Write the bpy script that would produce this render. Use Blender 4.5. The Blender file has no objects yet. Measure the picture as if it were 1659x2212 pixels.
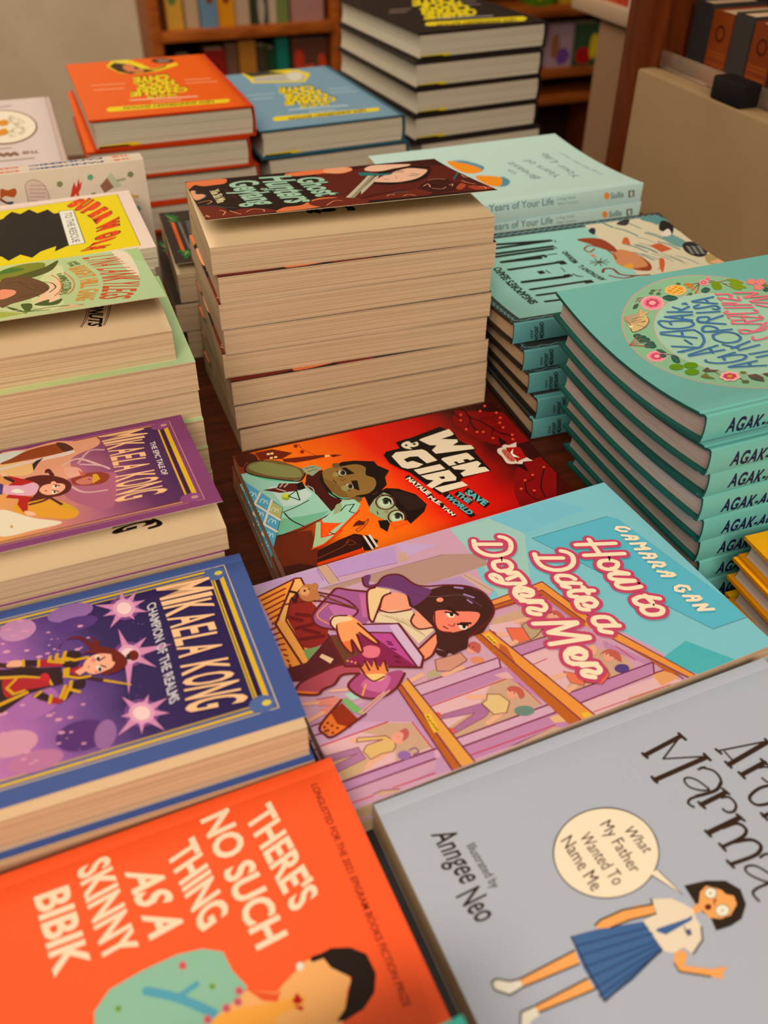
import bpy, bmesh, math, random
from mathutils import Vector, Matrix
RND = random.Random(11)
sc = bpy.context.scene
TZ = 0.75                       # height of the table top above the floor
def mm(x, y, z): return Vector((x/1000, y/1000, z/1000 + TZ))
# ---------------------------------------------------------------- camera
F_PX, PITCH, ROLL, CAM_H = 1917.19, 0.682974, 0.0064286, 381.985
fw = Vector((0, math.cos(PITCH), -math.sin(PITCH))); rt = Vector((1, 0, 0)); up = rt.cross(fw)
r2 = math.cos(ROLL)*rt + math.sin(ROLL)*up; u2 = -math.sin(ROLL)*rt + math.cos(ROLL)*up
cd = bpy.data.cameras.new('camera'); cam = bpy.data.objects.new('camera', cd)
sc.collection.objects.link(cam); sc.camera = cam
cam.matrix_world = Matrix(((r2.x, u2.x, -fw.x, 0), (r2.y, u2.y, -fw.y, 0), (r2.z, u2.z, -fw.z, CAM_H/1000 + TZ), (0, 0, 0, 1)))
cd.sensor_fit = 'VERTICAL'; cd.sensor_height = 24.0; cd.lens = F_PX/2212*24.0
cd.clip_start = 0.02; cd.clip_end = 30
cd.dof.use_dof = True; cd.dof.focus_distance = 0.535; cd.dof.aperture_fstop = 5.0
# ---------------------------------------------------------------- light and exposure
sc.view_settings.view_transform = 'Standard'; sc.view_settings.look = 'None'
sc.view_settings.gamma = 1; sc.view_settings.use_curve_mapping = False
sc.view_settings.exposure = 0.0
wd = bpy.data.worlds.new('world'); sc.world = wd; wd.use_nodes = True
bg = wd.node_tree.nodes['Background']; bg.inputs[0].default_value = (1, .70, .45, 1); bg.inputs[1].default_value = 0.04
def lamp(name, loc, target, size, energy, col=(1, .74, .49)):
    l = bpy.data.lights.new(name, 'AREA'); l.shape = 'RECTANGLE'; l.size, l.size_y = size; l.energy = energy; l.color = col
    o = bpy.data.objects.new(name, l); sc.collection.objects.link(o); o.location = loc
    o.rotation_euler = (Vector(target) - Vector(loc)).to_track_quat('-Z', 'Y').to_euler()
    return o
lamp('ceiling_or_fill_lamp', (0.0, -1.55, 2.5), (0.0, 0.6, 0.80), (2.0, 0.9), 84)
lamp('ceiling_or_fill_lamp', (-0.4, 0.9, 2.66), (-0.4, 0.9, 0.0), (1.2, 1.0), 11)
lamp('ceiling_or_fill_lamp', (-1.3, 1.7, 2.60), (-1.0, 3.0, 0.5), (1.6, 0.6), 40)  # fill light added to brighten the back wall
# ---------------------------------------------------------------- materials
GAIN = (1.12, .80, .53)         # what the warm room light does to a white surface
def lin(c): c /= 255; return c/12.92 if c <= .04045 else ((c+.055)/1.055)**2.4
def alb(c): return tuple(min(.92, max(.003, lin(c[i])/GAIN[i])) for i in range(3)) + (1,)
MATS = {}
def mat(name, col, rough=.45, spec=.16, raw=False):
    if name in MATS: return MATS[name]
    m = bpy.data.materials.new(name); m.use_nodes = True; b = m.node_tree.nodes['Principled BSDF']
    b.inputs['Base Color'].default_value = (tuple(col) + (1,)) if raw else alb(col)
    b.inputs['Roughness'].default_value = rough; b.inputs['Specular IOR Level'].default_value = spec
    MATS[name] = m; return m
def ink(c, rough=.45): return mat('ink_%d_%d_%d' % tuple(c), c, rough, .1)
def nodes(m): return m.node_tree.nodes, m.node_tree.links
def ramp(nt, stops, raw=False):
    r = nt.nodes.new('ShaderNodeValToRGB'); e = r.color_ramp.elements
    while len(e) > 1: e.remove(e[-1])
    for i, (p, c) in enumerate(stops):
        k = e[0] if i == 0 else e.new(p)
        k.position = p; k.color = (tuple(c) + (1,)) if raw else alb(c)
    return r
def paper(name, dark, light, fine=2.1, rough=.85):
    """edges of a closed book: leaves as fine lines along the thickness of the block"""
    m = mat(name, light, rough, .15); N, L = nodes(m); b = N['Principled BSDF']
    a = N.new('ShaderNodeAttribute'); a.attribute_name = 'flat'
    v = N.new('ShaderNodeVectorMath'); v.operation = 'MULTIPLY'; v.inputs[1].default_value = (.0016, .0016, fine)
    L.new(a.outputs['Vector'], v.inputs[0])
    n = N.new('ShaderNodeTexNoise'); n.inputs['Scale'].default_value = 1; n.inputs['Detail'].default_value = 4; n.inputs['Roughness'].default_value = .75
    L.new(v.outputs[0], n.inputs['Vector'])
    v2 = N.new('ShaderNodeVectorMath'); v2.operation = 'MULTIPLY'; v2.inputs[1].default_value = (.004, .004, .35)
    L.new(a.outputs['Vector'], v2.inputs[0])
    n2 = N.new('ShaderNodeTexNoise'); n2.inputs['Scale'].default_value = 1; n2.inputs['Detail'].default_value = 2
    L.new(v2.outputs[0], n2.inputs['Vector'])
    ad = N.new('ShaderNodeMath'); ad.operation = 'MULTIPLY_ADD'; ad.inputs[1].default_value = .22
    L.new(n2.outputs['Fac'], ad.inputs[0]); L.new(n.outputs['Fac'], ad.inputs[2])
    r = ramp(m.node_tree, [(.42, dark), (.58, light)]); L.new(ad.outputs[0], r.inputs[0]); L.new(r.outputs[0], b.inputs['Base Color'])
    bp = N.new('ShaderNodeBump'); bp.inputs['Strength'].default_value = .35; bp.inputs['Distance'].default_value = .0004
    L.new(n.outputs['Fac'], bp.inputs['Height']); L.new(bp.outputs[0], b.inputs['Normal'])
    return m
def gradient(name, stops, p0, p1, rough=.42, warp=0.0, wscale=.03):
    """printed colour blend running from p0 to p1 (mm on the cover)"""
    if name in MATS: return MATS[name]
    m = mat(name, (128, 128, 128), rough); N, L = nodes(m); b = N['Principled BSDF']
    a = N.new('ShaderNodeAttribute'); a.attribute_name = 'flat'
    d = Vector((p1[0]-p0[0], p1[1]-p0[1], 0)); k = d/d.length_squared
    v = N.new('ShaderNodeVectorMath'); v.operation = 'DOT_PRODUCT'; v.inputs[1].default_value = k
    s = N.new('ShaderNodeVectorMath'); s.operation = 'SUBTRACT'; s.inputs[1].default_value = (p0[0], p0[1], 0)
    L.new(a.outputs['Vector'], s.inputs[0]); L.new(s.outputs[0], v.inputs[0])
    r = ramp(m.node_tree, stops); src = v.outputs['Value']
    if warp:
        n = N.new('ShaderNodeTexNoise'); n.inputs['Scale'].default_value = wscale; n.inputs['Detail'].default_value = 3
        L.new(a.outputs['Vector'], n.inputs['Vector'])
        x = N.new('ShaderNodeMath'); x.operation = 'MULTIPLY_ADD'; x.inputs[1].default_value = warp*2; L.new(n.outputs['Fac'], x.inputs[0])
        y = N.new('ShaderNodeMath'); y.operation = 'SUBTRACT'; y.inputs[1].default_value = warp
        L.new(src, x.inputs[2]); L.new(x.outputs[0], y.inputs[0]); src = y.outputs[0]
    L.new(src, r.inputs[0]); L.new(r.outputs[0], b.inputs['Base Color'])
    return m
def wood(name, dark, light, scale=(1, 14, 14), rough=.4):
    m = mat(name, light, rough); N, L = nodes(m); b = N['Principled BSDF']
    t = N.new('ShaderNodeTexCoord'); mp = N.new('ShaderNodeMapping'); mp.inputs['Scale'].default_value = scale
    mp.inputs['Rotation'].default_value = (0, 0, 0)
    L.new(t.outputs['Object'], mp.inputs[0])
    n = N.new('ShaderNodeTexNoise'); n.inputs['Scale'].default_value = 6; n.inputs['Detail'].default_value = 6; n.inputs['Distortion'].default_value = .6
    L.new(mp.outputs[0], n.inputs['Vector'])
    r = ramp(m.node_tree, [(.3, dark), (.7, light)]); L.new(n.outputs['Fac'], r.inputs[0]); L.new(r.outputs[0], b.inputs['Base Color'])
    return m
def plaster(name, a, b_, scale=8):
    m = mat(name, a, .8, .2); N, L = nodes(m); b = N['Principled BSDF']
    t = N.new('ShaderNodeTexCoord'); n = N.new('ShaderNodeTexNoise'); n.inputs['Scale'].default_value = scale; n.inputs['Detail'].default_value = 5
    L.new(t.outputs['Object'], n.inputs['Vector']); r = ramp(m.node_tree, [(.35, a), (.65, b_)])
    L.new(n.outputs['Fac'], r.inputs[0]); L.new(r.outputs[0], b.inputs['Base Color']); return m
# ---------------------------------------------------------------- objects
def link(o): sc.collection.objects.link(o); return o
def thing(name, label, cat, loc, yaw=0, group=None):
    o = link(bpy.data.objects.new(name, None)); o.empty_display_size = .02
    o.location = loc; o.rotation_euler = (0, 0, math.radians(yaw)); o['label'] = label; o['category'] = cat
    if group: o['group'] = group
    return o
def obj(name, bm, mats, parent=None, sharp=.6):
    me = bpy.data.meshes.new(name); bm.normal_update(); bm.to_mesh(me); bm.free()
    for m in (mats if isinstance(mats, (list, tuple)) else [mats]): me.materials.append(m)
    if sharp:
        for p in me.polygons: p.use_smooth = True
        me.set_sharp_from_angle(angle=sharp)
    o = link(bpy.data.objects.new(name, me)); o.parent = parent; return o
def tag(o, label, cat, group=None):
    o['label'] = label; o['category'] = cat
    if group: o['group'] = group
    return o
def structure(o): o['kind'] = 'structure'; return o
def flat_layer(bm):
    return bm.verts.layers.float_vector.get('flat') or bm.verts.layers.float_vector.new('flat')
def add_box(bm, x0, x1, y0, y1, z0, z1, bev=0, mi=0):
    vs = [bm.verts.new((x/1000, y/1000, z/1000)) for x in (x0, x1) for y in (y0, y1) for z in (z0, z1)]
    fs = []
    for q in ((0, 1, 3, 2), (4, 6, 7, 5), (0, 4, 5, 1), (2, 3, 7, 6), (0, 2, 6, 4), (1, 5, 7, 3)):
        f = bm.faces.new([vs[i] for i in q]); f.material_index = mi; fs.append(f)
    if bev:
        es = list({e for f in fs for e in f.edges}); bmesh.ops.bevel(bm, geom=es, offset=bev/1000, segments=2, profile=.5, affect='EDGES')
    return fs
def box(name, ext, m, parent=None, bev=1.0):
    bm = bmesh.new(); add_box(bm, *ext, bev=bev); bmesh.ops.recalc_face_normals(bm, faces=bm.faces); return obj(name, bm, m, parent)
# local frame of a book: u to the right (x), v towards the reader (-y), z up; all in mm
def side_map(side, L, W):
    if side == 'back': return lambda p, s: (s, p)
    if side == 'front': return lambda p, s: (s, W-p)
    if side == 'right': return lambda p, s: (L-p, s)
def prism(bm, outline, s0, s1, smap, deform, mi=0, segs=None, cap=0):
    """sweep a (distance-from-spine, z) outline along the spine"""
    fl = flat_layer(bm); rings = []
    for s in (s0, s1):
        ring = []
        for p, z in outline:
            u, v = smap(p, s); w = bm.verts.new((u/1000, -v/1000, (z + deform(u, v, z))/1000)); w[fl] = (u, v, z); ring.append(w)
        rings.append(ring)
    n = len(outline)
    for i in range(n):
        j = (i+1) % n; f = bm.faces.new((rings[0][i], rings[0][j], rings[1][j], rings[1][i])); f.material_index = (segs or {}).get(i, mi)
    for r in rings:
        f = bm.faces.new(r); f.material_index = cap
def lerp_pts(a, b, n): return [(a[0]+(b[0]-a[0])*i/n, a[1]+(b[1]-a[1])*i/n) for i in range(n+1)]
def soft_cover(L, W, t, lift=0, pw=1.25, c=.3, side='back', bend=(0, 0), mcover=None, mpage=None, parent=None, mpagetop=None):
    """paperback: wrap-round card cover (its front leaf may stand open by `lift`) and a block of pages"""
    D = W if side != 'right' else L; S = L if side != 'right' else W
    sm = side_map(side, L, W); nv = 16
    def q(v): return v/W if side == 'back' else 1-v/W
    def sag(v, z): return -4*(bend[0]+(bend[1]-bend[0])*z/t)*(v/W)*(1-v/W)
    def dcov(u, v, z):
        d = sag(v, z)
        if lift and z > t-2*c: d += lift*max(0, q(v))**pw
        return d
    out = [(D, 0), (.5, 0), (.12, .12), (0, .5), (0, t-.6), (.15, t-.15), (.6, t)]
    out += [(5.2, t), (6.0, t-.22), (6.8, t)] + lerp_pts((6.8, t), (D, t), nv)[1:]
    inn = lerp_pts((D, t-c), (c+.6, t-c), nv) + [(c, t-c-.6), (c, c+.5), (c+.5, c)] + lerp_pts((c+.5, c), (D, c), nv)[1:]
    if bend[1]: out = lerp_pts((D, 0), (.5, 0), nv) + out[2:]
    bm = bmesh.new(); prism(bm, out+inn, 0, S, sm, dcov, 0, {**{i: 1 for i in range(len(out)-1, len(out)+nv)}, len(out+inn)-1: 1}, 1); bmesh.ops.recalc_face_normals(bm, faces=bm.faces)
    cov = obj('cover', bm, [mcover, CARD], parent, .5)
    bm = bmesh.new()
    po = lerp_pts((c+.1, c+.03), (D-.12, c+.03), nv) + lerp_pts((D-.12, t-c-.05), (c+.1, t-c-.05), nv); tops = {i: 1 for i in range(nv+1, 2*nv+1)}
    prism(bm, po, .12, S-.12, sm, lambda u, v, z: sag(v, z), 0, tops); bmesh.ops.recalc_face_normals(bm, faces=bm.faces)
    pg = obj('page_block', bm, [mpage, LEAF], parent, .5)
    return cov, pg
def hard_cover(L, W, t, side='front', bend=(0, 0), b=2.4, mcover=None, mpage=None, parent=None, over=3.0, mlin=None):
    """hardback: two boards and a rounded spine round a block of pages; bend = sag of its underside and its top"""
    D = W if side != 'right' else L; S = L if side != 'right' else W
    sm = side_map(side, L, W); nv = 14
    def dd(u, v, z):
        x = v/W if side != 'right' else u/L
        return -4*(bend[0] + (bend[1]-bend[0])*z/t)*x*(1-x)
    spine = [(2.2, .1), (1.0, .9), (.35, t*.22), (0, t*.5), (.35, t*.78), (1.0, t-.9), (2.2, t-.1)]
    out = lerp_pts((D, 0), (7.5, 0), nv) + [(6, .7), (4.4, .15)] + spine + [(4.4, t-.15), (6, t-.7)] + lerp_pts((7.5, t), (D, t), nv)
    inn = lerp_pts((D, t-b), (5.5, t-b), nv) + [(2.6, t-1.6), (1.5, t*.75), (1.2, t*.5), (1.5, t*.25), (2.6, 1.6)] + lerp_pts((5.5, b), (D, b), nv)
    sg = {i: 0 for i in range(len(out)-1)}; k0 = nv+1
    for i in range(k0, k0+11): sg[i] = 1
    bm = bmesh.new(); prism(bm, out+inn, 0, S, sm, dd, 2, sg, 2); bmesh.ops.recalc_face_normals(bm, faces=bm.faces)
    cov = obj('cover', bm, mcover, parent, .5)
    bm = bmesh.new(); h = t-2*b
    fore = [(D-over-1.6*math.sin(math.pi*i/6), b+.1+(h-.2)*i/6) for i in range(7)]
    back = [(2.6+1.2*abs(1-i/3)**2, t-b-.1-(h-.2)*i/6) for i in range(7)]
    po = lerp_pts((back[-1][0], b+.1), (fore[0][0], b+.1), nv)[1:-1] + fore + lerp_pts((fore[-1][0], t-b-.1), (back[0][0], t-b-.1), nv)[1:-1] + back
    prism(bm, po, over, S-over, sm, dd); bmesh.ops.recalc_face_normals(bm, faces=bm.faces)
    pg = obj('page_block', bm, mpage, parent, .5)
    return cov, pg
def dup(root, loc, yaw, label, group=None):
    r = root.copy(); link(r); r.location = loc; r.rotation_euler = (0, 0, math.radians(yaw)); r['label'] = label
    if group: r['group'] = group
    for ch in list(root.children):
        c = ch.copy(); link(c); c.parent = r
        for g in list(ch.children):
            d = g.copy(); link(d); d.parent = c
    return r
ORD = ['topmost', 'second from the top', 'third from the top', 'fourth from the top', 'fifth from the top', 'sixth from the top', 'seventh from the top', 'eighth from the top', 'ninth from the top', 'tenth from the top']
# ---------------------------------------------------------------- printing on covers
FONT_H = {}
def catmull(pts, closed, n=5):
    out = []; m = len(pts)
    rng = range(m) if closed else range(m-1)
    g = lambda i: Vector(pts[i % m]) if closed else Vector(pts[max(0, min(m-1, i))])
    for i in rng:
        a, b, c, d = g(i-1), g(i), g(i+1), g(i+2)
        for k in range(n):
            s = k/n
            out.append(tuple(.5*((2*b) + (c-a)*s + (2*a-5*b+4*c-d)*s*s + (3*b-a-3*c+d)*s**3)))
    if not closed: out.append(tuple(pts[-1]))
    return out
def text_tris(body, bold=0.0, spacing=1.0):
    cu = bpy.data.curves.new('lettering', 'FONT'); cu.body = body; cu.size = 1; cu.offset = bold; cu.resolution_u = 3; cu.space_character = spacing
    o = bpy.data.objects.new('lettering', cu); link(o); dg = bpy.context.evaluated_depsgraph_get(); dg.update()
    me = o.evaluated_get(dg).to_mesh()
    vs = [(v.co.x, v.co.y) for v in me.vertices]; fs = [tuple(p.vertices) for p in me.polygons]
    o.evaluated_get(dg).to_mesh_clear(); bpy.data.objects.remove(o); bpy.data.curves.remove(cu)
    return vs, fs
def cap_height():
    if 'h' not in FONT_H:
        vs, _ = text_tris('H'); FONT_H['h'] = max(v[1] for v in vs); 
    return FONT_H['h']
def facets(f, grid):
    """the height profile f as the covers carry it: straight between the lines of `grid`"""
    g = sorted(grid); h = [f(x) for x in g]
    def k(x):
        if x <= g[0]: return h[0]
        for i in range(1, len(g)):
            if x <= g[i]: return h[i-1]+(h[i]-h[i-1])*(x-g[i-1])/(g[i]-g[i-1])
        return h[-1]
    return k
class Print:
    """flat colour areas, pen lines and lettering, in mm on a surface; place(u, v, lift) gives the local point"""
    def __init__(self, place, cuts=(), step=.0025, first=0, clip=None):
        self.bm = bmesh.new(); self.fl = flat_layer(self.bm); self.mats = []; self.idx = {}; self.n = first; self.place = place; self.cuts = cuts; self.step = step; self.clip = clip
    def mi(self, m):
        if m.name not in self.idx: self.idx[m.name] = len(self.mats); self.mats.append(m)
        return self.idx[m.name]
    def faces(self, vs, fs, m, layer):
        k = self.mi(m); bv = []
        for i, (x, y) in enumerate(vs):
            w = self.bm.verts.new((x, y, 0)); w[self.fl] = (x, y, layer[i] if isinstance(layer, list) else layer); bv.append(w)
        for f in fs:
            if len(set(f)) < 3: continue
            try: q = self.bm.faces.new([bv[i] for i in f]); q.material_index = k
            except ValueError: pass
    def poly(self, m, pts, smooth=False):
        self.n += 1
        if smooth: pts = catmull(pts, True)
        from mathutils.geometry import tessellate_polygon
        tr = tessellate_polygon([[Vector((p[0], p[1], 0)) for p in pts]])
        self.faces(pts, tr, m, self.n)
    def line(self, m, w, pts, smooth=False, closed=False):
        """a pen stroke: mitred strip with round ends; it climbs a hair along its length so that loops never lie in one plane"""
        self.n += 1
        if smooth: pts = catmull(pts, closed)
        pts = [Vector(p) for p in pts]
        if closed: pts.append(pts[0].copy())
        q = [pts[0]]
        for p in pts[1:]:
            if (p-q[-1]).length > 1e-4: q.append(p)
        h = w/2; runs = []; run = [q[0]]
        for i in range(1, len(q)):
            run.append(q[i])
            if i < len(q)-1 and (q[i]-q[i-1]).normalized().dot((q[i+1]-q[i]).normalized()) < .3: runs.append(run); run = [q[i]]
        runs.append(run); vs, fs, ls = [], [], []; tot = max(1, len(q)); cnt = 0
        for run in runs:
            if len(run) < 2: continue
            o = len(vs); m_ = len(run)
            for i, p in enumerate(run):
                d = Vector((0, 0))
                if i > 0: d += (p-run[i-1]).normalized()
                if i < m_-1: d += (run[i+1]-p).normalized()
                d.normalize(); n = Vector((-d.y, d.x)); e = (run[min(i+1, m_-1)]-run[max(i-1, 0) if i == m_-1 else i]).normalized()
                k = h/max(.6, abs(n.dot(Vector((-e.y, e.x))))); l = self.n+.8*cnt/tot; cnt += 1
                vs += [tuple(p+n*k), tuple(p-n*k)]; ls += [l, l]
            fs += [(o+2*i, o+2*i+1, o+2*i+3, o+2*i+2) for i in range(m_-1)]
            if w > .6:
                for p, r in ((run[0], run[0]-run[1]), (run[-1], run[-1]-run[-2])):
                    a0 = math.atan2(r.y, r.x); c = len(vs); l = ls[o] if p is run[0] else ls[-1]
                    vs += [(p.x+h*math.cos(a0+math.pi*(k/6-.5)), p.y+h*math.sin(a0+math.pi*(k/6-.5))) for k in range(7)]; ls += [l]*7; fs.append(tuple(range(c, c+7)))
        self.faces(vs, fs, m, ls)
    def text(self, m, body, a, b, h, bold=0.0, spacing=1.0):
        """baseline from a to b, capital height vector h (all mm)"""
        self.n += 1; vs, fs = text_tris(body, bold, spacing)
        x0 = min(v[0] for v in vs); x1 = max(v[0] for v in vs); H = cap_height()
        bx = (b[0]-a[0], b[1]-a[1])
        out = [(a[0]+bx[0]*(x-x0)/(x1-x0)+h[0]*y/H, a[1]+bx[1]*(x-x0)/(x1-x0)+h[1]*y/H) for x, y in vs]
        self.faces(out, fs, m, self.n)
    def done(self, name, parent):
        bm = self.bm
        for ax, c in self.cuts:
            g = bm.verts[:] + bm.edges[:] + bm.faces[:]
            bmesh.ops.bisect_plane(bm, geom=g, dist=1e-5, plane_co=(c, 0, 0) if ax == 0 else (0, c, 0), plane_no=(1, 0, 0) if ax == 0 else (0, 1, 0))
        if self.clip:
            u0, u1, v0, v1 = self.clip
            for co, no in (((u0, 0, 0), (-1, 0, 0)), ((u1, 0, 0), (1, 0, 0)), ((0, v0, 0), (0, -1, 0)), ((0, v1, 0), (0, 1, 0))):
                bmesh.ops.bisect_plane(bm, geom=bm.verts[:]+bm.edges[:]+bm.faces[:], dist=1e-5, plane_co=co, plane_no=no, clear_outer=True)
        for v in bm.verts:
            l = v[self.fl][2]; x, y = v.co.x, v.co.y
            v[self.fl] = (x, y, 0); v.co = Vector(self.place(x, y, .03 + l*self.step))/1000
        o = obj(name, bm, self.mats, parent, 0); return o
# ---------------------------------------------------------------- room (frame turned 20 degrees: a runs right, b runs away)
RY = 20.0; E1 = Vector((math.cos(math.radians(RY)), math.sin(math.radians(RY)), 0)); E2 = Vector((-E1.y, E1.x, 0))
def RM(a, b, z=0): p = E1*a/1000 + E2*b/1000; p.z = z/1000 + TZ; return p
def rthing(name, label, cat, a, b, z, group=None): return thing(name, label, cat, RM(a, b, z), RY, group)
def rbox(name, a0, a1, b0, b1, z0, z1, m, parent=None, org=(0, 0, 0), bev=1.5):
    o = box(name, (a0-org[0], a1-org[0], b0-org[1], b1-org[1], z0-org[2], z1-org[2]), m, parent, bev)
    if parent is None: o.location = RM(org[0], org[1], org[2]); o.rotation_euler = (0, 0, math.radians(RY))
    return o
wall_m = plaster('wall_paint', (194, 162, 124), (202, 170, 132)); trim_m = mat('trim_paint', (190, 160, 125), .6)
floor_m = wood('floor_boards', (60, 34, 18), (88, 52, 28), (10, 1.2, 1), .5); ceil_m = mat('ceiling_paint', (168, 138, 104), .9)
structure(rbox('floor', -2500, 3200, -2600, 3260, -800, -750, floor_m, bev=0))
structure(rbox('wall_back', -2500, 3200, 3160, 3260, -750, 2000, wall_m, bev=0))
structure(rbox('wall_left', -2600, -2500, -2600, 3260, -750, 2000, wall_m, bev=0))
structure(rbox('wall_right', 3200, 3300, -2600, 3260, -750, 2000, wall_m, bev=0))
structure(rbox('ceiling', -2600, 3300, -2700, 3260, 2000, 2060, ceil_m, bev=0))
structure(rbox('wall_front', -2600, 3300, -2700, -2600, -750, 2000, wall_m, bev=0))
# table
table_m = wood('table_wood', (58, 20, 7), (94, 35, 12), (1.2, 22, 10), .35)
o3 = (0, 600, -750)
tb = rthing('display_table', 'dark brown wooden display table carrying all the stacks of books', 'table', *o3)
rbox('table_top', -900, 634, -260, 1295, -40, 0, table_m, tb, o3, 3)
for a in (-880, 550):
    for b in (-240, 1215): rbox('leg', a, a+64, b, b+60, -750, -40, table_m, tb, o3, 3)
rbox('apron', -860, 594, -220, -196, -140, -40, table_m, tb, o3); rbox('apron', -860, 594, 1236, 1260, -140, -40, table_m, tb, o3)
# book case along the back wall
case_m = wood('case_wood', (130, 56, 14), (186, 90, 26), (1.5, 10, 10), .45); dark_m = mat('case_back', (58, 30, 14), .7)
o3 = (1000, 2990, -750)
bc = rthing('bookcase', 'long brown wooden bookcase against the back wall', 'bookcase', *o3)
rbox('side_panel', 330, 358, 2845, 3150, -750, 900, case_m, bc, o3); rbox('side_panel', 1880, 1908, 2845, 3150, -750, 900, case_m, bc, o3)
rbox('divider', 862, 890, 2850, 3150, -750, 900, case_m, bc, o3)
rbox('back_panel', 358, 1880, 3130, 3150, -750, 900, dark_m, bc, o3, 0)
for z0, z1 in ((-180, -152), (-363, -340), (-447, -422), (-700, -670), (60, 88), (300, 328)):
    rbox('shelf', 358, 862, 2840, 3130, z0, z1, case_m, bc, o3); rbox('shelf', 890, 1880, 2840, 3130, z0, z1, case_m, bc, o3)
def shelf_book(a0, a1, z0, h, b, col, label, motif=None, lean=0, group='books on the shelves of the back bookcase', name='shelf_book'):
    w = a1-a0; dpt = 118
    t = rthing(name, label, 'book', a0, b, z0, group)
    c = mat('shelf_cover_%d_%d_%d' % tuple(col), col, .5)
    bm = bmesh.new(); add_box(bm, 0, w, 0, 2, 0, h); add_box(bm, 0, 2, 2, dpt, 0, h); add_box(bm, w-2, w, 2, dpt, 0, h)
    obj('cover', bm, c, t, 0)
    bm = bmesh.new(); fl = flat_layer(bm); add_box(bm, 2, w-2, 2, dpt-4, 2, h-3)
    for v in bm.verts: v[fl] = (v.co.y*1000, v.co.z*1000, v.co.x*1000)
    obj('page_block', bm, PAGE, t, 0)
    if motif:
        p = Print(lambda u, v, l: (u, -l, v))
        for col2, cx, cz, rx, rz in motif:
            p.poly(ink(col2), [(w*cx+w*rx*math.cos(k*.524)*(1+.12*math.sin(k*5)), h*cz+h*rz*math.sin(k*.524)) for k in range(12)], True)
        p.done('cover_picture', t)
    t.rotation_euler = (0, math.radians(lean), math.radians(RY)); return t
PAGE = paper('page_cream', (132, 92, 56), (218, 172, 126)); LEAF = mat('page_leaf', (246, 202, 150), .8, .1); CARD = mat('card_edge', (226, 184, 140), .7, .1)
# frames of the things on the right of the table
o3 = (880, 740, -750)
panel_m = plaster('panel_paint', (150, 112, 72), (154, 116, 76), 14)
pc = rthing('display_counter', 'plain beige painted display counter standing right of the table', 'counter', *o3)
rbox('front_panel', 640, 664, 420, 931, -750, 140, panel_m, pc, o3, 3); rbox('counter_top', 664, 1060, 420, 931, 118, 138, panel_m, pc, o3, 2)
rbox('end_panel', 664, 1060, 907, 931, -750, 118, panel_m, pc, o3, 2)
red_m = wood('red_wood', (66, 22, 6), (112, 46, 14), (10, 10, 1.2), .4)
o3 = (800, 960, -750)
rb = rthing('wooden_cabinet', 'reddish brown wooden cabinet behind the beige counter', 'cabinet', *o3)
rbox('corner_post', 645, 700, 934, 975, -750, 900, red_m, rb, o3, 2); rbox('side_panel', 700, 1060, 950, 975, -750, 900, red_m, rb, o3, 1)
rbox('back_panel', 790, 805, 420, 950, 139, 900, red_m, rb, o3, 1)
o3 = (980, 1330, -750)
pl = rthing('end_unit', 'narrow beige shelf unit with a ledge on top beyond the counter', 'shelf unit', *o3)
rbox('front_panel', 865, 890, 1270, 1383, -750, 104, mat('unit_paint', (140, 98, 66), .7), pl, o3, 2); rbox('body', 890, 1110, 1272, 1381, -750, 104, panel_m, pl, o3, 1)
rbox('ledge', 855, 1130, 1247, 1462, 104, 126, mat('ledge_paint', (182, 140, 104), .6), pl, o3, 2)
GRADS = {
 'wen_bg': lambda: gradient('print_fire', [(0, (84, 22, 8)), (.10, (170, 52, 8)), (.2, (250, 112, 10)), (.36, (250, 92, 8)), (.50, (238, 30, 5)), (.72, (196, 8, 5)), (.86, (76, 5, 5)), (1, (50, 4, 4))], (0, 60), (190, 20), .35, .06, .03),
 'champ_bg': lambda: gradient('print_nebula', [(0, (196, 110, 150)), (.3, (166, 92, 150)), (.55, (96, 56, 118)), (.75, (46, 26, 78)), (1, (38, 20, 70))], (60, 70), (150, 50), .4, .16, .035),
 'epic_bg': lambda: gradient('print_sunset', [(0, (238, 168, 60)), (.35, (228, 136, 90)), (.6, (176, 92, 112)), (.85, (100, 40, 84)), (1, (72, 30, 74))], (70, 70), (180, 60), .4, .08, .03),
 'lyna_bg': lambda: gradient('print_meadow', [(0, (196, 186, 84)), (.4, (206, 200, 128)), (.7, (186, 194, 124)), (1, (180, 196, 136))], (20, 60), (190, 60), .4, .1, .02),
}
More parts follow.
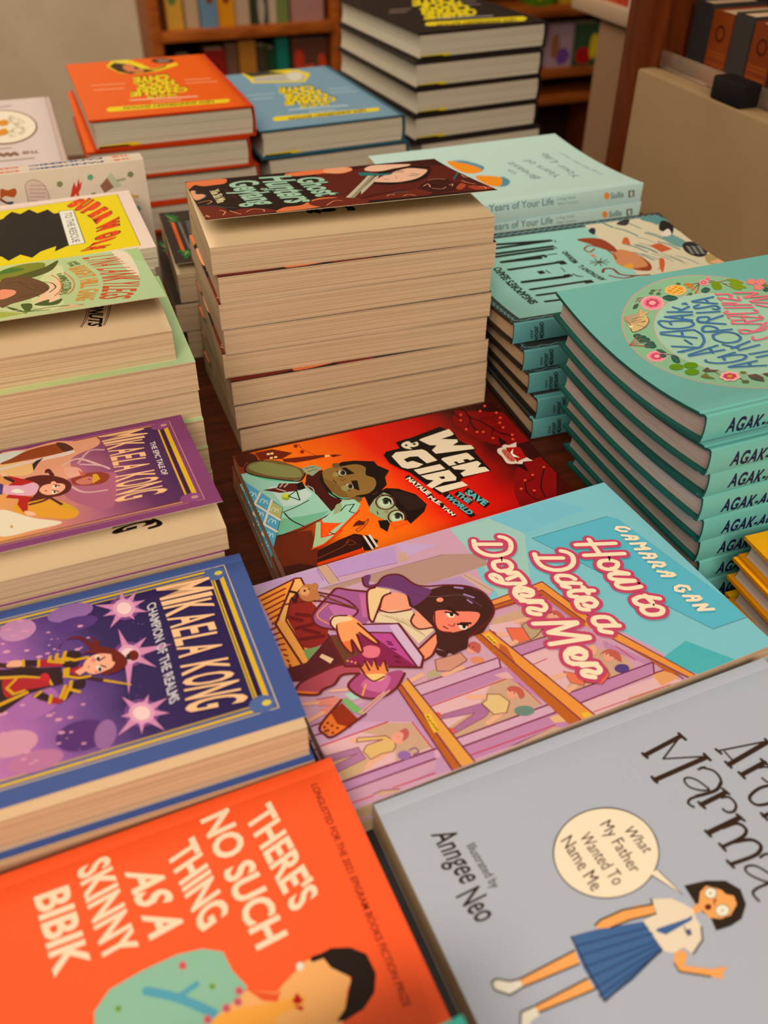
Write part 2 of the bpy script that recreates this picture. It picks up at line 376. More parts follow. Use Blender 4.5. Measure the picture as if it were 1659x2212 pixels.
# ---------------------------------------------------------------- what is printed on the covers (tenths of a mm on each surface)
ART = {
'G': [
('cover_picture',[('p',(36,18,16),[0,0,1994,0,1994,1286,0,1286],0),
('p',(96,26,18),[936,397,1249,596,1028,1372,864,1037,895,675],0),
('p',(96,26,18),[1076,-241,1625,-201,2027,-87,2010,1239,752,1140],0),
('p',(60,18,14),[1070,-214,1687,-154,2020,-65,2050,314,1794,150,1560,13,1306,105,996,94],0),
('p',(226,112,60),[-2,30,134,8,302,19,278,155,196,176,113,178,62,119,23,176],1),
('p',(236,150,100),[9,303,41,299,36,413,81,434,87,516,47,594,9,614,2,435],1),
('l',(30,110,104),8,[18,288,43,319,36,413,94,460,83,553,35,627],1,0),
('p',(226,112,60),[-2,30,38,38,42,148,3,243],0),
('p',(226,112,60),[760,37,912,6,1047,3,1257,-6,1279,114,1177,193,1058,140,970,142,814,135],1),
('p',(236,150,100),[1080,15,1228,0,1279,94,1161,186,1063,122],1),
('p',(112,34,20),[-7,857,68,857,155,941,176,1105,275,1042,398,1108,453,1253,-10,1265,-8,1120],1),
('p',(226,112,60),[456,1255,534,1141,651,1125,738,1010,829,956,931,990,889,1092,817,1134,962,1172,791,1241,560,1272],1),
('p',(112,34,20),[706,1115,802,1003,986,1020,1089,1159,1053,1284,809,1291],1),
('l',(232,150,100),8,[17,715,91,675,108,722,70,781],1,0),
('l',(232,150,100),8,[122,1019,149,1090,121,1188],1,0),
('l',(232,150,100),8,[278,1159,334,1093,392,1143,389,1199],1,0),
('l',(232,150,100),8,[9,1166,33,1197,20,1134],1,0),
('l',(232,150,100),8,[182,1070,212,1162,234,1211],1,0),
('l',(232,150,100),8,[806,1209,889,1092,937,1118],1,0),
('l',(232,150,100),8,[620,248,697,202,758,72],1,0),
('l',(30,110,104),6,[12,828,80,825,169,948,239,984],1,0),
('l',(90,30,16),8,[253,358,289,655,250,596],1,0),
('p',(196,176,140),[984,1027,1379,265,1407,321,1036,1068],0),
('p',(150,134,100),[1010,1049,1384,310,1407,321,1036,1068],0),
('p',(196,176,140),[1143,848,1364,433,1417,370,1375,483,1107,979],0),
('p',(240,178,138),[1375,115,1463,32,1638,63,1752,110,1695,171,1597,192,1473,243,1378,199],1),
('p',(240,178,138),[1324,568,1438,416,1561,306,1692,235,1780,299,1806,357,1764,451,1637,616,1485,683,1371,637],1),
('p',(24,12,10),[1302,615,1368,649,1497,699,1644,620,1757,471,1820,341,1812,429,1717,612,1576,745,1378,753,1288,661],0),
('p',(24,12,10),[1430,266,1595,199,1738,151,1874,240,1823,435,1834,302,1790,272,1703,205,1573,268,1440,381],0),
('p',(30,110,104),[1299,227,1362,256,1444,339,1533,338,1486,404,1381,374,1288,330],1),
('l',(40,20,16),14,[1504,346,1555,326,1609,352],0,0),
('l',(40,20,16),14,[1581,272,1630,317],0,0),
('l',(40,20,16),14,[1617,492,1666,530],0,0),
('l',(40,20,16),14,[1654,433,1698,487],0,0),
('l',(110,40,30),8,[1407,521,1423,552,1444,554],0,0),
('l',(150,80,60),4,[1518,442,1509,528,1489,549],1,0),
('p',(62,18,14),[1526,967,1627,795,1733,690,1820,737,1819,899,1854,919,1746,1134,1658,1174,1530,1168,1508,1068],1),
('p',(112,34,20),[1051,1180,1240,1073,1506,1000,1550,1202,1352,1221],1),
('p',(176,70,34),[1761,1097,1854,942,1866,1018,1780,1153],1),
('p',(170,60,34),[1865,1064,1976,1080,2005,1212,1867,1225],1),
('p',(80,24,18),[1930,630,2027,634,2005,908,2015,1149,1908,1042,1898,849],1),
('l',(232,150,100),8,[1690,714,1762,706,1806,752],1,0),
('l',(232,150,100),8,[1587,910,1642,849,1616,971],1,0),
('l',(232,150,100),8,[1616,1016,1665,1066,1713,1025],1,0),
('l',(232,150,100),8,[1762,961,1798,934,1765,1008],1,0),
('l',(232,150,100),8,[1974,654,1966,744,1995,736],1,0),
('l',(232,150,100),8,[1918,1140,1953,1137,1936,1219],1,0),
('l',(232,150,100),8,[1249,1121,1286,1077,1308,1110],1,0),
('l',(232,150,100),8,[1351,1177,1396,1137,1431,1200],1,0),
('l',(232,150,100),8,[1898,849,1910,950,1937,1011],1,0),
('l',(30,110,104),9,[1306,1066,1371,1014,1420,1063],1,0),
('l',(30,110,104),11,[1863,783,1960,599,2024,490],1,0),
('p',(30,110,104),[1552,-20,1624,-13,1607,12,1552,10],0),
('l',(24,12,10),10,[1071,1108,1185,1043,1329,992,1424,1000],1,0)]),
('title_lettering',[('t',(34,52,40),'Ghost',[801,250,818,929,188,-9],0.05,1.0),
('t',(164,190,152),'Ghost',[799,228,816,908,188,-9],0.03,1.0),
('t',(34,52,40),'Hunters',[561,93,582,1048,223,29],0.05,1.0),
('t',(164,190,152),'Hunters',[558,73,580,1027,224,28],0.03,1.0),
('t',(34,52,40),'of',[490,472,525,571,62,-23],0.05,1.0),
('t',(164,190,152),'of',[487,450,522,549,62,-23],0.03,1.0),
('t',(34,52,40),'Geylang',[308,168,344,1021,203,-27],0.05,1.0),
('t',(164,190,152),'Geylang',[304,147,342,1000,203,-27],0.03,1.0)]),
('author_lettering',[('t',(236,206,150),'Xie Shi Min',[140,364,141,797,66,-48],0.03,1.0)]),
],
'Gp': [
('half_title',[('t',(26,16,14),'g',[784,783,777,881,84,24],0.06,1.0),
('p',(26,16,14),[842,845,892,808,959,834,944,874,898,883,845,868],1),
('t',(26,16,14),'s',[1019,806,1009,893,103,30],0.06,1.0)]),
],
'W': [
('cover_picture',[('p','wen_bg',[0,0,1977,0,1977,1290,0,1290],0),
('p',(105,32,10),[-10,1013,51,922,165,916,262,935,244,1122,194,1265,-13,1286],0),
('p',(64,18,8),[7,1193,110,1199,196,1260,171,1290,-4,1279],0),
('p',(70,18,8),[5,6,104,-11,149,45,148,114,65,105,32,152,9,128],0),
('p',(110,28,10),[149,14,271,14,392,107,302,149,160,103],0),
('p',(110,28,10),[302,149,492,183,590,205,586,230,477,231,375,223,307,189],0),
('p',(110,28,10),[619,224,646,222,703,250,635,255],0),
('p',(250,190,110),[587,209,621,219,614,241,582,231],0),
('p',(250,200,130),[224,49,244,52,239,72,219,69],0),
('p',(250,200,130),[249,52,269,55,264,75,244,72],0),
('p',(250,200,130),[232,101,251,104,246,123,226,121],0),
('p',(250,200,130),[262,102,282,105,276,124,256,121],0),
('l',(90,24,10),4,[460,14,468,89,532,194],1,0),
('p',(140,30,10),[448,42,443,51,436,56,428,56,422,51,419,42,420,31,425,22,432,16,440,16,446,22,449,31],1),
('p',(140,30,10),[469,124,464,133,457,138,449,138,443,132,440,123,441,113,446,104,453,99,461,99,467,104,470,113],1),
('p',(128,8,8),[1592,105,1580,199,1619,350,1679,453,1762,537,1795,563,1987,557,2063,506,1990,171,1664,18],0),
('p',(128,8,8),[1705,853,1756,800,1859,765,1958,753,1968,954,1837,1182,1570,1191,1603,1047],0),
('l',(40,6,6),13,[1699,-34,1721,55,1719,135,1760,197,1804,307,1827,384,1886,459],1,0),
('l',(40,6,6),11,[1725,121,1695,204,1688,309],1,0),
('l',(40,6,6),6,[1760,197,1833,178,1913,216],1,0),
('l',(40,6,6),6,[1800,189,1854,225,1886,277],1,0),
('l',(40,6,6),6,[1874,194,1928,150],1,0),
('l',(40,6,6),6,[1687,201,1637,259],1,0),
('l',(40,6,6),6,[1683,246,1690,324],1,0),
('l',(40,6,6),6,[1693,280,1727,338],1,0),
('l',(40,6,6),6,[1813,325,1773,386,1759,433],1,0),
('l',(40,6,6),6,[1804,307,1883,345],1,0),
('l',(40,6,6),6,[1827,384,1896,440],1,0),
('l',(40,6,6),6,[1788,-49,1826,63],1,0),
('l',(40,6,6),6,[1798,-13,1877,34],1,0),
('l',(40,6,6),6,[1626,-13,1631,54,1663,82],1,0),
('l',(40,6,6),6,[1636,23,1642,137],1,0),
('p',(230,70,40),[1682,86,1675,94,1666,95,1661,89,1662,78,1670,70,1678,68,1684,75],1),
('p',(230,70,40),[1651,153,1643,161,1635,162,1629,156,1631,145,1638,137,1647,136,1652,142],1),
('p',(230,70,40),[1837,92,1829,100,1820,101,1815,95,1817,84,1825,76,1834,74,1839,81],1),
('p',(230,70,40),[1898,42,1890,50,1881,52,1876,45,1878,34,1886,25,1895,24,1900,31],1),
('p',(230,70,40),[1639,271,1631,280,1623,281,1618,274,1619,264,1626,256,1635,255,1640,261],1),
('p',(230,70,40),[1696,330,1689,338,1681,339,1676,333,1677,323,1684,315,1693,313,1698,320],1),
('p',(230,70,40),[1737,345,1730,353,1721,354,1716,348,1718,338,1725,330,1734,329,1739,335],1),
('p',(230,70,40),[1767,439,1760,447,1751,448,1746,442,1748,432,1755,424,1764,423,1768,429],1),
('p',(230,70,40),[1895,344,1887,352,1878,354,1873,347,1875,337,1883,329,1891,328,1896,334],1),
('p',(230,70,40),[1900,282,1892,290,1884,291,1879,285,1880,274,1888,266,1897,265,1902,271],1),
('p',(230,70,40),[1934,224,1926,232,1917,234,1912,227,1914,217,1922,208,1931,207,1936,214],1),
('p',(230,70,40),[1938,154,1930,162,1921,164,1916,157,1918,147,1926,138,1935,137,1940,143],1),
('p',(230,70,40),[1912,451,1905,459,1896,460,1891,454,1893,444,1900,436,1909,435,1914,441],1),
('p',(230,70,40),[1890,502,1883,510,1874,511,1870,505,1871,495,1879,487,1887,486,1892,492],1),
('l',(40,6,6),9,[1915,885,1831,996,1788,1073,1771,1157],1,0),
('l',(40,6,6),8,[1731,958,1691,1047,1685,1113,1714,1180],1,0),
('l',(40,6,6),5,[1805,927,1774,963,1726,968],1,0),
('l',(40,6,6),5,[1666,1026,1688,1080],1,0),
('l',(40,6,6),5,[1735,1075,1709,1122],1,0),
('p',(230,70,40),[1931,870,1924,877,1916,878,1911,872,1912,863,1919,856,1928,856,1933,861],1),
('p',(230,70,40),[1817,922,1810,929,1802,929,1797,924,1798,915,1805,908,1814,908,1819,913],1),
('p',(230,70,40),[1742,956,1735,963,1727,964,1722,958,1724,949,1730,943,1739,942,1744,948],1),
('p',(230,70,40),[1675,1029,1668,1036,1660,1036,1655,1031,1656,1022,1663,1016,1671,1015,1676,1021],1),
('p',(230,70,40),[1746,1076,1739,1082,1731,1083,1726,1077,1727,1069,1734,1062,1742,1062,1747,1067],1),
('p',(40,6,6),[1799,432,1824,522,1762,537],0),
('p',(40,6,6),[1755,787,1816,773,1799,883],0),
('p',(222,190,160),[1766,551,1793,536,1823,554,1886,539,1858,593,1803,578,1768,578],0),
('p',(222,190,160),[1766,767,1819,725,1862,716,1887,776,1821,763,1801,786],0),
('p',(170,14,10),[1786,572,1880,602,1863,729,1780,747,1788,637],0),
('p',(222,190,160),[1732,564,1782,573,1777,620,1782,736,1763,765,1711,740,1714,660,1707,606],1),
('p',(200,90,70),[1741,600,1778,595,1778,728,1737,719],1),
('l',(150,20,15),4,[1738,605,1767,616,1741,638,1767,655,1741,682,1767,699,1750,724,1777,730],0,0),
('p',(240,220,190),[1788,637,1829,602,1798,654,1821,713,1785,687],0),
('p',(150,190,160),[-2,220,43,223,176,353,341,445,406,610,435,809,380,840,205,888,73,912,115,712,5,309,-6,269],0),
('p',(190,200,180),[132,421,334,470,377,598,273,667,171,655],0),
('p',(112,170,128),[115,765,260,788,428,793,364,840,205,888,57,912],0),
('p',(118,165,110),[-38,314,3,316,111,724,126,769,52,916,-39,384],0),
('l',(20,30,24),9,[154,714,176,801,230,885],1,0),
('l',(20,30,24),7,[148,706,235,686,336,648],1,0),
('l',(30,40,30),7,[57,912,198,910,417,828],1,0),
('p',(112,80,40),[40,170,96,117,181,119,286,174,387,295,410,348,349,419,264,394,130,307,49,232],1),
('p',(130,122,66),[70,152,168,136,290,220,370,296,357,393,187,314,87,217],1),
('p',(96,180,130),[50,230,130,307,264,396,349,422,297,425,151,351,59,258],1),
('l',(22,14,10),11,[415,345,368,412,334,428,264,396,130,307,50,230,39,169,88,114,181,119],1,0),
('p',(66,16,12),[403,382,519,367,538,714,514,759,435,809,403,622,364,482],0),
('p',(150,150,110),[395,298,483,291,526,348,437,409,402,359],0),
('l',(40,30,20),5,[416,313,484,317],0,0),
('l',(40,30,20),5,[421,352,492,345],0,0),
('p',(86,20,14),[210,409,326,453,299,527,189,510,89,440,182,448],0),
('l',(190,170,140),9,[203,448,232,417],0,0),
('l',(190,170,140),9,[229,458,262,431],0,0),
('l',(190,170,140),9,[178,460,223,505],0,0),
('p',(22,14,10),[309,454,355,443,356,521,303,529],0),
('l',(180,170,140),7,[375,500,397,536,394,584],1,0),
('p',(150,160,20),[236,572,228,588,215,597,201,597,189,587,183,571,185,553,193,537,206,527,221,528,232,537,238,554],1),
('p',(196,196,40),[231,557,225,567,215,572,204,571,195,564,189,553,190,541,196,531,206,525,217,526,227,533,232,544],1),
('p',(176,206,176),[227,562,293,522,283,628],0),
('l',(22,14,10),8,[227,562,293,522,283,628],0,1),
('p',(26,14,12),[606,356,672,328,754,345,876,399,882,454,935,533,881,593,863,672,805,720,720,743,611,743,593,653,611,403],0),
('p',(142,98,42),[491,415,554,366,638,376,748,387,797,444,772,523,811,581,791,659,722,716,639,712,582,731,521,667,486,571,477,496],1),
('p',(124,84,36),[489,458,559,556,586,719,519,673,481,562],1),
('p',(110,190,140),[477,511,490,586,531,685,590,721,536,720,480,638],1),
('p',(26,14,12),[487,414,511,379,488,501,503,646,538,714,516,706,474,608,469,494],0),
('l',(22,14,10),8,[491,415,473,495,485,598,527,697,586,730],1,0),
('p',(26,14,12),[645,393,674,397,709,484,654,480],0),
('p',(26,14,12),[658,551,698,559,675,671,648,639],0),
('p',(176,170,140),[615,420,654,426,650,474,611,471],1),
('p',(70,44,30),[651,455,645,467,636,474,627,474,621,468,618,457,621,443,627,431,636,423,645,423,652,429,654,441],1),
('p',(22,14,10),[649,451,645,458,641,463,636,463,633,460,632,453,634,445,638,438,642,433,647,432,650,436,651,443],1),
('l',(22,14,10),6,[608,415,601,470,624,494],1,0),
('p',(176,170,140),[612,578,650,584,646,630,608,627],1),
('p',(70,44,30),[647,611,641,623,632,630,624,630,617,624,615,613,617,600,624,588,633,581,641,580,648,587,650,598],1),
('p',(22,14,10),[645,607,642,615,637,619,632,619,629,616,629,610,630,602,634,595,639,590,643,590,646,593,647,600],1),
('l',(22,14,10),6,[605,572,598,626,620,648],1,0),
('l',(22,14,10),6,[549,498,559,542],0,0),
('l',(90,50,20),5,[597,506,606,531,632,516],0,0),
('p',(150,128,68),[606,459,599,471,588,478,577,477,568,470,564,458,566,444,573,432,584,425,595,426,603,433,607,445],1),
('p',(150,132,72),[618,621,610,635,597,642,584,641,574,633,569,619,571,603,579,589,591,582,605,582,615,591,620,605],1),
('p',(112,80,40),[644,363,636,375,624,381,610,380,599,372,594,359,595,344,602,332,615,326,628,327,640,335,645,348],1),
('p',(112,80,40),[658,760,649,772,634,777,616,774,602,765,593,751,594,736,603,724,618,719,635,722,650,732,659,746],1),
('p',(160,196,160),[537,728,611,743,631,804,467,847,430,885,375,857],0),
('p',(152,160,110),[481,760,521,762,490,830,431,859],1),
('p',(160,196,160),[358,857,497,832,631,804,572,887,512,929,454,932,332,937],0),
('l',(22,14,10),7,[492,824,539,782,594,790,540,849,575,888],0,0),
('p',(250,80,10),[344,890,452,938,395,1035,304,1025],0),
('p',(165,186,130),[215,1105,265,998,312,878,346,885,304,1012,405,1027,289,1092],0),
('p',(160,196,150),[360,997,461,935,549,892,383,1024,284,1096],0),
('l',(240,60,10),13,[346,885,300,1023,391,1021,602,859],0,0),
('l',(22,14,10),7,[360,997,388,1032],0,0),
('l',(240,60,10),12,[215,1105,289,1092,438,1002],0,0),
('p',(52,14,10),[238,1132,394,1084,497,1062,535,1088,540,1139,492,1205,299,1225,207,1225],0),
('p',(24,14,10),[507,1163,556,1096,611,1173,557,1242,498,1231],0),
('l',(230,200,170),15,[546,1111,552,1234],0,0),
('l',(230,200,170),15,[578,1111,584,1222],0,0),
('l',(150,60,20),4,[216,1199,386,1153,446,1115],1,0),
('l',(150,60,20),4,[417,1129,449,1105,473,1150,426,1150],1,0),
('p',(240,60,10),[204,1235,492,1205,503,1239,196,1260],0),
('p',(26,14,12),[683,742,747,740,845,707,917,742,999,836,1025,955,981,1017,855,1098,840,1016,809,885,673,847],0),
('p',(44,24,18),[865,743,979,842,1013,963,899,973,869,841],1),
('p',(152,160,110),[677,848,733,789,813,744,846,791,831,894,844,1004,807,1055,739,1041,692,972,656,893],0),
('p',(30,18,14),[788,755,846,791,828,879,792,906,795,813],0),
('p',(176,186,140),[833,861,815,888,790,903,764,903,745,886,736,858,742,826,759,799,785,783,811,783,830,800,838,829],1),
('p',(196,202,160),[811,863,801,877,785,884,767,882,753,871,746,856,747,839,758,825,774,819,791,821,805,831,813,847],1),
('p',(30,20,14),[770,820,805,798,828,834,810,885,811,844,796,822],1),
('p',(70,64,40),[807,848,800,859,790,865,781,865,773,859,770,848,772,835,779,824,789,818,799,818,806,825,809,836],1),
('p',(22,14,10),[802,841,798,848,793,852,787,852,783,848,782,842,784,834,788,827,793,823,799,823,802,827,804,833],1),
('l',(90,24,16),10,[844,865,823,897,792,914,761,912,736,892,725,859,730,822,751,790,782,772,814,774,839,794,850,828],1,1),
('p',(176,186,140),[843,1023,827,1048,804,1061,780,1060,762,1045,755,1020,760,992,776,967,799,953,823,954,841,969,849,994],1),
('p',(196,202,160),[823,1026,813,1038,799,1044,783,1042,770,1033,763,1019,765,1004,774,991,789,985,805,987,818,997,824,1011],1),
('p',(30,20,14),[786,986,818,967,839,999,822,1045,823,1008,809,988],1),
('p',(70,64,40),[820,1012,813,1021,805,1027,796,1026,789,1021,786,1011,788,1000,794,990,803,985,812,985,819,991,822,1001],1),
('p',(22,14,10),[815,1005,812,1011,807,1015,802,1015,798,1011,797,1006,799,999,803,993,808,989,812,989,816,992,817,998],1),
('l',(90,24,16),10,[854,1027,834,1055,806,1070,777,1069,754,1051,744,1021,749,988,769,959,797,944,827,945,849,963,859,993],1,1),
('l',(22,14,10),6,[703,911,699,942],0,0),
('l',(150,90,50),5,[750,929,770,930,752,949],0,1),
('p',(26,14,12),[677,999,733,1013,734,1052,692,1118,665,1063],0),
('p',(250,90,10),[739,1041,826,1049,846,1082,738,1104],0),
('p',(96,24,10),[539,965,569,951,579,967,598,981,581,1006,536,996,508,997],0),
('l',(110,40,12),4,[589,984,627,960,599,1001,533,1050,519,1033,563,1012],1,0),
('p',(14,110,92),[1,308,161,662,147,699,1,1017,-7,1003,-14,891],0),
('p',(82,152,172),[2,312,159,664,-1,1011,1,810,3,564],0),
('p',(178,166,90),[106,566,156,665,109,775,63,654],0),
('l',(226,200,164),15,[3,564,66,466],0,0),
('l',(226,200,164),15,[5,780,117,561],0,0),
('l',(226,200,164),15,[3,564,109,775],0,0),
('l',(226,200,164),15,[5,780,60,876],0,0),
('l',(205,215,210),5,[-11,464,14,430,22,463,6,476,36,454,30,496],1,0),
('l',(205,215,210),5,[37,564,62,530,70,563,54,576,83,555,77,595],1,0),
('l',(205,215,210),5,[78,672,103,640,110,672,95,684,124,664,117,703],1,0),
('l',(205,215,210),5,[-18,675,6,642,14,674,-1,686,27,666,21,705],1,0),
('l',(205,215,210),5,[34,772,59,740,66,771,51,783,79,764,73,802],1,0),
('l',(205,215,210),5,[-14,891,10,861,17,891,2,902,30,883,24,920],1,0)]),
('title_lettering',[('p',(22,14,10),[1217,231,1465,176,1527,281,1520,379,1586,515,1560,538,1571,778,1359,787,1329,805,1355,873,1144,895,1054,605,1008,539,966,462,962,360,990,327,1096,322,1097,245,1170,233],0),
('p',(238,206,166),[1259,277,1286,266,1513,226,1518,296,1503,306,1408,321,1511,365,1506,394,1451,421,1573,463,1577,512,1303,471,1294,423,1351,380,1305,363],0),
('p',(238,206,166),[1310,543,1328,532,1501,534,1511,544,1527,620,1489,624,1477,601,1445,601,1449,627,1404,629,1398,602,1376,600,1379,625,1386,634,1331,632],0),
('p',(238,206,166),[1339,647,1531,646,1543,682,1501,715,1551,728,1559,779,1368,775,1365,735,1416,713,1346,680],0),
('p',(238,206,166),[1009,391,1052,357,1234,388,1253,414,1281,545,1201,551,1175,454,1122,440,1072,453,1081,493,1123,491,1174,553,1126,572,1056,563,1025,533],0),
('p',(238,206,166),[1089,588,1279,591,1292,653,1103,650],0),
('p',(238,206,166),[1108,667,1309,672,1321,766,1304,795,1223,782,1121,818,1100,776,1168,743,1129,717],0),
('p',(22,14,10),[1212,719,1249,725,1248,750,1223,750],0),
('p',(238,206,166),[1138,819,1337,819,1355,873,1164,882],0),
('p',(238,206,166),[1119,292,1148,267,1187,266,1197,296,1237,291,1234,330,1200,343,1165,336,1172,364,1139,345,1124,326],1),
('p',(22,14,10),[1220,315,1214,321,1205,321,1199,315,1199,307,1205,301,1214,301,1220,307],1),
('p',(22,14,10),[1161,308,1155,314,1148,315,1142,309,1143,301,1148,295,1156,294,1161,300],1)]),
('author_lettering',[('p',(22,14,10),[1000,643,1064,898,1100,885,1036,628],0),
('t',(240,214,176),'NATALIE',[1002,662,1066,876,32,-11],0.045,1.0),
('p',(22,14,10),[1052,886,1096,1010,1129,999,1085,874],0),
('t',(240,214,176),'M.E.',[1055,895,1097,999,29,-9],0.045,1.0),
('p',(22,14,10),[1095,1006,1126,1135,1153,1126,1123,996],0),
('t',(240,214,176),'TAN',[1097,1015,1128,1124,24,-7],0.045,1.0),
('p',(22,14,10),[1295,924,1355,1123,1404,1095,1345,894],0),
('t',(96,166,160),'SAVE',[1299,937,1358,1104,43,-23],0.045,1.0),
('p',(22,14,10),[1230,927,1274,1059,1316,1034,1272,901],0),
('t',(96,166,160),'THE',[1234,935,1276,1046,36,-20],0.045,1.0),
('p',(22,14,10),[1156,902,1226,1175,1270,1166,1201,891],0),
('t',(96,166,160),'WORLD',[1159,923,1229,1152,39,-8],0.045,1.0)]),
],
'H': [
('cover_picture',[('p',(206,150,160),[0,0,2340,0,2340,1501,0,1501],0),
('p',(128,184,182),[2339,-1,2354,34,2398,1442,2275,1572,1851,1493,1756,1250,1676,1096,1574,879,1485,604,1171,622,1256,220,1246,10],0),
('p',(160,190,170),[1246,10,1503,18,1610,181,1621,233,1420,628,1222,632,1265,368],0),
('p',(118,180,188),[1503,18,1942,16,2090,181,1627,223],0),
('p',(92,172,178),[1642,278,2162,288,2206,336,2361,1282,2119,1276],0),
('l',(70,110,112),4,[2162,288,1642,278],0,0),
('l',(70,110,112),4,[1642,278,2119,1276,2361,1282],0,0),
('p',(78,168,164),[1723,1337,1936,1283,2095,1505,1873,1514],0),
('p',(196,158,176),[18,-24,432,-12,476,160,358,181,250,32,48,102],0),
('p',(182,134,114),[363,170,1111,193,1325,282,1294,372,920,378,767,343,621,211,435,215],0),
('p',(194,148,178),[55,-1,413,15,416,120,376,135,304,110,274,43,152,56],0),
('p',(188,142,180),[482,4,886,17,843,150,494,127],0),
('p',(200,156,186),[901,-6,1117,104,907,128],0),
('p',(204,154,124),[418,-4,477,-6,488,158,429,159],0),
('p',(204,154,124),[874,85,927,86,904,156,854,148],0),
('l',(140,90,120),4,[417,3,429,159],0,0),
('l',(140,90,120),4,[474,0,488,158],0,0),
('l',(150,100,110),4,[363,170,1111,193],0,0),
('l',(150,100,130),4,[486,123,843,150],0,0),
('l',(150,100,130),4,[410,117,410,21],0,0),
('p',(184,138,168),[905,371,1135,392,1223,566,1179,592,1117,479,998,432],0),
('p',(212,162,134),[1116,390,1165,391,1229,555,1185,582],0),
('l',(150,100,110),4,[1135,392,1216,562],0,0),
('p',(208,146,158),[1121,687,1464,703,1548,979,1690,1331,1712,1432,1781,1514,1234,1499,1166,1492],0),
('p',(210,150,158),[991,802,1166,1492,585,1486,479,958],0),
('p',(196,138,160),[412,977,479,958,494,1482,-109,1398,-111,979],0),
('p',(206,154,118),[1092,747,1288,746,1406,814,1458,910,1284,989,1078,952],0),
('p',(228,170,164),[1073,782,1229,808,1205,884,1078,952,1041,866],0),
('p',(194,124,152),[1464,703,1487,759,1541,990,1498,986,1448,802],0),
('p',(194,124,152),[1084,968,1294,972,1272,1024,1089,1024],0),
('l',(128,44,66),8,[1083,961,1298,967],0,0),
('l',(128,44,66),8,[1087,1027,1281,1028],0,0),
('p',(228,170,164),[1083,1034,1282,1043,1409,1246,1203,1330,1168,1302],0),
('p',(206,154,118),[1421,1132,1589,1179,1584,1324,1264,1333,1199,1304],0),
('p',(194,124,152),[1550,1107,1690,1331,1654,1335,1529,1153],0),
('p',(194,124,152),[1183,1327,1694,1333,1657,1388,1210,1396],0),
('l',(128,44,66),8,[1179,1326,1694,1333,1655,1391],0,0),
('l',(128,44,66),8,[1209,1399,1658,1395],0,0),
('l',(200,40,60),5,[1120,1104,1225,1098],0,0),
('l',(200,40,60),5,[1588,1165,1622,1288],0,0),
('p',(228,170,164),[1205,1404,1520,1410,1679,1417,1781,1514,1240,1490],0),
('p',(230,150,90),[1638,1399,1728,1398,1754,1464,1636,1474],0),
('l',(128,44,66),8,[1654,1393,1728,1398,1763,1480],0,0),
('p',(206,154,118),[1448,1464,1716,1484,1741,1508,1421,1500],0),
('l',(200,40,60),5,[1244,1469,1684,1483],0,0),
('p',(228,170,164),[548,1128,981,1125,1046,1332,539,1269],0),
('p',(206,154,118),[897,1119,986,1108,1049,1328,819,1360,585,1329,555,1276,756,1227],0),
('p',(194,124,152),[539,1048,980,1047,1018,1071,1108,1348,1075,1351,980,1118,543,1120],0),
('p',(214,156,168),[534,988,1006,993,984,1049,539,1048],0),
('l',(128,44,66),8,[533,985,1007,994,983,1055],0,0),
('l',(128,44,66),8,[537,1051,986,1054],0,0),
('l',(200,40,60),6,[545,1128,980,1128],0,0),
('l',(200,40,60),5,[1012,1170,1046,1332],0,0),
('p',(214,156,168),[570,1339,1101,1351,1082,1396,588,1385],0),
('l',(128,44,66),9,[568,1338,1104,1346,1082,1396],0,0),
('p',(194,124,152),[585,1390,1108,1396,1159,1489,594,1469],0),
('l',(128,44,66),9,[585,1390,1116,1399,1166,1492],0,0),
('l',(200,40,60),6,[588,1445,1041,1459],0,0),
('p',(232,170,110),[1037,1411,1096,1414,1111,1468,1043,1448],0),
('p',(206,154,118),[767,1482,1032,1466,1073,1496,1015,1493,780,1476],0),
('p',(226,160,150),[928,1082,998,1088,1007,1143,958,1121],0),
('p',(216,156,166),[256,1318,483,1360,479,1396,220,1396],0),
('p',(228,170,164),[0,1124,333,1125,439,1173,458,1344,19,1329,19,1221],0),
('p',(206,154,118),[197,1126,334,1131,434,1175,455,1332,281,1338,321,1243,286,1192],0),
('p',(206,160,112),[21,1226,159,1215,181,1298,126,1330,29,1334],0),
('p',(206,150,170),[-2,1002,67,1006,334,1123,-5,1127],0),
('l',(128,44,66),9,[-4,1006,67,1006],0,0),
('l',(128,44,66),9,[-4,1060,114,1064],0,0),
('l',(200,40,60),7,[-1,1126,336,1127],0,0),
('l',(200,40,60),6,[439,1173,460,1340],0,0),
('p',(196,132,160),[19,1340,463,1351,447,1398,19,1388],0),
('l',(128,44,66),10,[19,1339,472,1350],0,0),
('l',(128,44,66),10,[18,1390,447,1398],0,0),
('p',(206,146,158),[17,1392,445,1402,424,1445,96,1490,16,1498],0),
('l',(200,50,70),6,[20,1452,119,1456],0,0),
('l',(200,50,70),6,[210,1456,414,1464],0,0),
('p',(206,154,118),[118,1451,162,1448,235,1472,228,1487,146,1468],0),
('l',(150,80,90),6,[118,1451,162,1448,239,1473],0,0),
('p',(150,50,56),[41,1501,56,1494,96,1499,88,1513],0),
('p',(176,112,140),[3,1184,158,1200,164,1271,17,1286,16,1248,140,1231,11,1222],0),
('l',(150,80,90),4,[3,1184,158,1200,164,1271,17,1286,16,1248,140,1231,11,1222],0,1),
('l',(236,164,124),26,[285,1276,181,1298,153,1314],0,0),
('l',(236,164,124),26,[166,1161,147,1157],0,0),
('p',(226,172,100),[174,1152,297,1194,320,1237,315,1265,293,1285,240,1276,183,1284,169,1230,196,1207,278,1208,160,1173],0),
('l',(140,66,66),5,[174,1152,297,1194,320,1237,315,1265,293,1285,240,1276,183,1284,169,1230,196,1207,278,1208,160,1173],0,1),
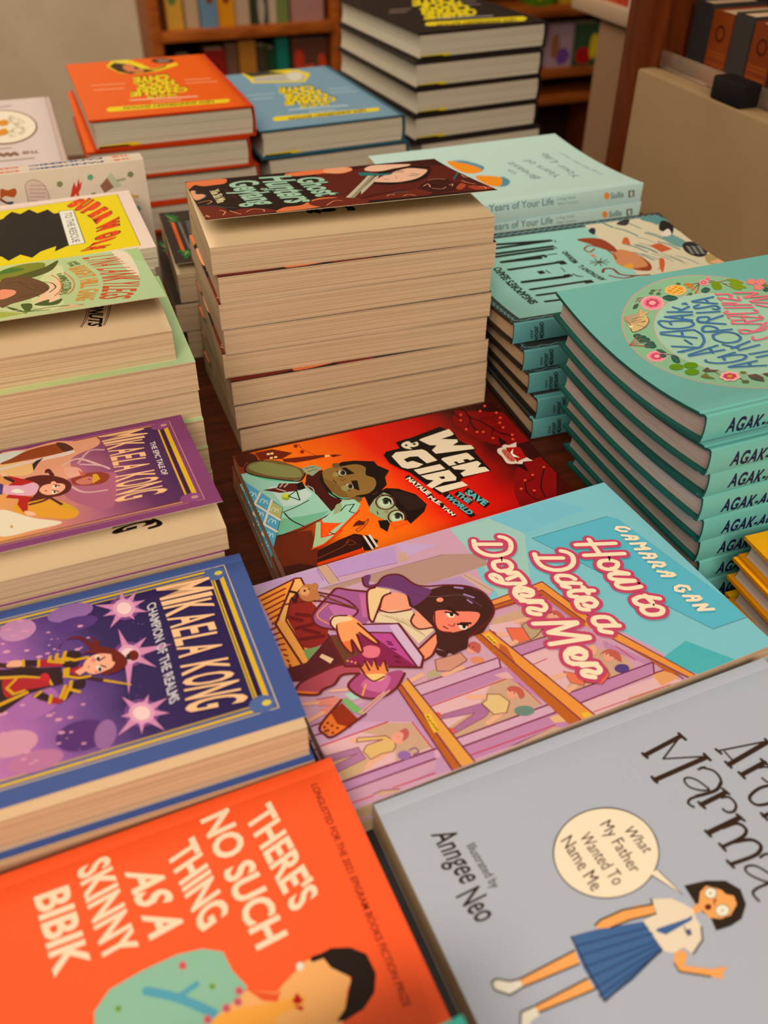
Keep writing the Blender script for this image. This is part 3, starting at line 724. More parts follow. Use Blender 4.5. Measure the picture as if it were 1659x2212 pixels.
('p',(238,150,118),[376,1242,365,1255,349,1260,331,1257,317,1246,311,1231,313,1214,324,1201,341,1196,359,1199,373,1210,379,1226],1),
('p',(196,88,80),[373,1195,399,1194,402,1223,383,1245,354,1253,374,1221,364,1196],1),
('p',(80,30,30),[350,1228,348,1229,347,1229,347,1227,348,1226,350,1227],1),
('p',(80,30,30),[344,1221,343,1222,341,1221,341,1219,343,1218,344,1219],1),
('p',(150,100,150),[356,1337,347,1347,333,1350,318,1347,306,1338,300,1326,301,1313,310,1303,324,1300,339,1303,351,1312,358,1325],1),
('l',(130,80,120),7,[361,1310,391,1309,395,1335,368,1338],1,0),
('p',(176,104,136),[588,1193,785,1210,797,1269,761,1288,578,1314,576,1291,735,1247,572,1215],0),
('l',(150,80,90),4,[588,1193,785,1210,797,1269,761,1288,578,1314,576,1291,735,1247,572,1215],0,1),
('l',(236,164,124),26,[833,1187,747,1153],0,0),
('l',(236,164,124),26,[856,1295,762,1323],0,0),
('p',(228,182,116),[840,1174,893,1198,915,1256,869,1307,809,1292,789,1212,820,1202],0),
('l',(140,66,66),5,[840,1174,893,1198,915,1256,869,1307,809,1292,789,1212,820,1202],0,1),
('p',(238,150,118),[978,1232,967,1244,952,1250,937,1248,926,1238,922,1224,927,1209,938,1197,954,1191,969,1193,980,1203,983,1217],1),
('p',(196,88,72),[939,1188,971,1177,1006,1205,1001,1252,971,1263,971,1220],1),
('p',(226,84,62),[582,1196,575,1204,565,1207,555,1205,547,1199,543,1189,545,1180,551,1172,562,1169,572,1171,581,1177,584,1187],1),
('p',(226,84,62),[598,1301,591,1308,581,1311,571,1309,563,1303,559,1294,561,1284,568,1277,578,1274,588,1276,596,1283,600,1292],1),
('p',(80,30,30),[965,1221,961,1224,958,1222,958,1218,962,1216,965,1217],1),
('p',(80,30,30),[953,1204,949,1206,946,1205,946,1201,950,1198,953,1199],1),
('p',(110,130,110),[994,1351,980,1361,958,1363,934,1357,915,1344,905,1327,907,1312,920,1301,942,1299,966,1305,986,1318,996,1335],1),
('p',(236,160,120),[1485,1154,1472,1167,1457,1174,1443,1172,1435,1164,1434,1150,1441,1134,1454,1121,1470,1114,1483,1115,1492,1123,1492,1138],1),
('p',(230,112,74),[1251,1201,1332,1263,1293,1321,1245,1274],0),
('l',(150,80,90),4,[1251,1201,1332,1263,1293,1321,1245,1274],0,1),
('l',(236,164,124),26,[1242,1222,1140,1215],0,0),
('l',(236,164,124),26,[1252,1303,1164,1325],0,0),
('p',(238,100,72),[1428,1234,1459,1268,1448,1314,1381,1348,1306,1302],0),
('l',(140,66,66),5,[1428,1234,1459,1268,1448,1314,1381,1348,1306,1302],0,1),
('p',(238,150,118),[1541,1225,1528,1238,1510,1244,1494,1242,1484,1232,1481,1217,1487,1201,1501,1189,1518,1183,1535,1185,1545,1195,1548,1210],1),
('p',(196,88,72),[1479,1184,1539,1171,1575,1214,1549,1269,1532,1235,1516,1187],1),
('p',(226,84,62),[1164,1201,1156,1208,1145,1212,1134,1210,1125,1203,1122,1193,1125,1183,1133,1175,1145,1172,1156,1174,1164,1181,1168,1190],1),
('p',(226,84,62),[1196,1339,1187,1346,1176,1349,1165,1347,1157,1341,1154,1331,1157,1322,1165,1314,1176,1311,1187,1313,1196,1320,1199,1329],1),
('p',(80,30,30),[1527,1214,1523,1217,1520,1215,1521,1211,1525,1208,1528,1210],1),
('p',(80,30,30),[1516,1195,1512,1198,1508,1197,1509,1192,1513,1190,1517,1191],1),
('p',(90,60,110),[1560,1319,1547,1329,1528,1332,1509,1328,1495,1317,1489,1303,1493,1289,1506,1280,1525,1276,1544,1281,1558,1291,1564,1305],1),
('p',(234,104,66),[1142,834,1233,875,1221,958,1122,951,1131,907],0),
('l',(150,80,90),4,[1142,834,1233,875,1221,958,1122,951,1131,907],0,1),
('l',(236,164,124),26,[1123,875,1059,854],0,0),
('l',(236,164,124),26,[1140,938,1084,941],0,0),
('l',(236,164,124),26,[1306,828,1213,816],0,0),
('p',(190,150,110),[1226,850,1324,836,1355,893,1254,948,1215,958],0),
('l',(140,66,66),5,[1226,850,1324,836,1355,893,1254,948,1215,958],0,1),
('p',(238,150,118),[1443,867,1428,881,1411,888,1394,886,1382,875,1380,859,1386,842,1400,827,1418,820,1435,822,1446,833,1449,849],1),
('p',(196,88,72),[1407,829,1450,833,1464,891,1445,912,1432,862],1),
('p',(226,84,62),[1075,853,1066,862,1054,866,1042,864,1034,857,1030,846,1033,835,1042,826,1053,822,1065,824,1074,831,1078,842],1),
('p',(80,30,30),[1428,854,1423,858,1420,856,1421,851,1425,848,1429,850],1),
('p',(80,30,30),[1416,834,1411,837,1408,836,1409,831,1413,828,1416,829],1),
('p',(184,160,112),[637,940,703,930,689,976,619,976],0),
('l',(236,164,124),26,[811,978,706,983],0,0),
('l',(236,164,124),26,[607,939,521,951],0,0),
('p',(210,140,110),[708,880,848,890,854,946,742,973,684,948],0),
('l',(140,66,66),5,[708,880,848,890,854,946,742,973,684,948],0,1),
('p',(238,150,118),[941,897,929,911,913,917,897,915,885,905,882,890,886,873,898,859,914,852,930,854,942,865,945,880],1),
('p',(196,88,72),[897,857,943,850,963,887,932,927,913,905],1),
('p',(80,30,30),[926,885,922,888,919,887,919,882,923,879,926,881],1),
('p',(80,30,30),[913,866,909,869,906,867,906,863,910,860,914,861],1),
('p',(226,130,90),[932,980,923,988,907,990,890,985,875,975,868,963,868,952,878,944,893,942,911,947,925,957,933,969],1),
('p',(176,196,170),[212,894,323,901,318,951,232,944],0),
('p',(236,130,108),[81,871,166,889,186,928,133,970,76,975,73,933,140,933,74,909],0),
('l',(238,164,124),22,[78,890,7,869],0,0),
('l',(238,164,124),22,[80,956,-1,974],0,0),
('l',(150,80,90),5,[81,871,166,889],0,0),
('l',(238,170,130),16,[165,852,237,873],0,0),
('p',(236,140,56),[1152,633,1497,618,1579,942,1644,1096,1827,1483,1808,1507,1601,1116,1523,982,1446,695,1135,693],0),
('p',(190,92,34),[1152,663,1466,673,1547,964,1516,993,1443,709,1136,701],0),
('p',(190,92,34),[1601,1116,1720,1365,1804,1499,1711,1406,1690,1331],0),
('l',(128,44,66),7,[1153,631,1498,616,1581,940,1650,1096,1829,1482],0,0),
('l',(128,44,66),7,[1145,665,1463,672,1542,962],0,0),
('l',(128,44,66),7,[1601,1123,1798,1506],0,0),
('l',(128,44,66),7,[1135,693,1447,703],0,0),
('p',(190,92,34),[963,804,1003,810,1166,1492,1101,1491],0),
('p',(236,140,56),[996,812,1055,814,1237,1486,1166,1492],0),
('p',(190,92,36),[1057,915,1078,952,1064,1065,1034,1026,1013,990],0),
('p',(190,92,34),[463,950,496,953,535,1483,489,1483],0),
('p',(232,150,62),[486,954,530,933,601,1486,533,1482],0),
('l',(128,44,66),8,[998,812,1166,1492],0,0),
('l',(128,44,66),8,[1057,813,1239,1487],0,0),
('l',(128,44,66),8,[488,955,532,1483],0,0),
('l',(128,44,66),8,[531,931,601,1488],0,0),
('l',(128,44,66),8,[462,952,489,1483],0,0),
('p',(238,176,50),[1012,833,1042,828,1055,907,1025,914],0),
('p',(238,176,50),[508,1161,539,1165,535,1273,505,1271],0),
('p',(238,176,50),[1187,1455,1216,1456,1229,1483,1185,1487],0),
('l',(150,90,20),7,[517,1174,522,1186],0,0),
('l',(150,90,20),7,[515,1196,521,1208],0,0),
('l',(150,90,20),7,[519,1219,525,1231],0,0),
('l',(150,90,20),7,[520,1239,526,1251],0,0),
('l',(150,90,20),7,[524,1255,529,1267],0,0),
('l',(150,90,20),7,[1024,847,1030,860],0,0),
('l',(150,90,20),7,[1028,869,1033,882],0,0),
('l',(150,90,20),7,[1033,892,1038,905],0,0),
('p',(250,146,52),[41,98,274,43,299,47,304,110,298,290,97,656,13,618,58,332],0),
('p',(238,116,32),[63,316,124,325,138,646,93,657],0),
('l',(150,44,20),12,[52,130,196,96],0,0),
('l',(150,44,20),12,[52,168,178,137],0,0),
('l',(150,44,20),12,[52,206,160,179],0,0),
('l',(150,44,20),12,[51,243,142,219],0,0),
('l',(150,44,20),12,[51,280,125,260],0,0),
('l',(150,44,20),12,[50,316,108,299],0,0),
('l',(150,44,20),12,[25,353,78,347],0,0),
('l',(150,44,20),12,[27,392,72,390],0,0),
('l',(150,44,20),12,[29,431,66,432],0,0),
('l',(150,44,20),12,[31,469,59,474],0,0),
('l',(150,44,20),12,[33,507,53,515],0,0),
('l',(150,44,20),12,[35,544,47,555],0,0),
('l',(150,44,20),12,[37,581,41,595],0,0),
('l',(150,44,20),12,[38,617,36,635],0,0),
('p',(150,36,30),[194,167,275,163,302,304,297,475,258,552,178,562,124,527,121,323],0),
('l',(110,22,22),26,[143,309,195,356],1,0),
('l',(110,22,22),26,[154,399,254,407],1,0),
('l',(110,22,22),26,[150,480,259,505],1,0),
('l',(110,22,22),26,[188,304,251,345],1,0),
('l',(110,22,22),26,[187,425,245,475],1,0),
('p',(250,160,70),[61,321,132,304,132,340,138,635,96,658],0),
('p',(248,170,90),[250,59,298,51,301,116,182,200,121,323,76,328],0),
('l',(108,30,24),11,[41,98,274,43,302,53,301,116],0,0),
('l',(108,30,24),12,[96,658,63,328,260,57],0,0),
('l',(108,30,24),10,[142,637,121,323,193,192,292,118],0,0),
('p',(124,150,84),[131,553,212,560,170,627,129,625],0),
('p',(92,30,34),[11,634,117,637,207,575,304,501,320,671,325,741,239,746,75,749,6,718],0),
('p',(180,70,80),[7,781,61,742,251,718,335,756,330,808,249,783,192,822,106,836],1),
('p',(250,120,40),[7,781,106,836,94,846,1,799],0),
('l',(108,30,24),14,[297,728,235,717,61,742,7,781,7,802,94,846,134,828,192,822,249,783,330,808],1,0),
('p',(236,186,140),[186,628,210,611,253,670,223,695],0),
('l',(108,30,24),5,[186,628,210,611,253,670,223,695],0,1),
('p',(166,84,132),[259,348,314,297,421,229,455,211,583,300,593,318,527,480,491,513,436,476,330,489,268,438,246,404],0),
('p',(196,104,150),[359,317,448,318,489,413,434,438,364,394],0),
('p',(200,100,140),[547,298,589,317,524,478,494,465],0),
('l',(230,140,70),8,[367,295,281,358,324,450],1,0),
('l',(108,30,24),14,[589,297,512,250,455,211,411,231,275,330,250,393,273,446,334,491],1,0),
('l',(108,30,24),12,[352,198,457,297,491,408,430,449],1,0),
('l',(108,30,24),12,[144,209,328,259,494,402],1,0),
('p',(240,190,130),[586,302,646,282,713,339,604,439,525,516,524,466],0),
('p',(246,150,110),[618,407,696,357,762,394,775,464,742,513,667,499,609,467],1),
('p',(232,196,150),[563,471,617,470,757,520,730,595,797,697,681,752,654,585,532,519],0),
('l',(108,30,24),12,[643,288,590,304,528,468,525,516],1,0),
('l',(108,30,24),12,[604,439,653,371,703,361],1,0),
('l',(108,30,24),11,[592,446,642,494,750,517],1,0),
('l',(108,30,24),11,[622,409,532,519],0,0),
('l',(190,150,110),4,[585,481,684,598],0,0),
('l',(190,150,110),4,[608,499,694,625],0,0),
('l',(190,150,110),4,[632,516,705,651],0,0),
('l',(190,150,110),4,[655,534,715,678],0,0),
('l',(190,150,110),4,[678,552,726,704],0,0),
('l',(190,150,110),4,[702,570,736,730],0,0),
('p',(246,150,110),[750,554,795,537,853,587,800,674,736,658,708,622],1),
('p',(244,140,96),[643,793,722,758,799,710,773,781,706,843,652,864],0),
('l',(108,30,24),11,[750,554,711,598,726,660,797,679],1,0),
('l',(108,30,24),12,[794,720,643,793],0,0),
('l',(108,30,24),12,[768,791,713,846,652,864],1,0),
('p',(196,140,178),[425,502,646,582,663,841,627,897,312,751,285,505],0),
('p',(140,34,70),[290,513,467,568,582,625,606,888,285,736],0),
('p',(190,70,130),[479,580,583,623,606,888,537,723],0),
('p',(216,170,196),[595,577,646,582,663,841,612,885],0),
('p',(110,60,40),[292,520,354,548,377,697,327,697,290,725],0),
('p',(232,110,120),[408,665,452,662,487,700,459,744,412,735,392,703],1),
('l',(108,30,24),13,[646,582,663,841,623,898,284,738,284,507],0,0),
('l',(108,30,24),10,[450,504,646,582],0,0),
('l',(108,30,24),10,[466,570,586,627,607,886],0,0),
('l',(100,20,50),9,[540,689,557,706],0,0),
('l',(100,20,50),9,[542,724,558,741],0,0),
('l',(100,20,50),9,[534,778,551,794],0,0),
('l',(100,20,50),9,[525,808,541,824],0,0),
('l',(100,20,50),9,[540,672,557,688],0,0),
('p',(230,130,80),[314,713,308,718,303,715,302,708,308,704,313,706],1),
('p',(230,130,80),[329,726,324,730,319,728,318,721,323,716,329,719],1),
('p',(230,130,80),[344,740,339,745,333,742,333,735,338,731,344,733],1),
('p',(252,150,84),[354,440,426,416,466,489,479,580,497,658,478,662,441,587,416,564,404,674,385,678,382,584,357,665,340,663,326,594,333,514],1),
('p',(240,110,50),[330,584,371,590,353,663,340,663],0),
('l',(108,30,24),12,[354,440,333,514,326,594,340,663,357,665,380,589,386,676,403,676,420,565],1,0),
('l',(108,30,24),12,[454,496,479,580,497,658,479,660,435,560],1,0),
('p',(240,196,140),[333,406,381,396,434,438,433,462,358,453,330,489],1),
('l',(108,30,24),11,[330,489,324,438,361,400,423,421],1,0),
('p',(240,130,70),[346,750,359,778,393,749,402,797,433,755,437,813,475,785,467,848,415,879,350,839],1),
('l',(108,30,24),11,[348,745,351,818],0,0),
('l',(108,30,24),11,[386,746,383,810],0,0),
('l',(108,30,24),11,[433,755,424,823],0,0),
('l',(108,30,24),11,[475,785,462,851],0,0),
('p',(176,70,110),[255,850,330,808,384,876,474,862,530,887,460,963,403,979,335,985,277,933,257,883],1),
('p',(206,100,140),[342,857,437,867,457,898,387,961,309,895],1),
('l',(240,150,60),9,[331,884,290,939],1,0),
('l',(108,30,24),13,[330,808,255,850,257,903,297,962,375,987,460,963,532,899],1,0),
('p',(248,190,110),[350,828,439,863,418,891,373,881],1),
('l',(108,30,24),9,[350,828,373,881,433,876],1,0),
('p',(120,170,90),[188,924,215,926,264,1039,250,1052,207,1003],0),
('p',(150,44,20),[113,971,184,943,216,1057,162,1091,116,1051],0),
('p',(232,110,40),[41,1027,113,971,118,1047,164,1087,80,1102,44,1077],0),
('l',(110,30,20),12,[188,924,42,1023,44,1077,80,1104,260,1047],1,0),
('l',(220,150,130),10,[394,964,237,1027],0,0),
('l',(220,150,130),10,[418,965,247,1041],0,0),
('p',(110,30,20),[63,1042,60,1046,55,1046,51,1042,52,1037,55,1033,60,1033,63,1037],1),
('p',(110,30,20),[85,1026,82,1030,77,1030,73,1026,73,1020,77,1017,82,1016,85,1020],1),
('p',(110,30,20),[98,1048,94,1052,89,1052,86,1048,86,1042,89,1039,94,1038,98,1042],1),
('p',(110,30,20),[71,1065,68,1069,63,1069,60,1065,60,1060,63,1056,68,1056,72,1059],1),
('p',(110,30,20),[86,1086,83,1090,78,1090,74,1086,74,1081,78,1077,83,1077,86,1080],1),
('p',(110,30,20),[116,1070,112,1074,107,1074,104,1070,104,1065,107,1061,112,1061,116,1065],1),
('p',(110,30,20),[60,1065,56,1068,52,1068,48,1065,48,1059,52,1055,57,1055,60,1059],1),
('p',(190,112,60),[347,202,329,231,303,246,276,243,256,225,247,194,252,160,270,131,296,115,323,117,344,137,353,168],1),
('p',(190,112,60),[367,151,361,161,351,165,342,164,334,158,331,148,333,136,339,127,348,122,358,123,365,130,368,140],1),
('p',(190,112,60),[346,241,340,250,331,254,321,253,314,247,311,237,312,226,318,217,327,212,337,213,344,220,347,230],1),
('p',(224,150,90),[309,172,300,187,287,194,273,193,262,183,257,168,260,150,269,136,282,128,296,129,307,139,312,155],1),
('p',(60,24,16),[292,161,286,166,280,163,280,155,285,150,291,152],1),
('l',(60,24,16),5,[312,147,311,164],0,0),
('p',(236,120,90),[292,200,285,206,278,203,278,194,284,187,291,191],1),
('l',(60,24,20),16,[211,129,240,161,212,213,205,184],1,0),
('l',(120,60,40),12,[351,223,494,402],1,0),
('p',(72,34,28),[778,400,888,423,1008,430,1099,477,1153,554,1167,664,1118,743,1015,818,933,817,890,880,806,888,753,819,794,720,800,674,772,527,752,492],0),
('p',(112,54,96),[607,191,660,187,622,252,674,261,725,230,801,250,866,373,909,439,775,502,780,415,718,328,646,282,599,262],1),
('p',(72,34,28),[745,827,804,875,818,848,763,886,734,856],1),
('l',(108,30,24),11,[610,193,598,254,646,282,725,230,809,254,866,373,1016,434,1111,489,1162,572,1150,695,1075,761,933,817],1,0),
('l',(100,60,60),7,[811,428,921,490,1041,531,1101,647],1,0),
('l',(160,120,160),14,[1039,464,1074,486],0,0),
('l',(160,120,160),12,[1059,532,1094,574],0,0),
('l',(160,120,160),10,[1055,576,1066,607],0,0),
('p',(248,124,92),[853,587,913,596,945,622,1036,663,1065,695,1023,737,964,760,868,753,821,720,812,668],1),
('p',(72,34,28),[908,587,978,631,1078,688,1093,644,932,560],0),
('p',(250,140,110),[938,524,932,530,923,533,914,531,906,525,903,517,904,509,910,503,919,500,929,502,936,507,940,515],1),
('p',(236,220,196),[936,655,925,660,913,657,904,645,902,631,907,618,917,613,930,617,939,628,941,643],1),
('p',(50,24,20),[937,641,930,650,921,651,917,645,919,633,927,625,936,623,940,630],1),
('l',(50,20,18),12,[906,610,949,637],1,0),
('p',(236,220,196),[955,758,944,763,932,759,923,748,921,734,926,722,937,716,949,720,958,731,960,746],1),
('p',(50,24,20),[956,744,948,753,940,754,936,747,938,736,946,728,955,727,959,733],1),
('l',(50,20,18),12,[925,713,968,740],1,0),
('l',(60,24,20),15,[936,587,957,653],0,0),
('l',(60,24,20),15,[943,714,988,734],0,0),
('l',(170,60,50),7,[879,698,896,717,913,701],1,0),
('l',(120,30,30),8,[848,696,862,720],0,0),
('l',(108,30,24),9,[853,587,816,670,821,720,868,753],1,0)]),
('title_lettering',[('l',(200,66,92),70,[1318,168,1297,227,1309,278,1340,316,1386,337,1444,338,1482,309,1505,260,1495,221,1472,198],1,0),
('l',(200,66,92),70,[1324,205,1444,258],0,0),
('l',(200,66,92),70,[1382,384,1335,376,1313,414,1330,454,1381,464,1407,440,1406,403,1382,384],1,0),
('l',(200,66,92),70,[1355,460,1360,490],0,0),
('l',(200,66,92),70,[1360,490,1392,493,1409,512,1404,588,1342,568,1302,550,1268,512,1259,469,1280,463,1300,495,1296,532],1,0),
('l',(200,66,92),70,[1333,526,1393,521],0,0),
('l',(200,66,92),70,[1328,630,1371,642,1398,676,1371,687,1340,665],1,0),
('l',(200,66,92),70,[1336,607,1312,638,1312,675,1331,698],1,0),
('l',(200,66,92),70,[1336,607,1365,605],0,0),
('l',(200,66,92),70,[1382,624,1406,657,1392,681],1,0),
('l',(200,66,92),70,[1313,701,1413,746],0,0),
('l',(200,66,92),70,[1342,726,1399,751,1411,785,1384,809,1348,779,1322,767,1308,790,1327,813,1351,827],1,0),
('l',(200,66,92),70,[1285,872,1494,954],0,0),
('l',(200,66,92),70,[1491,960,1323,957],0,0),
('l',(200,66,92),70,[1323,957,1494,1067],0,0),
('l',(200,66,92),70,[1491,1073,1286,1028],0,0),
('l',(200,66,92),70,[1342,1125,1389,1127,1412,1156,1383,1176,1345,1152],1,0),
('l',(200,66,92),70,[1355,1098,1322,1116,1304,1159,1323,1187],1,0),
('l',(200,66,92),70,[1357,1096,1401,1109,1420,1144],1,0),
('l',(200,66,92),70,[1316,1184,1424,1232],0,0),
('l',(200,66,92),70,[1352,1213,1412,1233,1420,1268,1394,1282,1361,1254,1334,1248,1329,1271,1366,1300],1,0),
('l',(200,66,92),70,[1577,409,1559,467,1563,517,1594,559,1638,582,1695,584,1740,556,1763,509,1752,471,1728,448],1,0),
('l',(200,66,92),70,[1582,449,1704,503],0,0),
('l',(200,66,92),70,[1670,675,1652,640,1598,616,1578,642,1592,679,1645,695],1,0),
('l',(200,66,92),70,[1582,667,1677,717],0,0),
('l',(200,66,92),70,[1587,677,1580,697,1605,720],1,0),
('l',(200,66,92),70,[1584,752,1623,754,1711,793],1,0),
('l',(200,66,92),70,[1674,746,1673,799],0,0),
('l',(200,66,92),70,[1584,752,1573,777,1605,798],1,0),
('l',(200,66,92),70,[1607,836,1650,840,1673,873,1637,893,1605,865],1,0),
('l',(200,66,92),70,[1610,808,1577,830,1568,877,1602,903],1,0),
('l',(200,66,92),70,[1614,810,1662,831,1673,865],1,0),
('l',(200,66,92),70,[1835,438,2049,519],0,0),
('l',(200,66,92),70,[1828,534,2043,613],0,0),
('l',(200,66,92),70,[1931,428,1914,563],0,0),
('l',(200,66,92),70,[1936,628,1885,614,1855,647,1882,686,1932,690,1962,658,1936,628],1,0),
('l',(200,66,92),70,[1907,688,1913,717],0,0),
('l',(200,66,92),70,[1913,717,1964,758],0,0),
('l',(200,66,92),70,[1962,761,1881,725,1854,744,1869,768,1960,818],1,0),
('l',(200,66,92),70,[1958,821,1870,795,1851,821,1882,852,1937,868,1964,871],1,0),
('l',(200,66,92),70,[1870,939,1924,938,1998,988],1,0),
('l',(200,66,92),70,[1943,938,1945,997],0,0),
('l',(200,66,92),70,[1870,939,1862,968,1887,996],1,0),
('l',(200,66,92),70,[1940,1020,1887,1004,1859,1024,1874,1063,1932,1081,1965,1055,1940,1020],1,0),
('l',(200,66,92),70,[1671,1044,1663,993,1606,967,1577,986,1587,1022,1644,1047],1,0),
('l',(200,66,92),70,[1587,1022,1682,1064],0,0),
('l',(200,66,92),70,[1587,1030,1576,1056,1615,1088],1,0),
('l',(250,214,170),29,[1318,168,1297,227,1309,278,1340,316,1386,337,1444,338,1482,309,1505,260,1495,221,1472,198],1,0),
('l',(250,214,170),29,[1324,205,1444,258],0,0),
('l',(250,214,170),29,[1382,384,1335,376,1313,414,1330,454,1381,464,1407,440,1406,403,1382,384],1,0),
('l',(250,214,170),29,[1355,460,1360,490],0,0),
('l',(250,214,170),29,[1360,490,1392,493,1409,512,1404,588,1342,568,1302,550,1268,512,1259,469,1280,463,1300,495,1296,532],1,0),
('l',(250,214,170),29,[1333,526,1393,521],0,0),
('l',(250,214,170),29,[1328,630,1371,642,1398,676,1371,687,1340,665],1,0),
('l',(250,214,170),29,[1336,607,1312,638,1312,675,1331,698],1,0),
('l',(250,214,170),29,[1336,607,1365,605],0,0),
('l',(250,214,170),29,[1382,624,1406,657,1392,681],1,0),
('l',(250,214,170),29,[1313,701,1413,746],0,0),
('l',(250,214,170),29,[1342,726,1399,751,1411,785,1384,809,1348,779,1322,767,1308,790,1327,813,1351,827],1,0),
('l',(250,214,170),29,[1285,872,1494,954],0,0),
('l',(250,214,170),29,[1491,960,1323,957],0,0),
('l',(250,214,170),29,[1323,957,1494,1067],0,0),
('l',(250,214,170),29,[1491,1073,1286,1028],0,0),
('l',(250,214,170),29,[1342,1125,1389,1127,1412,1156,1383,1176,1345,1152],1,0),
('l',(250,214,170),29,[1355,1098,1322,1116,1304,1159,1323,1187],1,0),
('l',(250,214,170),29,[1357,1096,1401,1109,1420,1144],1,0),
('l',(250,214,170),29,[1316,1184,1424,1232],0,0),
('l',(250,214,170),29,[1352,1213,1412,1233,1420,1268,1394,1282,1361,1254,1334,1248,1329,1271,1366,1300],1,0),
('l',(250,214,170),29,[1577,409,1559,467,1563,517,1594,559,1638,582,1695,584,1740,556,1763,509,1752,471,1728,448],1,0),
('l',(250,214,170),29,[1582,449,1704,503],0,0),
('l',(250,214,170),29,[1670,675,1652,640,1598,616,1578,642,1592,679,1645,695],1,0),
('l',(250,214,170),29,[1582,667,1677,717],0,0),
('l',(250,214,170),29,[1587,677,1580,697,1605,720],1,0),
('l',(250,214,170),29,[1584,752,1623,754,1711,793],1,0),
('l',(250,214,170),29,[1674,746,1673,799],0,0),
('l',(250,214,170),29,[1584,752,1573,777,1605,798],1,0),
('l',(250,214,170),29,[1607,836,1650,840,1673,873,1637,893,1605,865],1,0),
('l',(250,214,170),29,[1610,808,1577,830,1568,877,1602,903],1,0),
('l',(250,214,170),29,[1614,810,1662,831,1673,865],1,0),
('l',(250,214,170),29,[1835,438,2049,519],0,0),
('l',(250,214,170),29,[1828,534,2043,613],0,0),
('l',(250,214,170),29,[1931,428,1914,563],0,0),
('l',(250,214,170),29,[1936,628,1885,614,1855,647,1882,686,1932,690,1962,658,1936,628],1,0),
('l',(250,214,170),29,[1907,688,1913,717],0,0),
('l',(250,214,170),29,[1913,717,1964,758],0,0),
('l',(250,214,170),29,[1962,761,1881,725,1854,744,1869,768,1960,818],1,0),
('l',(250,214,170),29,[1958,821,1870,795,1851,821,1882,852,1937,868,1964,871],1,0),
('l',(250,214,170),29,[1870,939,1924,938,1998,988],1,0),
('l',(250,214,170),29,[1943,938,1945,997],0,0),
('l',(250,214,170),29,[1870,939,1862,968,1887,996],1,0),
('l',(250,214,170),29,[1940,1020,1887,1004,1859,1024,1874,1063,1932,1081,1965,1055,1940,1020],1,0),
('l',(250,214,170),29,[1671,1044,1663,993,1606,967,1577,986,1587,1022,1644,1047],1,0),
('l',(250,214,170),29,[1587,1022,1682,1064],0,0),
('l',(250,214,170),29,[1587,1030,1576,1056,1615,1088],1,0)]),
('author_lettering',[('l',(250,214,170),20,[2199,449,2188,424,2145,405,2129,418,2145,445,2172,457],0,0),
('l',(250,214,170),20,[2128,477,2195,521,2195,536,2176,537,2128,516],0,0),
('l',(250,214,170),20,[2158,514,2160,501],0,0),
('l',(250,214,170),20,[2128,559,2207,589,2170,602,2199,638,2123,609],0,0),
('l',(250,214,170),20,[2125,647,2196,688,2193,705,2172,710,2122,688],0,0),
('l',(250,214,170),20,[2159,686,2162,673],0,0),
('l',(250,214,170),20,[2127,727,2197,767,2192,783,2168,786,2138,763,2122,774],0,0),
('l',(250,214,170),20,[2125,811,2191,859,2191,872,2170,872,2122,850],0,0),
('l',(250,214,170),20,[2160,845,2163,833],0,0),
('l',(250,214,170),20,[2191,998,2197,975,2162,951,2132,954,2119,974,2146,995,2161,985],0,0),
('l',(250,214,170),20,[2129,1025,2201,1061,2200,1078,2178,1080,2126,1061],0,0),
('l',(250,214,170),20,[2163,1057,2166,1046],0,0),
('l',(250,214,170),20,[2131,1105,2200,1127,2133,1142,2209,1168],0,0)]),
],
'C': [
('cover_picture',[('p','champ_bg',[-20,115,1820,115,1820,1041,-20,1041],0),
('l',(206,170,130),6,[-10,65,1885,65,1885,1081,-10,1081],0,0),
('l',(226,172,30),15,[-10,86,1780,86],0,0),
('l',(226,172,30),15,[-10,1061,1780,1061],0,0),
('l',(196,150,60),9,[-10,112,1780,112],0,0),
('l',(196,150,60),9,[-10,1035,1780,1035],0,0),
('l',(226,172,30),22,[1852,150,1852,1001],0,0),
('l',(46,20,54),20,[1828,150,1828,1001],0,0),
('l',(226,172,30),8,[1812,150,1812,1001],0,0),
('l',(226,172,30),6,[1800,150,1800,1001],0,0),
('p',(82,98,140),[1880,115,1873,140,1852,158,1825,165,1798,158,1777,140,1770,115,1777,90,1798,72,1825,65,1852,72,1873,90],1),
('p',(226,190,70),[1865,115,1859,126,1845,131,1831,126,1825,115,1831,104,1845,99,1859,104],1),
('p',(82,98,140),[1880,1036,1873,1061,1852,1079,1825,1086,1798,1079,1777,1061,1770,1036,1777,1011,1798,993,1825,986,1852,993,1873,1011],1),
('p',(226,190,70),[1865,1036,1859,1047,1845,1052,1831,1047,1825,1036,1831,1025,1845,1020,1859,1025],1),
('p',(150,100,150),[1230,134,1221,161,1193,182,1151,194,1105,194,1063,183,1033,162,1021,136,1029,110,1056,89,1098,76,1145,76,1188,87,1219,108],1),
('p',(196,130,160),[965,166,960,199,940,225,909,239,873,239,840,225,815,199,804,167,808,134,827,107,858,92,894,92,929,106,954,133],1),
('p',(214,140,150),[929,862,923,893,898,917,859,928,815,926,774,911,743,885,729,853,734,822,758,798,796,785,842,787,884,803,916,830],1),
('p',(190,110,140),[1020,992,1011,1016,983,1034,942,1043,894,1040,851,1027,819,1006,805,981,812,957,839,938,881,929,929,932,974,945,1007,967],1),
('p',(170,96,150),[1028,657,1020,700,990,733,944,750,892,749,843,728,806,693,789,650,795,607,824,572,870,553,924,554,975,575,1013,612],1),
('p',(86,44,100),[1202,927,1194,964,1167,992,1127,1006,1082,1003,1040,985,1010,955,996,918,1003,881,1029,852,1069,837,1116,839,1159,857,1190,889],1),
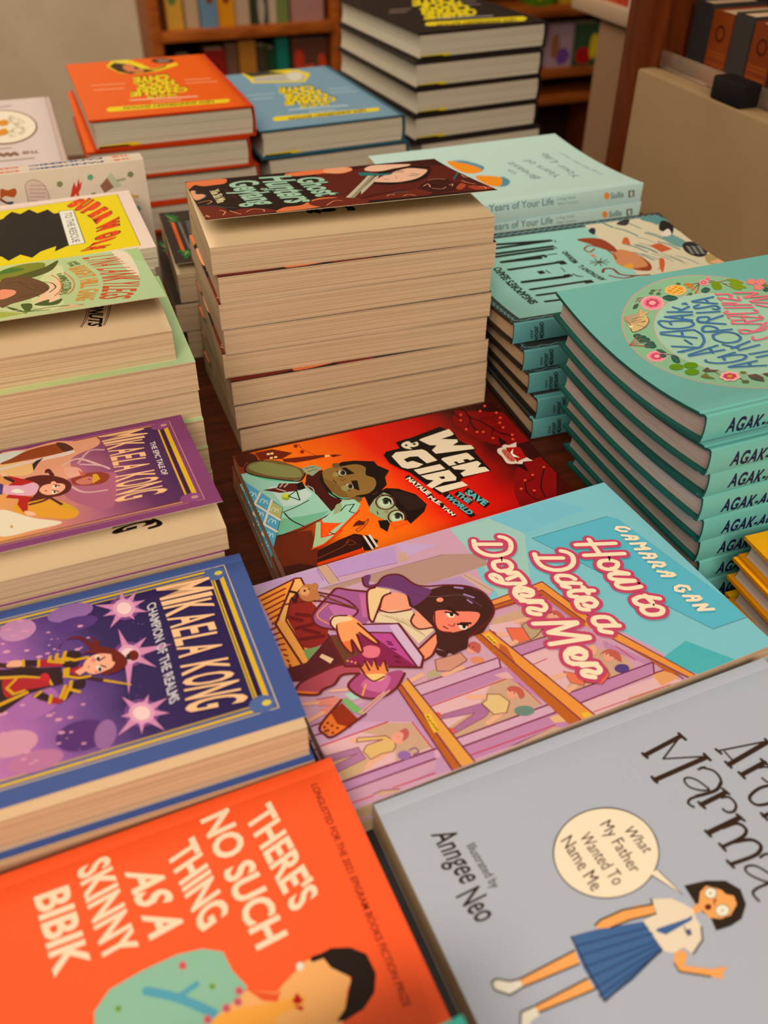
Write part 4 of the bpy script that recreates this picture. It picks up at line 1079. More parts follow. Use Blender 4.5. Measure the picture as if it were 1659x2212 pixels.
('p',(88,50,110),[1241,226,1232,248,1204,266,1163,275,1117,275,1076,266,1046,248,1035,227,1043,205,1070,187,1111,177,1158,177,1200,186,1230,204],1),
('p',(150,96,140),[1225,985,1207,1015,1184,1029,1162,1022,1148,997,1144,960,1152,920,1170,888,1193,874,1216,880,1230,907,1234,945],1),
('p',(220,140,160),[912,140,910,143,905,143,900,141,898,138,900,135,904,134,909,136],1),
('p',(220,140,160),[826,237,824,241,817,242,809,239,806,234,809,230,816,229,823,232],1),
('p',(220,140,160),[1025,237,1022,241,1016,241,1011,239,1008,235,1010,231,1016,231,1022,233],1),
('p',(220,140,160),[1112,969,1109,972,1102,973,1095,970,1092,965,1095,961,1102,961,1109,964],1),
('p',(220,140,160),[859,861,858,864,853,864,849,862,847,859,849,857,853,857,857,859],1),
('p',(220,140,160),[1041,360,1039,363,1034,364,1028,361,1026,358,1028,355,1034,354,1039,356],1),
('p',(220,140,160),[883,937,882,939,879,939,875,938,874,936,875,934,878,934,882,935],1),
('p',(220,140,160),[928,323,925,328,916,328,908,325,904,319,907,314,916,313,924,317],1),
('p',(220,140,160),[1008,753,1006,756,1001,756,996,754,993,751,995,748,1000,748,1005,750],1),
('p',(220,140,160),[1068,888,1065,891,1059,891,1053,889,1051,885,1053,882,1059,881,1065,884],1),
('p',(220,140,160),[1054,374,1052,376,1049,377,1045,375,1044,373,1045,371,1049,370,1052,372],1),
('p',(220,140,160),[1156,397,1154,399,1149,400,1144,398,1142,394,1144,391,1149,391,1154,393],1),
('p',(220,140,160),[1044,913,1043,915,1039,915,1036,914,1035,911,1036,910,1039,910,1042,911],1),
('p',(220,140,160),[844,150,842,154,836,154,830,152,828,148,830,144,836,144,842,146],1),
('p',(220,140,160),[1131,752,1128,755,1121,756,1114,753,1111,748,1114,745,1121,744,1128,747],1),
('p',(220,140,160),[1086,992,1086,993,1083,994,1081,993,1080,991,1081,990,1083,990,1086,991],1),
('p',(220,140,160),[899,927,895,933,883,933,871,928,865,920,870,914,882,914,894,919],1),
('p',(220,140,160),[1145,403,1141,409,1132,409,1122,405,1118,399,1122,394,1132,393,1141,397],1),
('p',(220,140,160),[934,192,931,197,924,198,916,194,913,189,916,184,923,183,931,187],1),
('p',(220,140,160),[820,676,814,685,798,686,781,679,774,668,780,659,796,658,813,665],1),
('p',(220,140,160),[1032,289,1030,291,1026,292,1022,290,1020,287,1022,285,1026,284,1030,286],1),
('p',(220,140,160),[847,298,842,305,831,306,818,301,813,292,818,286,829,284,842,289],1),
('p',(220,140,160),[1019,326,1018,328,1013,329,1009,327,1007,324,1009,321,1013,321,1018,323],1),
('p',(220,140,160),[1014,378,1011,382,1003,383,995,380,992,374,995,370,1003,369,1011,372],1),
('p',(220,140,160),[892,658,888,662,880,663,872,659,868,654,871,649,879,649,888,652],1),
('p',(220,140,160),[1059,297,1058,299,1055,299,1052,298,1050,296,1052,294,1055,294,1058,295],1),
('p',(220,140,160),[922,184,918,190,910,191,901,187,897,181,900,175,909,174,918,178],1),
('p',(220,140,160),[884,961,881,965,872,966,863,962,859,956,862,951,871,951,880,955],1),
('p',(220,140,160),[1193,343,1191,346,1185,347,1179,344,1177,341,1179,337,1185,337,1191,339],1),
('p',(220,140,160),[860,150,857,155,848,156,840,153,836,147,839,141,848,140,856,144],1),
('p',(220,140,160),[1017,930,1014,934,1007,934,1000,931,997,927,1000,923,1007,923,1014,926],1),
('p',(220,140,160),[1032,801,1027,807,1017,807,1006,803,1002,796,1006,790,1016,789,1027,794],1),
('p',(220,140,160),[838,363,837,366,832,366,828,364,825,361,827,359,832,358,836,360],1),
('p',(220,140,160),[1172,250,1168,256,1159,257,1149,253,1146,246,1149,241,1159,240,1168,244],1),
('p',(220,140,160),[1036,877,1032,882,1022,883,1012,879,1008,872,1012,867,1022,866,1032,871],1),
('p',(220,140,160),[916,109,911,116,900,117,888,112,883,104,888,97,899,95,911,100],1),
('p',(220,140,160),[890,921,885,927,873,928,860,922,854,914,859,908,871,907,884,913],1),
('p',(220,140,160),[997,763,993,768,983,769,973,764,968,757,972,752,983,751,993,756],1),
('p',(220,140,160),[973,1007,972,1009,969,1009,966,1007,965,1006,966,1004,969,1004,972,1005],1),
('p',(220,140,160),[817,793,813,799,802,800,791,795,786,788,790,782,801,781,812,786],1),
('p',(220,140,160),[875,202,872,206,864,207,856,204,852,198,855,193,863,193,871,196],1),
('p',(220,140,160),[908,994,905,998,898,998,891,995,888,990,891,987,898,987,905,990],1),
('p',(220,140,160),[1076,807,1072,811,1063,812,1054,808,1051,802,1054,798,1063,797,1072,801],1),
('p',(220,140,160),[927,987,924,991,916,991,909,988,905,983,908,979,916,979,924,982],1),
('p',(220,140,160),[980,387,976,393,966,394,956,389,952,382,956,377,966,376,976,380],1),
('p',(220,140,160),[1098,1063,1096,1065,1092,1065,1087,1063,1085,1060,1087,1058,1092,1058,1096,1060],1),
('p',(150,100,160),[1396,320,1394,323,1392,321,1393,317,1395,317],1),
('p',(150,100,160),[1417,336,1415,339,1413,337,1413,333,1416,333],1),
('p',(150,100,160),[1185,502,1183,504,1181,502,1181,498,1184,498],1),
('p',(150,100,160),[1231,558,1230,560,1228,558,1228,554,1230,554],1),
('p',(150,100,160),[1364,739,1362,741,1360,739,1361,736,1363,736],1),
('p',(150,100,160),[1161,346,1159,348,1157,346,1157,342,1160,342],1),
('p',(150,100,160),[1292,539,1290,541,1288,539,1288,536,1291,536],1),
('p',(150,100,160),[1338,556,1336,558,1334,557,1335,553,1337,553],1),
('p',(150,100,160),[1186,301,1184,303,1182,301,1182,298,1185,297],1),
('p',(150,100,160),[1388,475,1386,477,1384,475,1384,472,1387,471],1),
('p',(150,100,160),[1301,909,1300,911,1298,909,1298,906,1301,906],1),
('p',(150,100,160),[1295,686,1293,688,1291,686,1292,683,1294,682],1),
('p',(150,100,160),[1327,415,1325,417,1323,415,1324,411,1326,411],1),
('p',(150,100,160),[1393,565,1391,567,1389,565,1390,562,1392,562],1),
('p',(150,100,160),[1411,443,1409,445,1407,443,1408,439,1410,439],1),
('p',(150,100,160),[1346,787,1345,789,1343,788,1343,784,1345,784],1),
('p',(150,100,160),[1315,513,1313,516,1311,514,1311,510,1314,510],1),
('p',(150,100,160),[1161,700,1159,702,1157,700,1157,697,1160,697],1),
('p',(150,100,160),[1227,647,1225,649,1223,647,1224,644,1226,644],1),
('p',(150,100,160),[1217,175,1215,177,1213,175,1213,171,1216,171],1),
('p',(150,100,160),[1159,726,1157,729,1155,727,1155,723,1158,723],1),
('p',(150,100,160),[1160,793,1159,795,1157,793,1157,790,1159,790],1),
('p',(150,100,160),[1237,586,1236,588,1234,586,1234,583,1236,583],1),
('p',(150,100,160),[1228,616,1226,618,1224,616,1224,613,1227,613],1),
('p',(150,100,160),[1177,426,1176,428,1173,426,1174,423,1176,422],1),
('p',(150,100,160),[1434,346,1432,349,1430,346,1430,343,1433,342],1),
('p',(150,100,160),[1338,430,1336,432,1334,430,1335,427,1337,427],1),
('p',(150,100,160),[1271,144,1269,147,1267,145,1267,141,1269,140],1),
('p',(150,100,160),[1117,808,1116,810,1114,808,1114,805,1116,805],1),
('p',(150,100,160),[1335,793,1334,795,1332,793,1332,790,1334,790],1),
('p',(120,60,120),[1434,230,1419,268,1390,289,1356,287,1325,262,1305,222,1301,176,1316,136,1345,115,1380,117,1412,142,1432,183],1),
('p',(214,130,160),[1375,169,1240,129,1361,235],0),
('p',(214,130,160),[1390,205,1371,60,1346,200],0),
('p',(214,130,160),[1382,230,1445,99,1354,176],0),
('p',(214,130,160),[1371,237,1471,182,1365,168],0),
('p',(214,130,160),[1360,235,1468,270,1376,170],0),
('p',(214,130,160),[1349,219,1403,304,1387,186],0),
('p',(214,130,160),[1353,176,1287,317,1383,229],0),
('p',(214,130,160),[1365,168,1267,223,1371,237],0),
('p',(226,150,166),[1417,222,1405,252,1384,268,1359,267,1336,249,1321,218,1319,183,1330,153,1351,136,1377,137,1401,156,1415,187],1),
('p',(246,196,184),[1400,216,1392,235,1379,246,1362,245,1347,233,1337,213,1336,190,1343,170,1357,159,1374,160,1389,172,1399,193],1),
('p',(120,60,120),[1410,551,1395,587,1367,606,1332,604,1301,580,1281,541,1277,497,1292,459,1320,439,1356,442,1388,466,1408,507],1),
('p',(214,130,160),[1365,519,1322,335,1322,528],0),
('p',(214,130,160),[1355,553,1436,440,1332,495],0),
('p',(214,130,160),[1344,557,1538,531,1343,490],0),
('p',(214,130,160),[1331,549,1448,652,1357,498],0),
('p',(214,130,160),[1323,515,1309,767,1365,532],0),
('p',(214,130,160),[1332,494,1234,618,1355,553],0),
('p',(214,130,160),[1365,517,1327,420,1323,530],0),
('p',(226,150,166),[1392,544,1381,572,1360,587,1335,585,1312,567,1297,537,1295,504,1306,475,1327,459,1353,461,1376,479,1391,510],1),
('p',(246,196,184),[1376,537,1368,555,1355,565,1338,564,1323,552,1313,533,1312,511,1319,492,1333,482,1350,483,1365,495,1374,515],1),
('p',(120,60,120),[1413,923,1397,958,1368,975,1333,972,1300,948,1279,909,1276,867,1290,831,1320,812,1356,815,1390,840,1410,880],1),
('p',(214,130,160),[1362,876,1279,769,1327,913],0),
('p',(214,130,160),[1363,914,1389,800,1325,875],0),
('p',(214,130,160),[1351,926,1460,851,1337,863],0),
('p',(214,130,160),[1340,926,1454,940,1349,863],0),
('p',(214,130,160),[1327,914,1419,1027,1361,875],0),
('p',(214,130,160),[1322,886,1327,1009,1366,904],0),
('p',(214,130,160),[1333,866,1232,983,1356,923],0),
('p',(214,130,160),[1345,862,1259,881,1343,927],0),
('p',(226,150,166),[1395,915,1383,942,1361,956,1335,954,1312,936,1296,907,1294,874,1305,847,1327,832,1354,834,1378,853,1393,883],1),
('p',(246,196,184),[1377,908,1370,926,1355,935,1338,934,1323,922,1313,903,1311,881,1319,863,1333,854,1350,855,1366,867,1376,887],1),
('p',(70,30,20),[794,355,944,447,1067,535,1227,638,1224,656,1056,546,933,465,793,386],0),
('p',(216,150,24),[1222,636,1327,709,1328,720,1215,648],0),
('p',(48,24,28),[793,401,958,460,1051,490,1052,596,993,594,906,602,798,672,780,664],0),
('p',(176,30,36),[804,495,825,474,954,519,990,511,999,582,888,573,820,589],1),
('p',(216,150,24),[791,445,893,479,965,516,959,525,892,494,791,464],0),
('p',(216,150,24),[786,611,907,581,911,597,786,632],0),
('l',(216,150,24),13,[863,489,822,532,849,579,893,575],0,0),
('p',(176,30,36),[962,407,1011,420,1073,468,1076,493,964,455],0),
('p',(48,24,28),[893,380,962,407,964,447,896,419],0),
('p',(240,160,120),[828,384,849,366,893,383,891,418,832,401],1),
('l',(216,150,24),12,[898,382,898,420],0,0),
('l',(216,150,24),12,[964,405,959,449],0,0),
('p',(48,24,28),[1072,421,1100,400,1139,424,1140,464,1109,514,1061,487],1),
('l',(216,150,24),16,[1013,405,1005,433,1063,464],0,0),
('l',(216,150,24),16,[1043,401,1036,430,1084,457],0,0),
('l',(216,150,24),16,[1079,400,1068,435,1114,469,1169,472],0,0),
('p',(216,150,24),[1060,502,1090,506,1079,570,1055,560],0),
('p',(176,30,36),[1084,519,1150,515,1156,556,1104,565],0),
('p',(250,164,124),[1107,543,1149,522,1156,556,1124,573],0),
('l',(216,150,24),14,[1080,563,1122,588,1166,594],1,0),
('p',(48,24,28),[1101,601,1141,603,1135,652,1096,658,1053,698,1036,677,1079,622],1),
('p',(176,30,36),[998,662,1036,677,1060,614,1079,622,1033,711,986,692],0),
('p',(48,24,28),[919,622,954,600,999,655,987,685,955,658],0),
('l',(216,150,24),15,[1060,614,1036,677],0,0),
('l',(216,150,24),15,[1073,634,1049,690],0,0),
('l',(216,150,24),15,[1087,596,1077,643,1114,673],0,0),
('l',(216,150,24),15,[999,648,989,690],0,0),
('l',(216,150,24),15,[958,609,933,628],0,0),
('p',(200,30,40),[1000,538,996,551,989,559,979,559,970,551,963,538,962,522,965,509,973,501,983,501,992,509,999,522],1),
('p',(216,150,24),[1002,546,1013,588,1003,591,996,566],0),
('p',(110,28,20),[1147,443,1216,424,1280,458,1323,523,1331,574,1301,608,1244,615,1212,594,1233,502,1187,452],1),
('p',(110,28,20),[1186,419,1152,341,1086,322,1051,365,1064,338,1108,311,1159,327,1199,392,1199,347,1226,387,1226,428],1),
('p',(110,28,20),[1385,548,1379,564,1369,572,1358,572,1347,563,1340,548,1340,530,1345,515,1355,506,1367,506,1378,515,1384,531],1),
('p',(48,24,28),[1348,543,1345,552,1341,558,1336,558,1332,554,1330,546,1330,536,1333,526,1337,521,1342,520,1346,524,1348,533],1),
('p',(250,164,124),[1147,514,1174,478,1221,470,1274,499,1281,545,1264,577,1233,587,1187,591,1155,563],1),
('p',(110,28,20),[1270,494,1294,511,1285,578,1251,602,1283,554,1269,540],0),
('p',(240,220,200),[1222,496,1220,513,1212,520,1203,514,1198,498,1201,481,1208,474,1217,480],1),
('p',(60,30,40),[1220,504,1216,514,1210,516,1205,509,1204,497,1208,488,1214,486,1219,492],1),
('p',(240,220,200),[1222,566,1219,582,1212,589,1203,583,1198,567,1200,551,1208,544,1217,550],1),
('p',(60,30,40),[1219,573,1216,583,1210,585,1205,578,1204,567,1207,558,1213,556,1218,562],1),
('l',(80,30,30),8,[1216,515,1241,501],0,0),
('l',(80,30,30),8,[1217,546,1238,566],0,0),
('l',(150,60,50),5,[1163,528,1170,542],0,0),
('p',(240,120,100),[1203,506,1200,512,1196,516,1190,516,1185,512,1182,505,1181,497,1183,490,1188,486,1194,486,1199,490,1202,497],1),
('p',(240,120,100),[1204,583,1203,588,1199,590,1195,590,1190,587,1188,582,1187,576,1189,572,1192,569,1197,570,1201,573,1204,578],1)]),
('title_lettering',[('t',(252,186,130),'M',[1540,120,1545,217,247,10],0.018,1.0),
('t',(252,186,130),'I',[1545,227,1547,259,230,13],0.018,1.0),
('t',(252,186,130),'K',[1547,269,1551,345,218,15],0.018,1.0),
('t',(252,186,130),'A',[1551,355,1555,429,201,17],0.018,1.0),
('t',(252,186,130),'E',[1555,438,1556,495,187,19],0.018,1.0),
('t',(252,186,130),'L',[1556,505,1556,557,184,21],0.018,1.0),
('t',(252,186,130),'A',[1556,566,1554,636,187,23],0.018,1.0),
('t',(252,186,130),'K',[1551,685,1547,751,198,26],0.018,1.0),
('t',(252,186,130),'O',[1546,759,1541,824,206,28],0.018,1.0),
('t',(252,186,130),'N',[1540,832,1533,898,222,30],0.018,1.0),
('t',(252,186,130),'G',[1532,906,1526,969,240,31],0.018,1.0)]),
('subtitle_lettering',[('t',(212,190,196),'CHAMPION OF THE REALMS',[1472,224,1463,896,42,-13],0.02,1.0)]),
],
'E': [
('cover_picture',[('p','epic_bg',[-10,80,1820,80,1820,1044,-10,1044],0),
('l',(196,120,110),6,[-10,55,1900,55,1900,1074,-10,1074],0,0),
('l',(230,160,60),8,[-10,74,1800,74],0,0),
('l',(230,160,60),8,[-10,1053,1800,1053],0,0),
('l',(120,50,50),6,[-10,90,1800,90],0,0),
('l',(120,50,50),6,[-10,1037,1800,1037],0,0),
('l',(226,172,30),24,[1865,120,1865,1009],0,0),
('l',(60,24,44),20,[1840,120,1840,1009],0,0),
('l',(226,172,30),9,[1822,120,1822,1009],0,0),
('p',(146,66,110),[1895,95,1888,120,1868,138,1840,145,1812,138,1792,120,1785,95,1792,70,1812,52,1840,45,1868,52,1888,70],1),
('p',(206,140,120),[1878,95,1873,106,1860,110,1847,106,1842,95,1847,84,1860,80,1873,84],1),
('p',(146,66,110),[1895,1029,1888,1054,1868,1072,1840,1079,1812,1072,1792,1054,1785,1029,1792,1004,1812,986,1840,979,1868,986,1888,1004],1),
('p',(206,140,120),[1878,1029,1873,1040,1860,1044,1847,1040,1842,1029,1847,1018,1860,1014,1873,1018],1),
('p',(232,150,110),[935,45,1092,48,1248,28,1369,77,1469,80,1470,184,1313,282,1292,525,1099,482,928,290],1),
('p',(240,180,110),[934,72,1010,108,1110,268,1082,365,928,290],1),
('p',(232,150,40),[1008,671,1177,705,1296,891,1247,963,1062,834,1005,769],1),
('p',(240,210,170),[921,702,1082,868,1213,982,1076,995,917,972],1),
('p',(178,92,110),[1246,529,1512,553,1490,838,1432,948,1263,748],1),
('p',(150,62,24),[937,170,1084,73,1246,55,1293,78,1324,157,1272,183,1115,186],1),
('p',(86,40,30),[1246,55,1294,71,1335,163,1295,202],1),
('p',(232,196,170),[936,211,1114,200,1334,177,1340,216,1268,232,1088,230,935,252],0),
('p',(216,206,190),[940,48,1019,43,1079,70,997,130,937,157],0),
('p',(50,36,32),[1105,252,1125,219,1168,198,1134,259,1107,336],0),
('l',(214,150,150),16,[1343,354,1415,231,1493,254],1,0),
('l',(220,160,160),15,[1353,374,1454,438,1495,501],1,0),
('l',(220,160,150),14,[1285,615,1345,712,1455,742],1,0),
('l',(226,170,150),18,[1260,342,1348,299,1454,438],1,0),
('p',(236,160,130),[1269,375,1338,409,1353,500,1293,512,1269,458],1),
('p',(150,54,34),[1292,525,1340,508,1388,497,1457,524,1487,589,1442,655,1363,641,1298,595],1),
('p',(206,112,90),[1312,562,1373,538,1399,565,1387,627,1331,612],1),
('p',(220,150,40),[1403,525,1426,530,1437,597,1392,636],0),
('p',(210,90,60),[1335,436,1370,509,1345,524],0),
('l',(60,20,20),6,[1376,567,1388,587],0,0),
('p',(230,160,170),[947,486,971,432,1111,488,1111,594,1071,613,962,546],1),
('p',(186,28,24),[970,445,994,423,1074,416,1118,464,1043,481],0),
('p',(186,28,24),[956,581,973,551,1087,634,1062,698,1059,771,1037,785,1011,685,1021,626],0),
('p',(60,34,26),[945,312,967,336,1023,404,999,426,955,357],0),
('p',(186,28,24),[968,323,1046,402,1068,413,1016,428],0),
('p',(80,50,110),[926,396,948,421,940,535,924,526],0),
('p',(252,180,140),[934,279,957,283,974,319,950,328],1),
('p',(252,180,140),[1043,775,1084,808,1094,844,1057,831],1),
('p',(92,26,22),[1057,407,1127,401,1194,435,1259,508,1287,590,1270,661,1223,689,1162,684,1090,686,1068,676,1111,594,1126,522,1090,451],1),
('l',(92,26,22),22,[1174,383,1182,359,1200,437],1,0),
('l',(92,26,22),20,[1072,715,1133,708,1179,680],1,0),
('p',(250,164,124),[1125,588,1148,533,1211,538,1251,572,1250,624,1214,659,1158,650],1),
('p',(250,164,124),[1213,539,1210,550,1205,556,1198,556,1192,549,1187,538,1186,526,1189,515,1194,509,1201,509,1208,515,1212,526],1),
('p',(240,220,200),[1217,581,1215,591,1210,596,1204,596,1198,590,1194,580,1193,569,1195,560,1200,554,1207,555,1213,561,1216,570],1),
('p',(60,30,30),[1214,577,1211,587,1205,584,1203,572,1207,562,1212,565],1),
('l',(70,24,20),8,[1201,549,1228,576],1,0),
('p',(240,220,200),[1207,645,1205,654,1200,660,1194,659,1188,654,1184,644,1183,633,1186,624,1191,618,1197,619,1203,624,1206,634],1),
('p',(60,30,30),[1204,641,1201,650,1195,648,1193,635,1197,626,1202,629],1),
('l',(70,24,20),8,[1191,613,1218,640],1,0),
('l',(180,60,50),7,[1153,595,1161,609],0,0),
('p',(240,220,200),[985,518,1019,509,1051,564,1012,555],1),
('p',(60,32,24),[1167,693,1183,695,1232,790,1220,803],0),
('p',(206,160,30),[1220,803,1232,790,1291,876,1285,891],0),
('p',(200,150,60),[985,914,981,924,974,920,971,907,974,896,982,900],1)]),
('title_lettering',[('t',(250,182,124),'M',[1491,72,1504,155,246,12],0.018,1.0),
('t',(250,182,124),'I',[1505,164,1509,192,220,16],0.018,1.0),
('t',(250,182,124),'K',[1511,201,1519,270,198,18],0.018,1.0),
('t',(250,182,124),'A',[1519,280,1521,353,183,20],0.018,1.0),
('t',(250,182,124),'E',[1521,362,1523,418,177,22],0.018,1.0),
('t',(250,182,124),'L',[1523,428,1523,480,171,24],0.018,1.0),
('t',(250,182,124),'A',[1523,489,1520,559,179,21],0.018,1.0),
('t',(250,182,124),'K',[1518,610,1513,678,196,16],0.018,1.0),
('t',(250,182,124),'O',[1512,686,1505,752,210,14],0.018,1.0),
('t',(250,182,124),'N',[1504,761,1495,828,226,12],0.018,1.0),
('t',(250,182,124),'G',[1494,836,1485,901,247,9],0.018,1.0)]),
('subtitle_lettering',[('t',(232,206,206),'THE EPIC TALE OF',[1747,282,1748,714,29,-1],0.02,1.0)]),
],
'Ep': [
('half_title',[('t',(34,18,14),'NG',[1455,884,1440,983,197,-11],0.05,1.0),
('p',(34,18,14),[1610,1007,1607,992,1649,984,1648,959,1628,942,1647,930,1680,972,1669,1001],1)]),
],
'L': [
('cover_picture',[('p','lyna_bg',[0,0,1980,0,1980,1278,0,1278],0),
('p',(238,206,168),[1800,-3,1847,5,1885,60,1909,234,1904,653,1871,661,1835,414],1),
('p',(170,190,120),[1889,1,1977,-4,1986,364,1918,268,1912,100],0),
('p',(214,206,140),[1323,408,1437,159,1466,333,1402,870,1427,1085,1343,1223,1249,972],1),
('p',(246,190,140),[1311,812,1394,502,1431,630,1419,881,1361,1043,1283,993],1),
('p',(126,126,24),[1077,118,1221,24,1351,52,1345,186,1263,321,1077,342],1),
('p',(70,110,24),[1077,118,1155,74,1230,150,1077,191],1),
('p',(78,76,18),[1151,308,1346,161,1444,39,1407,221,1346,316,1237,383],1),
('p',(104,62,30),[1077,367,1164,290,1262,372,1343,550,1362,691,1323,795,1251,875,1148,932,1081,961],1),
('p',(244,140,96),[1078,569,1137,592,1169,649,1154,740,1079,792],1),
('l',(70,40,18),8,[1258,525,1306,579,1350,709,1300,755],1,0),
('l',(70,40,18),8,[1227,583,1278,691,1325,720],1,0),
('l',(70,40,18),8,[1332,517,1379,572,1398,688,1358,792],1,0),
('l',(70,40,18),8,[1182,832,1253,776,1298,854],1,0),
('l',(70,40,18),8,[1113,439,1175,424,1234,536],1,0),
('l',(70,40,18),8,[1275,586,1298,626,1279,666],1,0),
('p',(62,84,20),[1265,1030,1347,960,1350,1035,1421,982,1398,1091,1336,1100],1),
('p',(62,84,20),[1193,984,1249,996,1253,1094,1224,1170],1),
('p',(62,84,20),[1114,983,1170,1065,1213,1163,1159,1105],1),
('l',(62,84,20),12,[1213,1163,1368,1144,1523,1196],1,0),
('l',(62,84,20),10,[1213,1163,1344,1200],1,0),
('p',(90,110,40),[1228,1177,1226,1194,1221,1205,1215,1206,1209,1197,1205,1181,1204,1161,1206,1144,1210,1133,1216,1132,1222,1141,1226,1157],1),
('p',(170,170,60),[1082,1079,1191,1172,1246,1183,1083,1217],0),
('l',(240,220,170),8,[1081,1009,1148,1098,1192,1102],1,0),
('p',(236,170,120),[1332,1239,1468,1161,1538,1218,1376,1221],0)]),
('title_lettering',[('t',(206,70,26),'L',[1604,61,1613,107,197,14],0.02,1.0),
('t',(206,70,26),'Y',[1615,116,1627,178,199,21],0.02,1.0),
('t',(206,70,26),'N',[1629,187,1642,255,200,31],0.02,1.0),
('t',(206,70,26),'A',[1644,263,1657,328,199,46],0.02,1.0),
('t',(206,70,26),'L',[1666,376,1676,423,197,68],0.02,1.0),
('t',(206,70,26),'A',[1677,432,1681,518,198,78],0.02,1.0),
('t',(206,70,26),'N',[1682,529,1683,622,201,84],0.02,1.0),
('t',(206,70,26),'K',[1683,634,1682,724,202,88],0.02,1.0),
('t',(206,70,26),'Y',[1682,735,1672,818,194,105],0.02,1.0),
('t',(206,70,26),'L',[1671,829,1663,892,189,113],0.02,1.0),
('t',(206,70,26),'E',[1662,903,1652,965,178,103],0.02,1.0),
('t',(206,70,26),'G',[1650,975,1634,1052,170,100],0.02,1.0),
('t',(206,70,26),'S',[1633,1062,1619,1130,160,84],0.02,1.0),
('t',(232,130,24),'B',[1496,273,1506,314,100,-32],0.02,1.0),
('t',(232,130,24),'R',[1507,319,1518,360,99,-23],0.02,1.0),
('t',(232,130,24),'I',[1519,366,1523,384,98,-16],0.02,1.0),
('t',(232,130,24),'G',[1525,389,1532,446,99,-13],0.02,1.0),
('t',(232,130,24),'H',[1533,453,1539,505,101,-14],0.02,1.0),
('t',(232,130,24),'T',[1540,513,1546,565,102,-13],0.02,1.0),
('t',(232,130,24),'H',[1546,610,1547,670,103,-10],0.02,1.0),
('t',(232,130,24),'I',[1547,678,1547,704,100,-4],0.02,1.0),
('t',(232,130,24),'L',[1547,712,1543,756,98,1],0.02,1.0),
('t',(232,130,24),'L',[1542,763,1536,804,101,11],0.02,1.0),
('t',(232,130,24),'G',[1530,845,1521,904,106,30],0.02,1.0),
('t',(232,130,24),'A',[1520,911,1512,965,102,30],0.02,1.0),
('t',(232,130,24),'N',[1510,971,1501,1025,99,33],0.02,1.0),
('t',(232,130,24),'G',[1500,1032,1490,1085,97,35],0.02,1.0),
('t',(86,96,20),'R',[1416,372,1420,402,31,-10],0.01,1.0),
('t',(86,96,20),'A',[1421,406,1424,437,34,-12],0.01,1.0),
('t',(86,96,20),'I',[1425,442,1426,454,37,-13],0.01,1.0),
('t',(86,96,20),'N',[1427,458,1431,491,40,-14],0.01,1.0),
('t',(86,96,20),'I',[1431,496,1432,510,42,-12],0.01,1.0),
('t',(86,96,20),'N',[1432,514,1433,552,45,-10],0.01,1.0),
('t',(86,96,20),'G',[1433,556,1434,594,49,-8],0.01,1.0),
('t',(86,96,20),'C',[1435,619,1436,652,55,-5],0.01,1.0),
('t',(86,96,20),'O',[1436,657,1434,692,55,2],0.01,1.0),
('t',(86,96,20),'C',[1433,696,1431,729,55,11],0.01,1.0),
('t',(86,96,20),'O',[1431,733,1428,767,55,19],0.01,1.0),
('t',(86,96,20),'N',[1428,772,1423,804,48,10],0.01,1.0),
('t',(86,96,20),'U',[1423,808,1418,835,44,6],0.01,1.0),
('t',(86,96,20),'T',[1417,839,1413,866,41,2],0.01,1.0),
('t',(86,96,20),'S',[1412,869,1407,896,37,-1],0.01,1.0),
('t',(86,110,20),'AND',[1525,117,1554,224,27,-11],0.02,1.0),
('t',(86,110,20),'THE',[1491,125,1516,243,27,-11],0.02,1.0),
('l',(226,110,50),7,[1384,378,1420,491,1433,657,1417,803,1384,896],1,0),
('l',(226,110,50),7,[1464,359,1500,513,1508,678,1488,821,1454,902],1,0)]),
],
'Lp': [
('half_title',[('t',(30,20,20),'ONUTS',[1581,745,1529,1050,69,41],0.04,1.0),
('l',(50,34,24),4,[1551,794,1527,930,1482,1053],1,0),
('l',(50,34,24),4,[1563,798,1538,934,1490,1057],1,0),
('l',(50,34,24),4,[1684,790,1652,947,1611,1076],1,0),
('l',(50,34,24),4,[1693,793,1661,951,1619,1079],1,0)]),
],
'S': [
('cover_picture',[('p',(230,194,8),[596,153,1877,74,1877,1221,575,1320],0),
('l',(120,90,30),5,[596,153,1877,74,1877,1221],0,0),
('p',(22,16,14),[705,367,865,360,960,309,987,249,1033,177,1093,254,1165,172,1222,284,1305,225,1342,338,1379,337,1390,456,1381,1032,1273,1113,1294,1014,1177,1077,1110,1170,1035,1082,949,1168,912,1080,836,991,683,1109],0),
('p',(232,214,190),[1382,302,1496,309,1500,1030,1380,1041],0),
('l',(40,30,20),6,[1382,302,1496,309,1500,1030,1380,1041],0,1)]),
('title_lettering',[('t',(60,70,60),'TO THE RESCUE',[1418,359,1413,997,55,-8],0.0,1.0),
('t',(70,30,10),'S',[1465,179,1508,255,92,-108],0.14,1.0),
('t',(70,30,10),'U',[1513,266,1555,341,111,-158],0.14,1.0),
('t',(70,30,10),'P',[1560,353,1598,439,115,-145],0.14,1.0),
('t',(70,30,10),'E',[1603,451,1632,526,113,-114],0.14,1.0),
('t',(70,30,10),'R',[1634,544,1650,671,117,-99],0.14,1.0),
('t',(70,30,10),'W',[1652,688,1628,884,139,-86],0.14,1.0),
('t',(70,30,10),'O',[1625,903,1587,1025,145,-46],0.14,1.0),
('t',(70,30,10),'R',[1582,1041,1537,1115,131,-46],0.14,1.0),
('t',(70,30,10),'M',[1531,1122,1467,1183,126,-1],0.14,1.0),
('t',(226,60,20),'S',[1465,179,1508,255,92,-108],0.085,1.0),
('t',(226,60,20),'U',[1513,266,1555,341,111,-158],0.085,1.0),
('t',(226,60,20),'P',[1560,353,1598,439,115,-145],0.085,1.0),
('t',(226,60,20),'E',[1603,451,1632,526,113,-114],0.085,1.0),
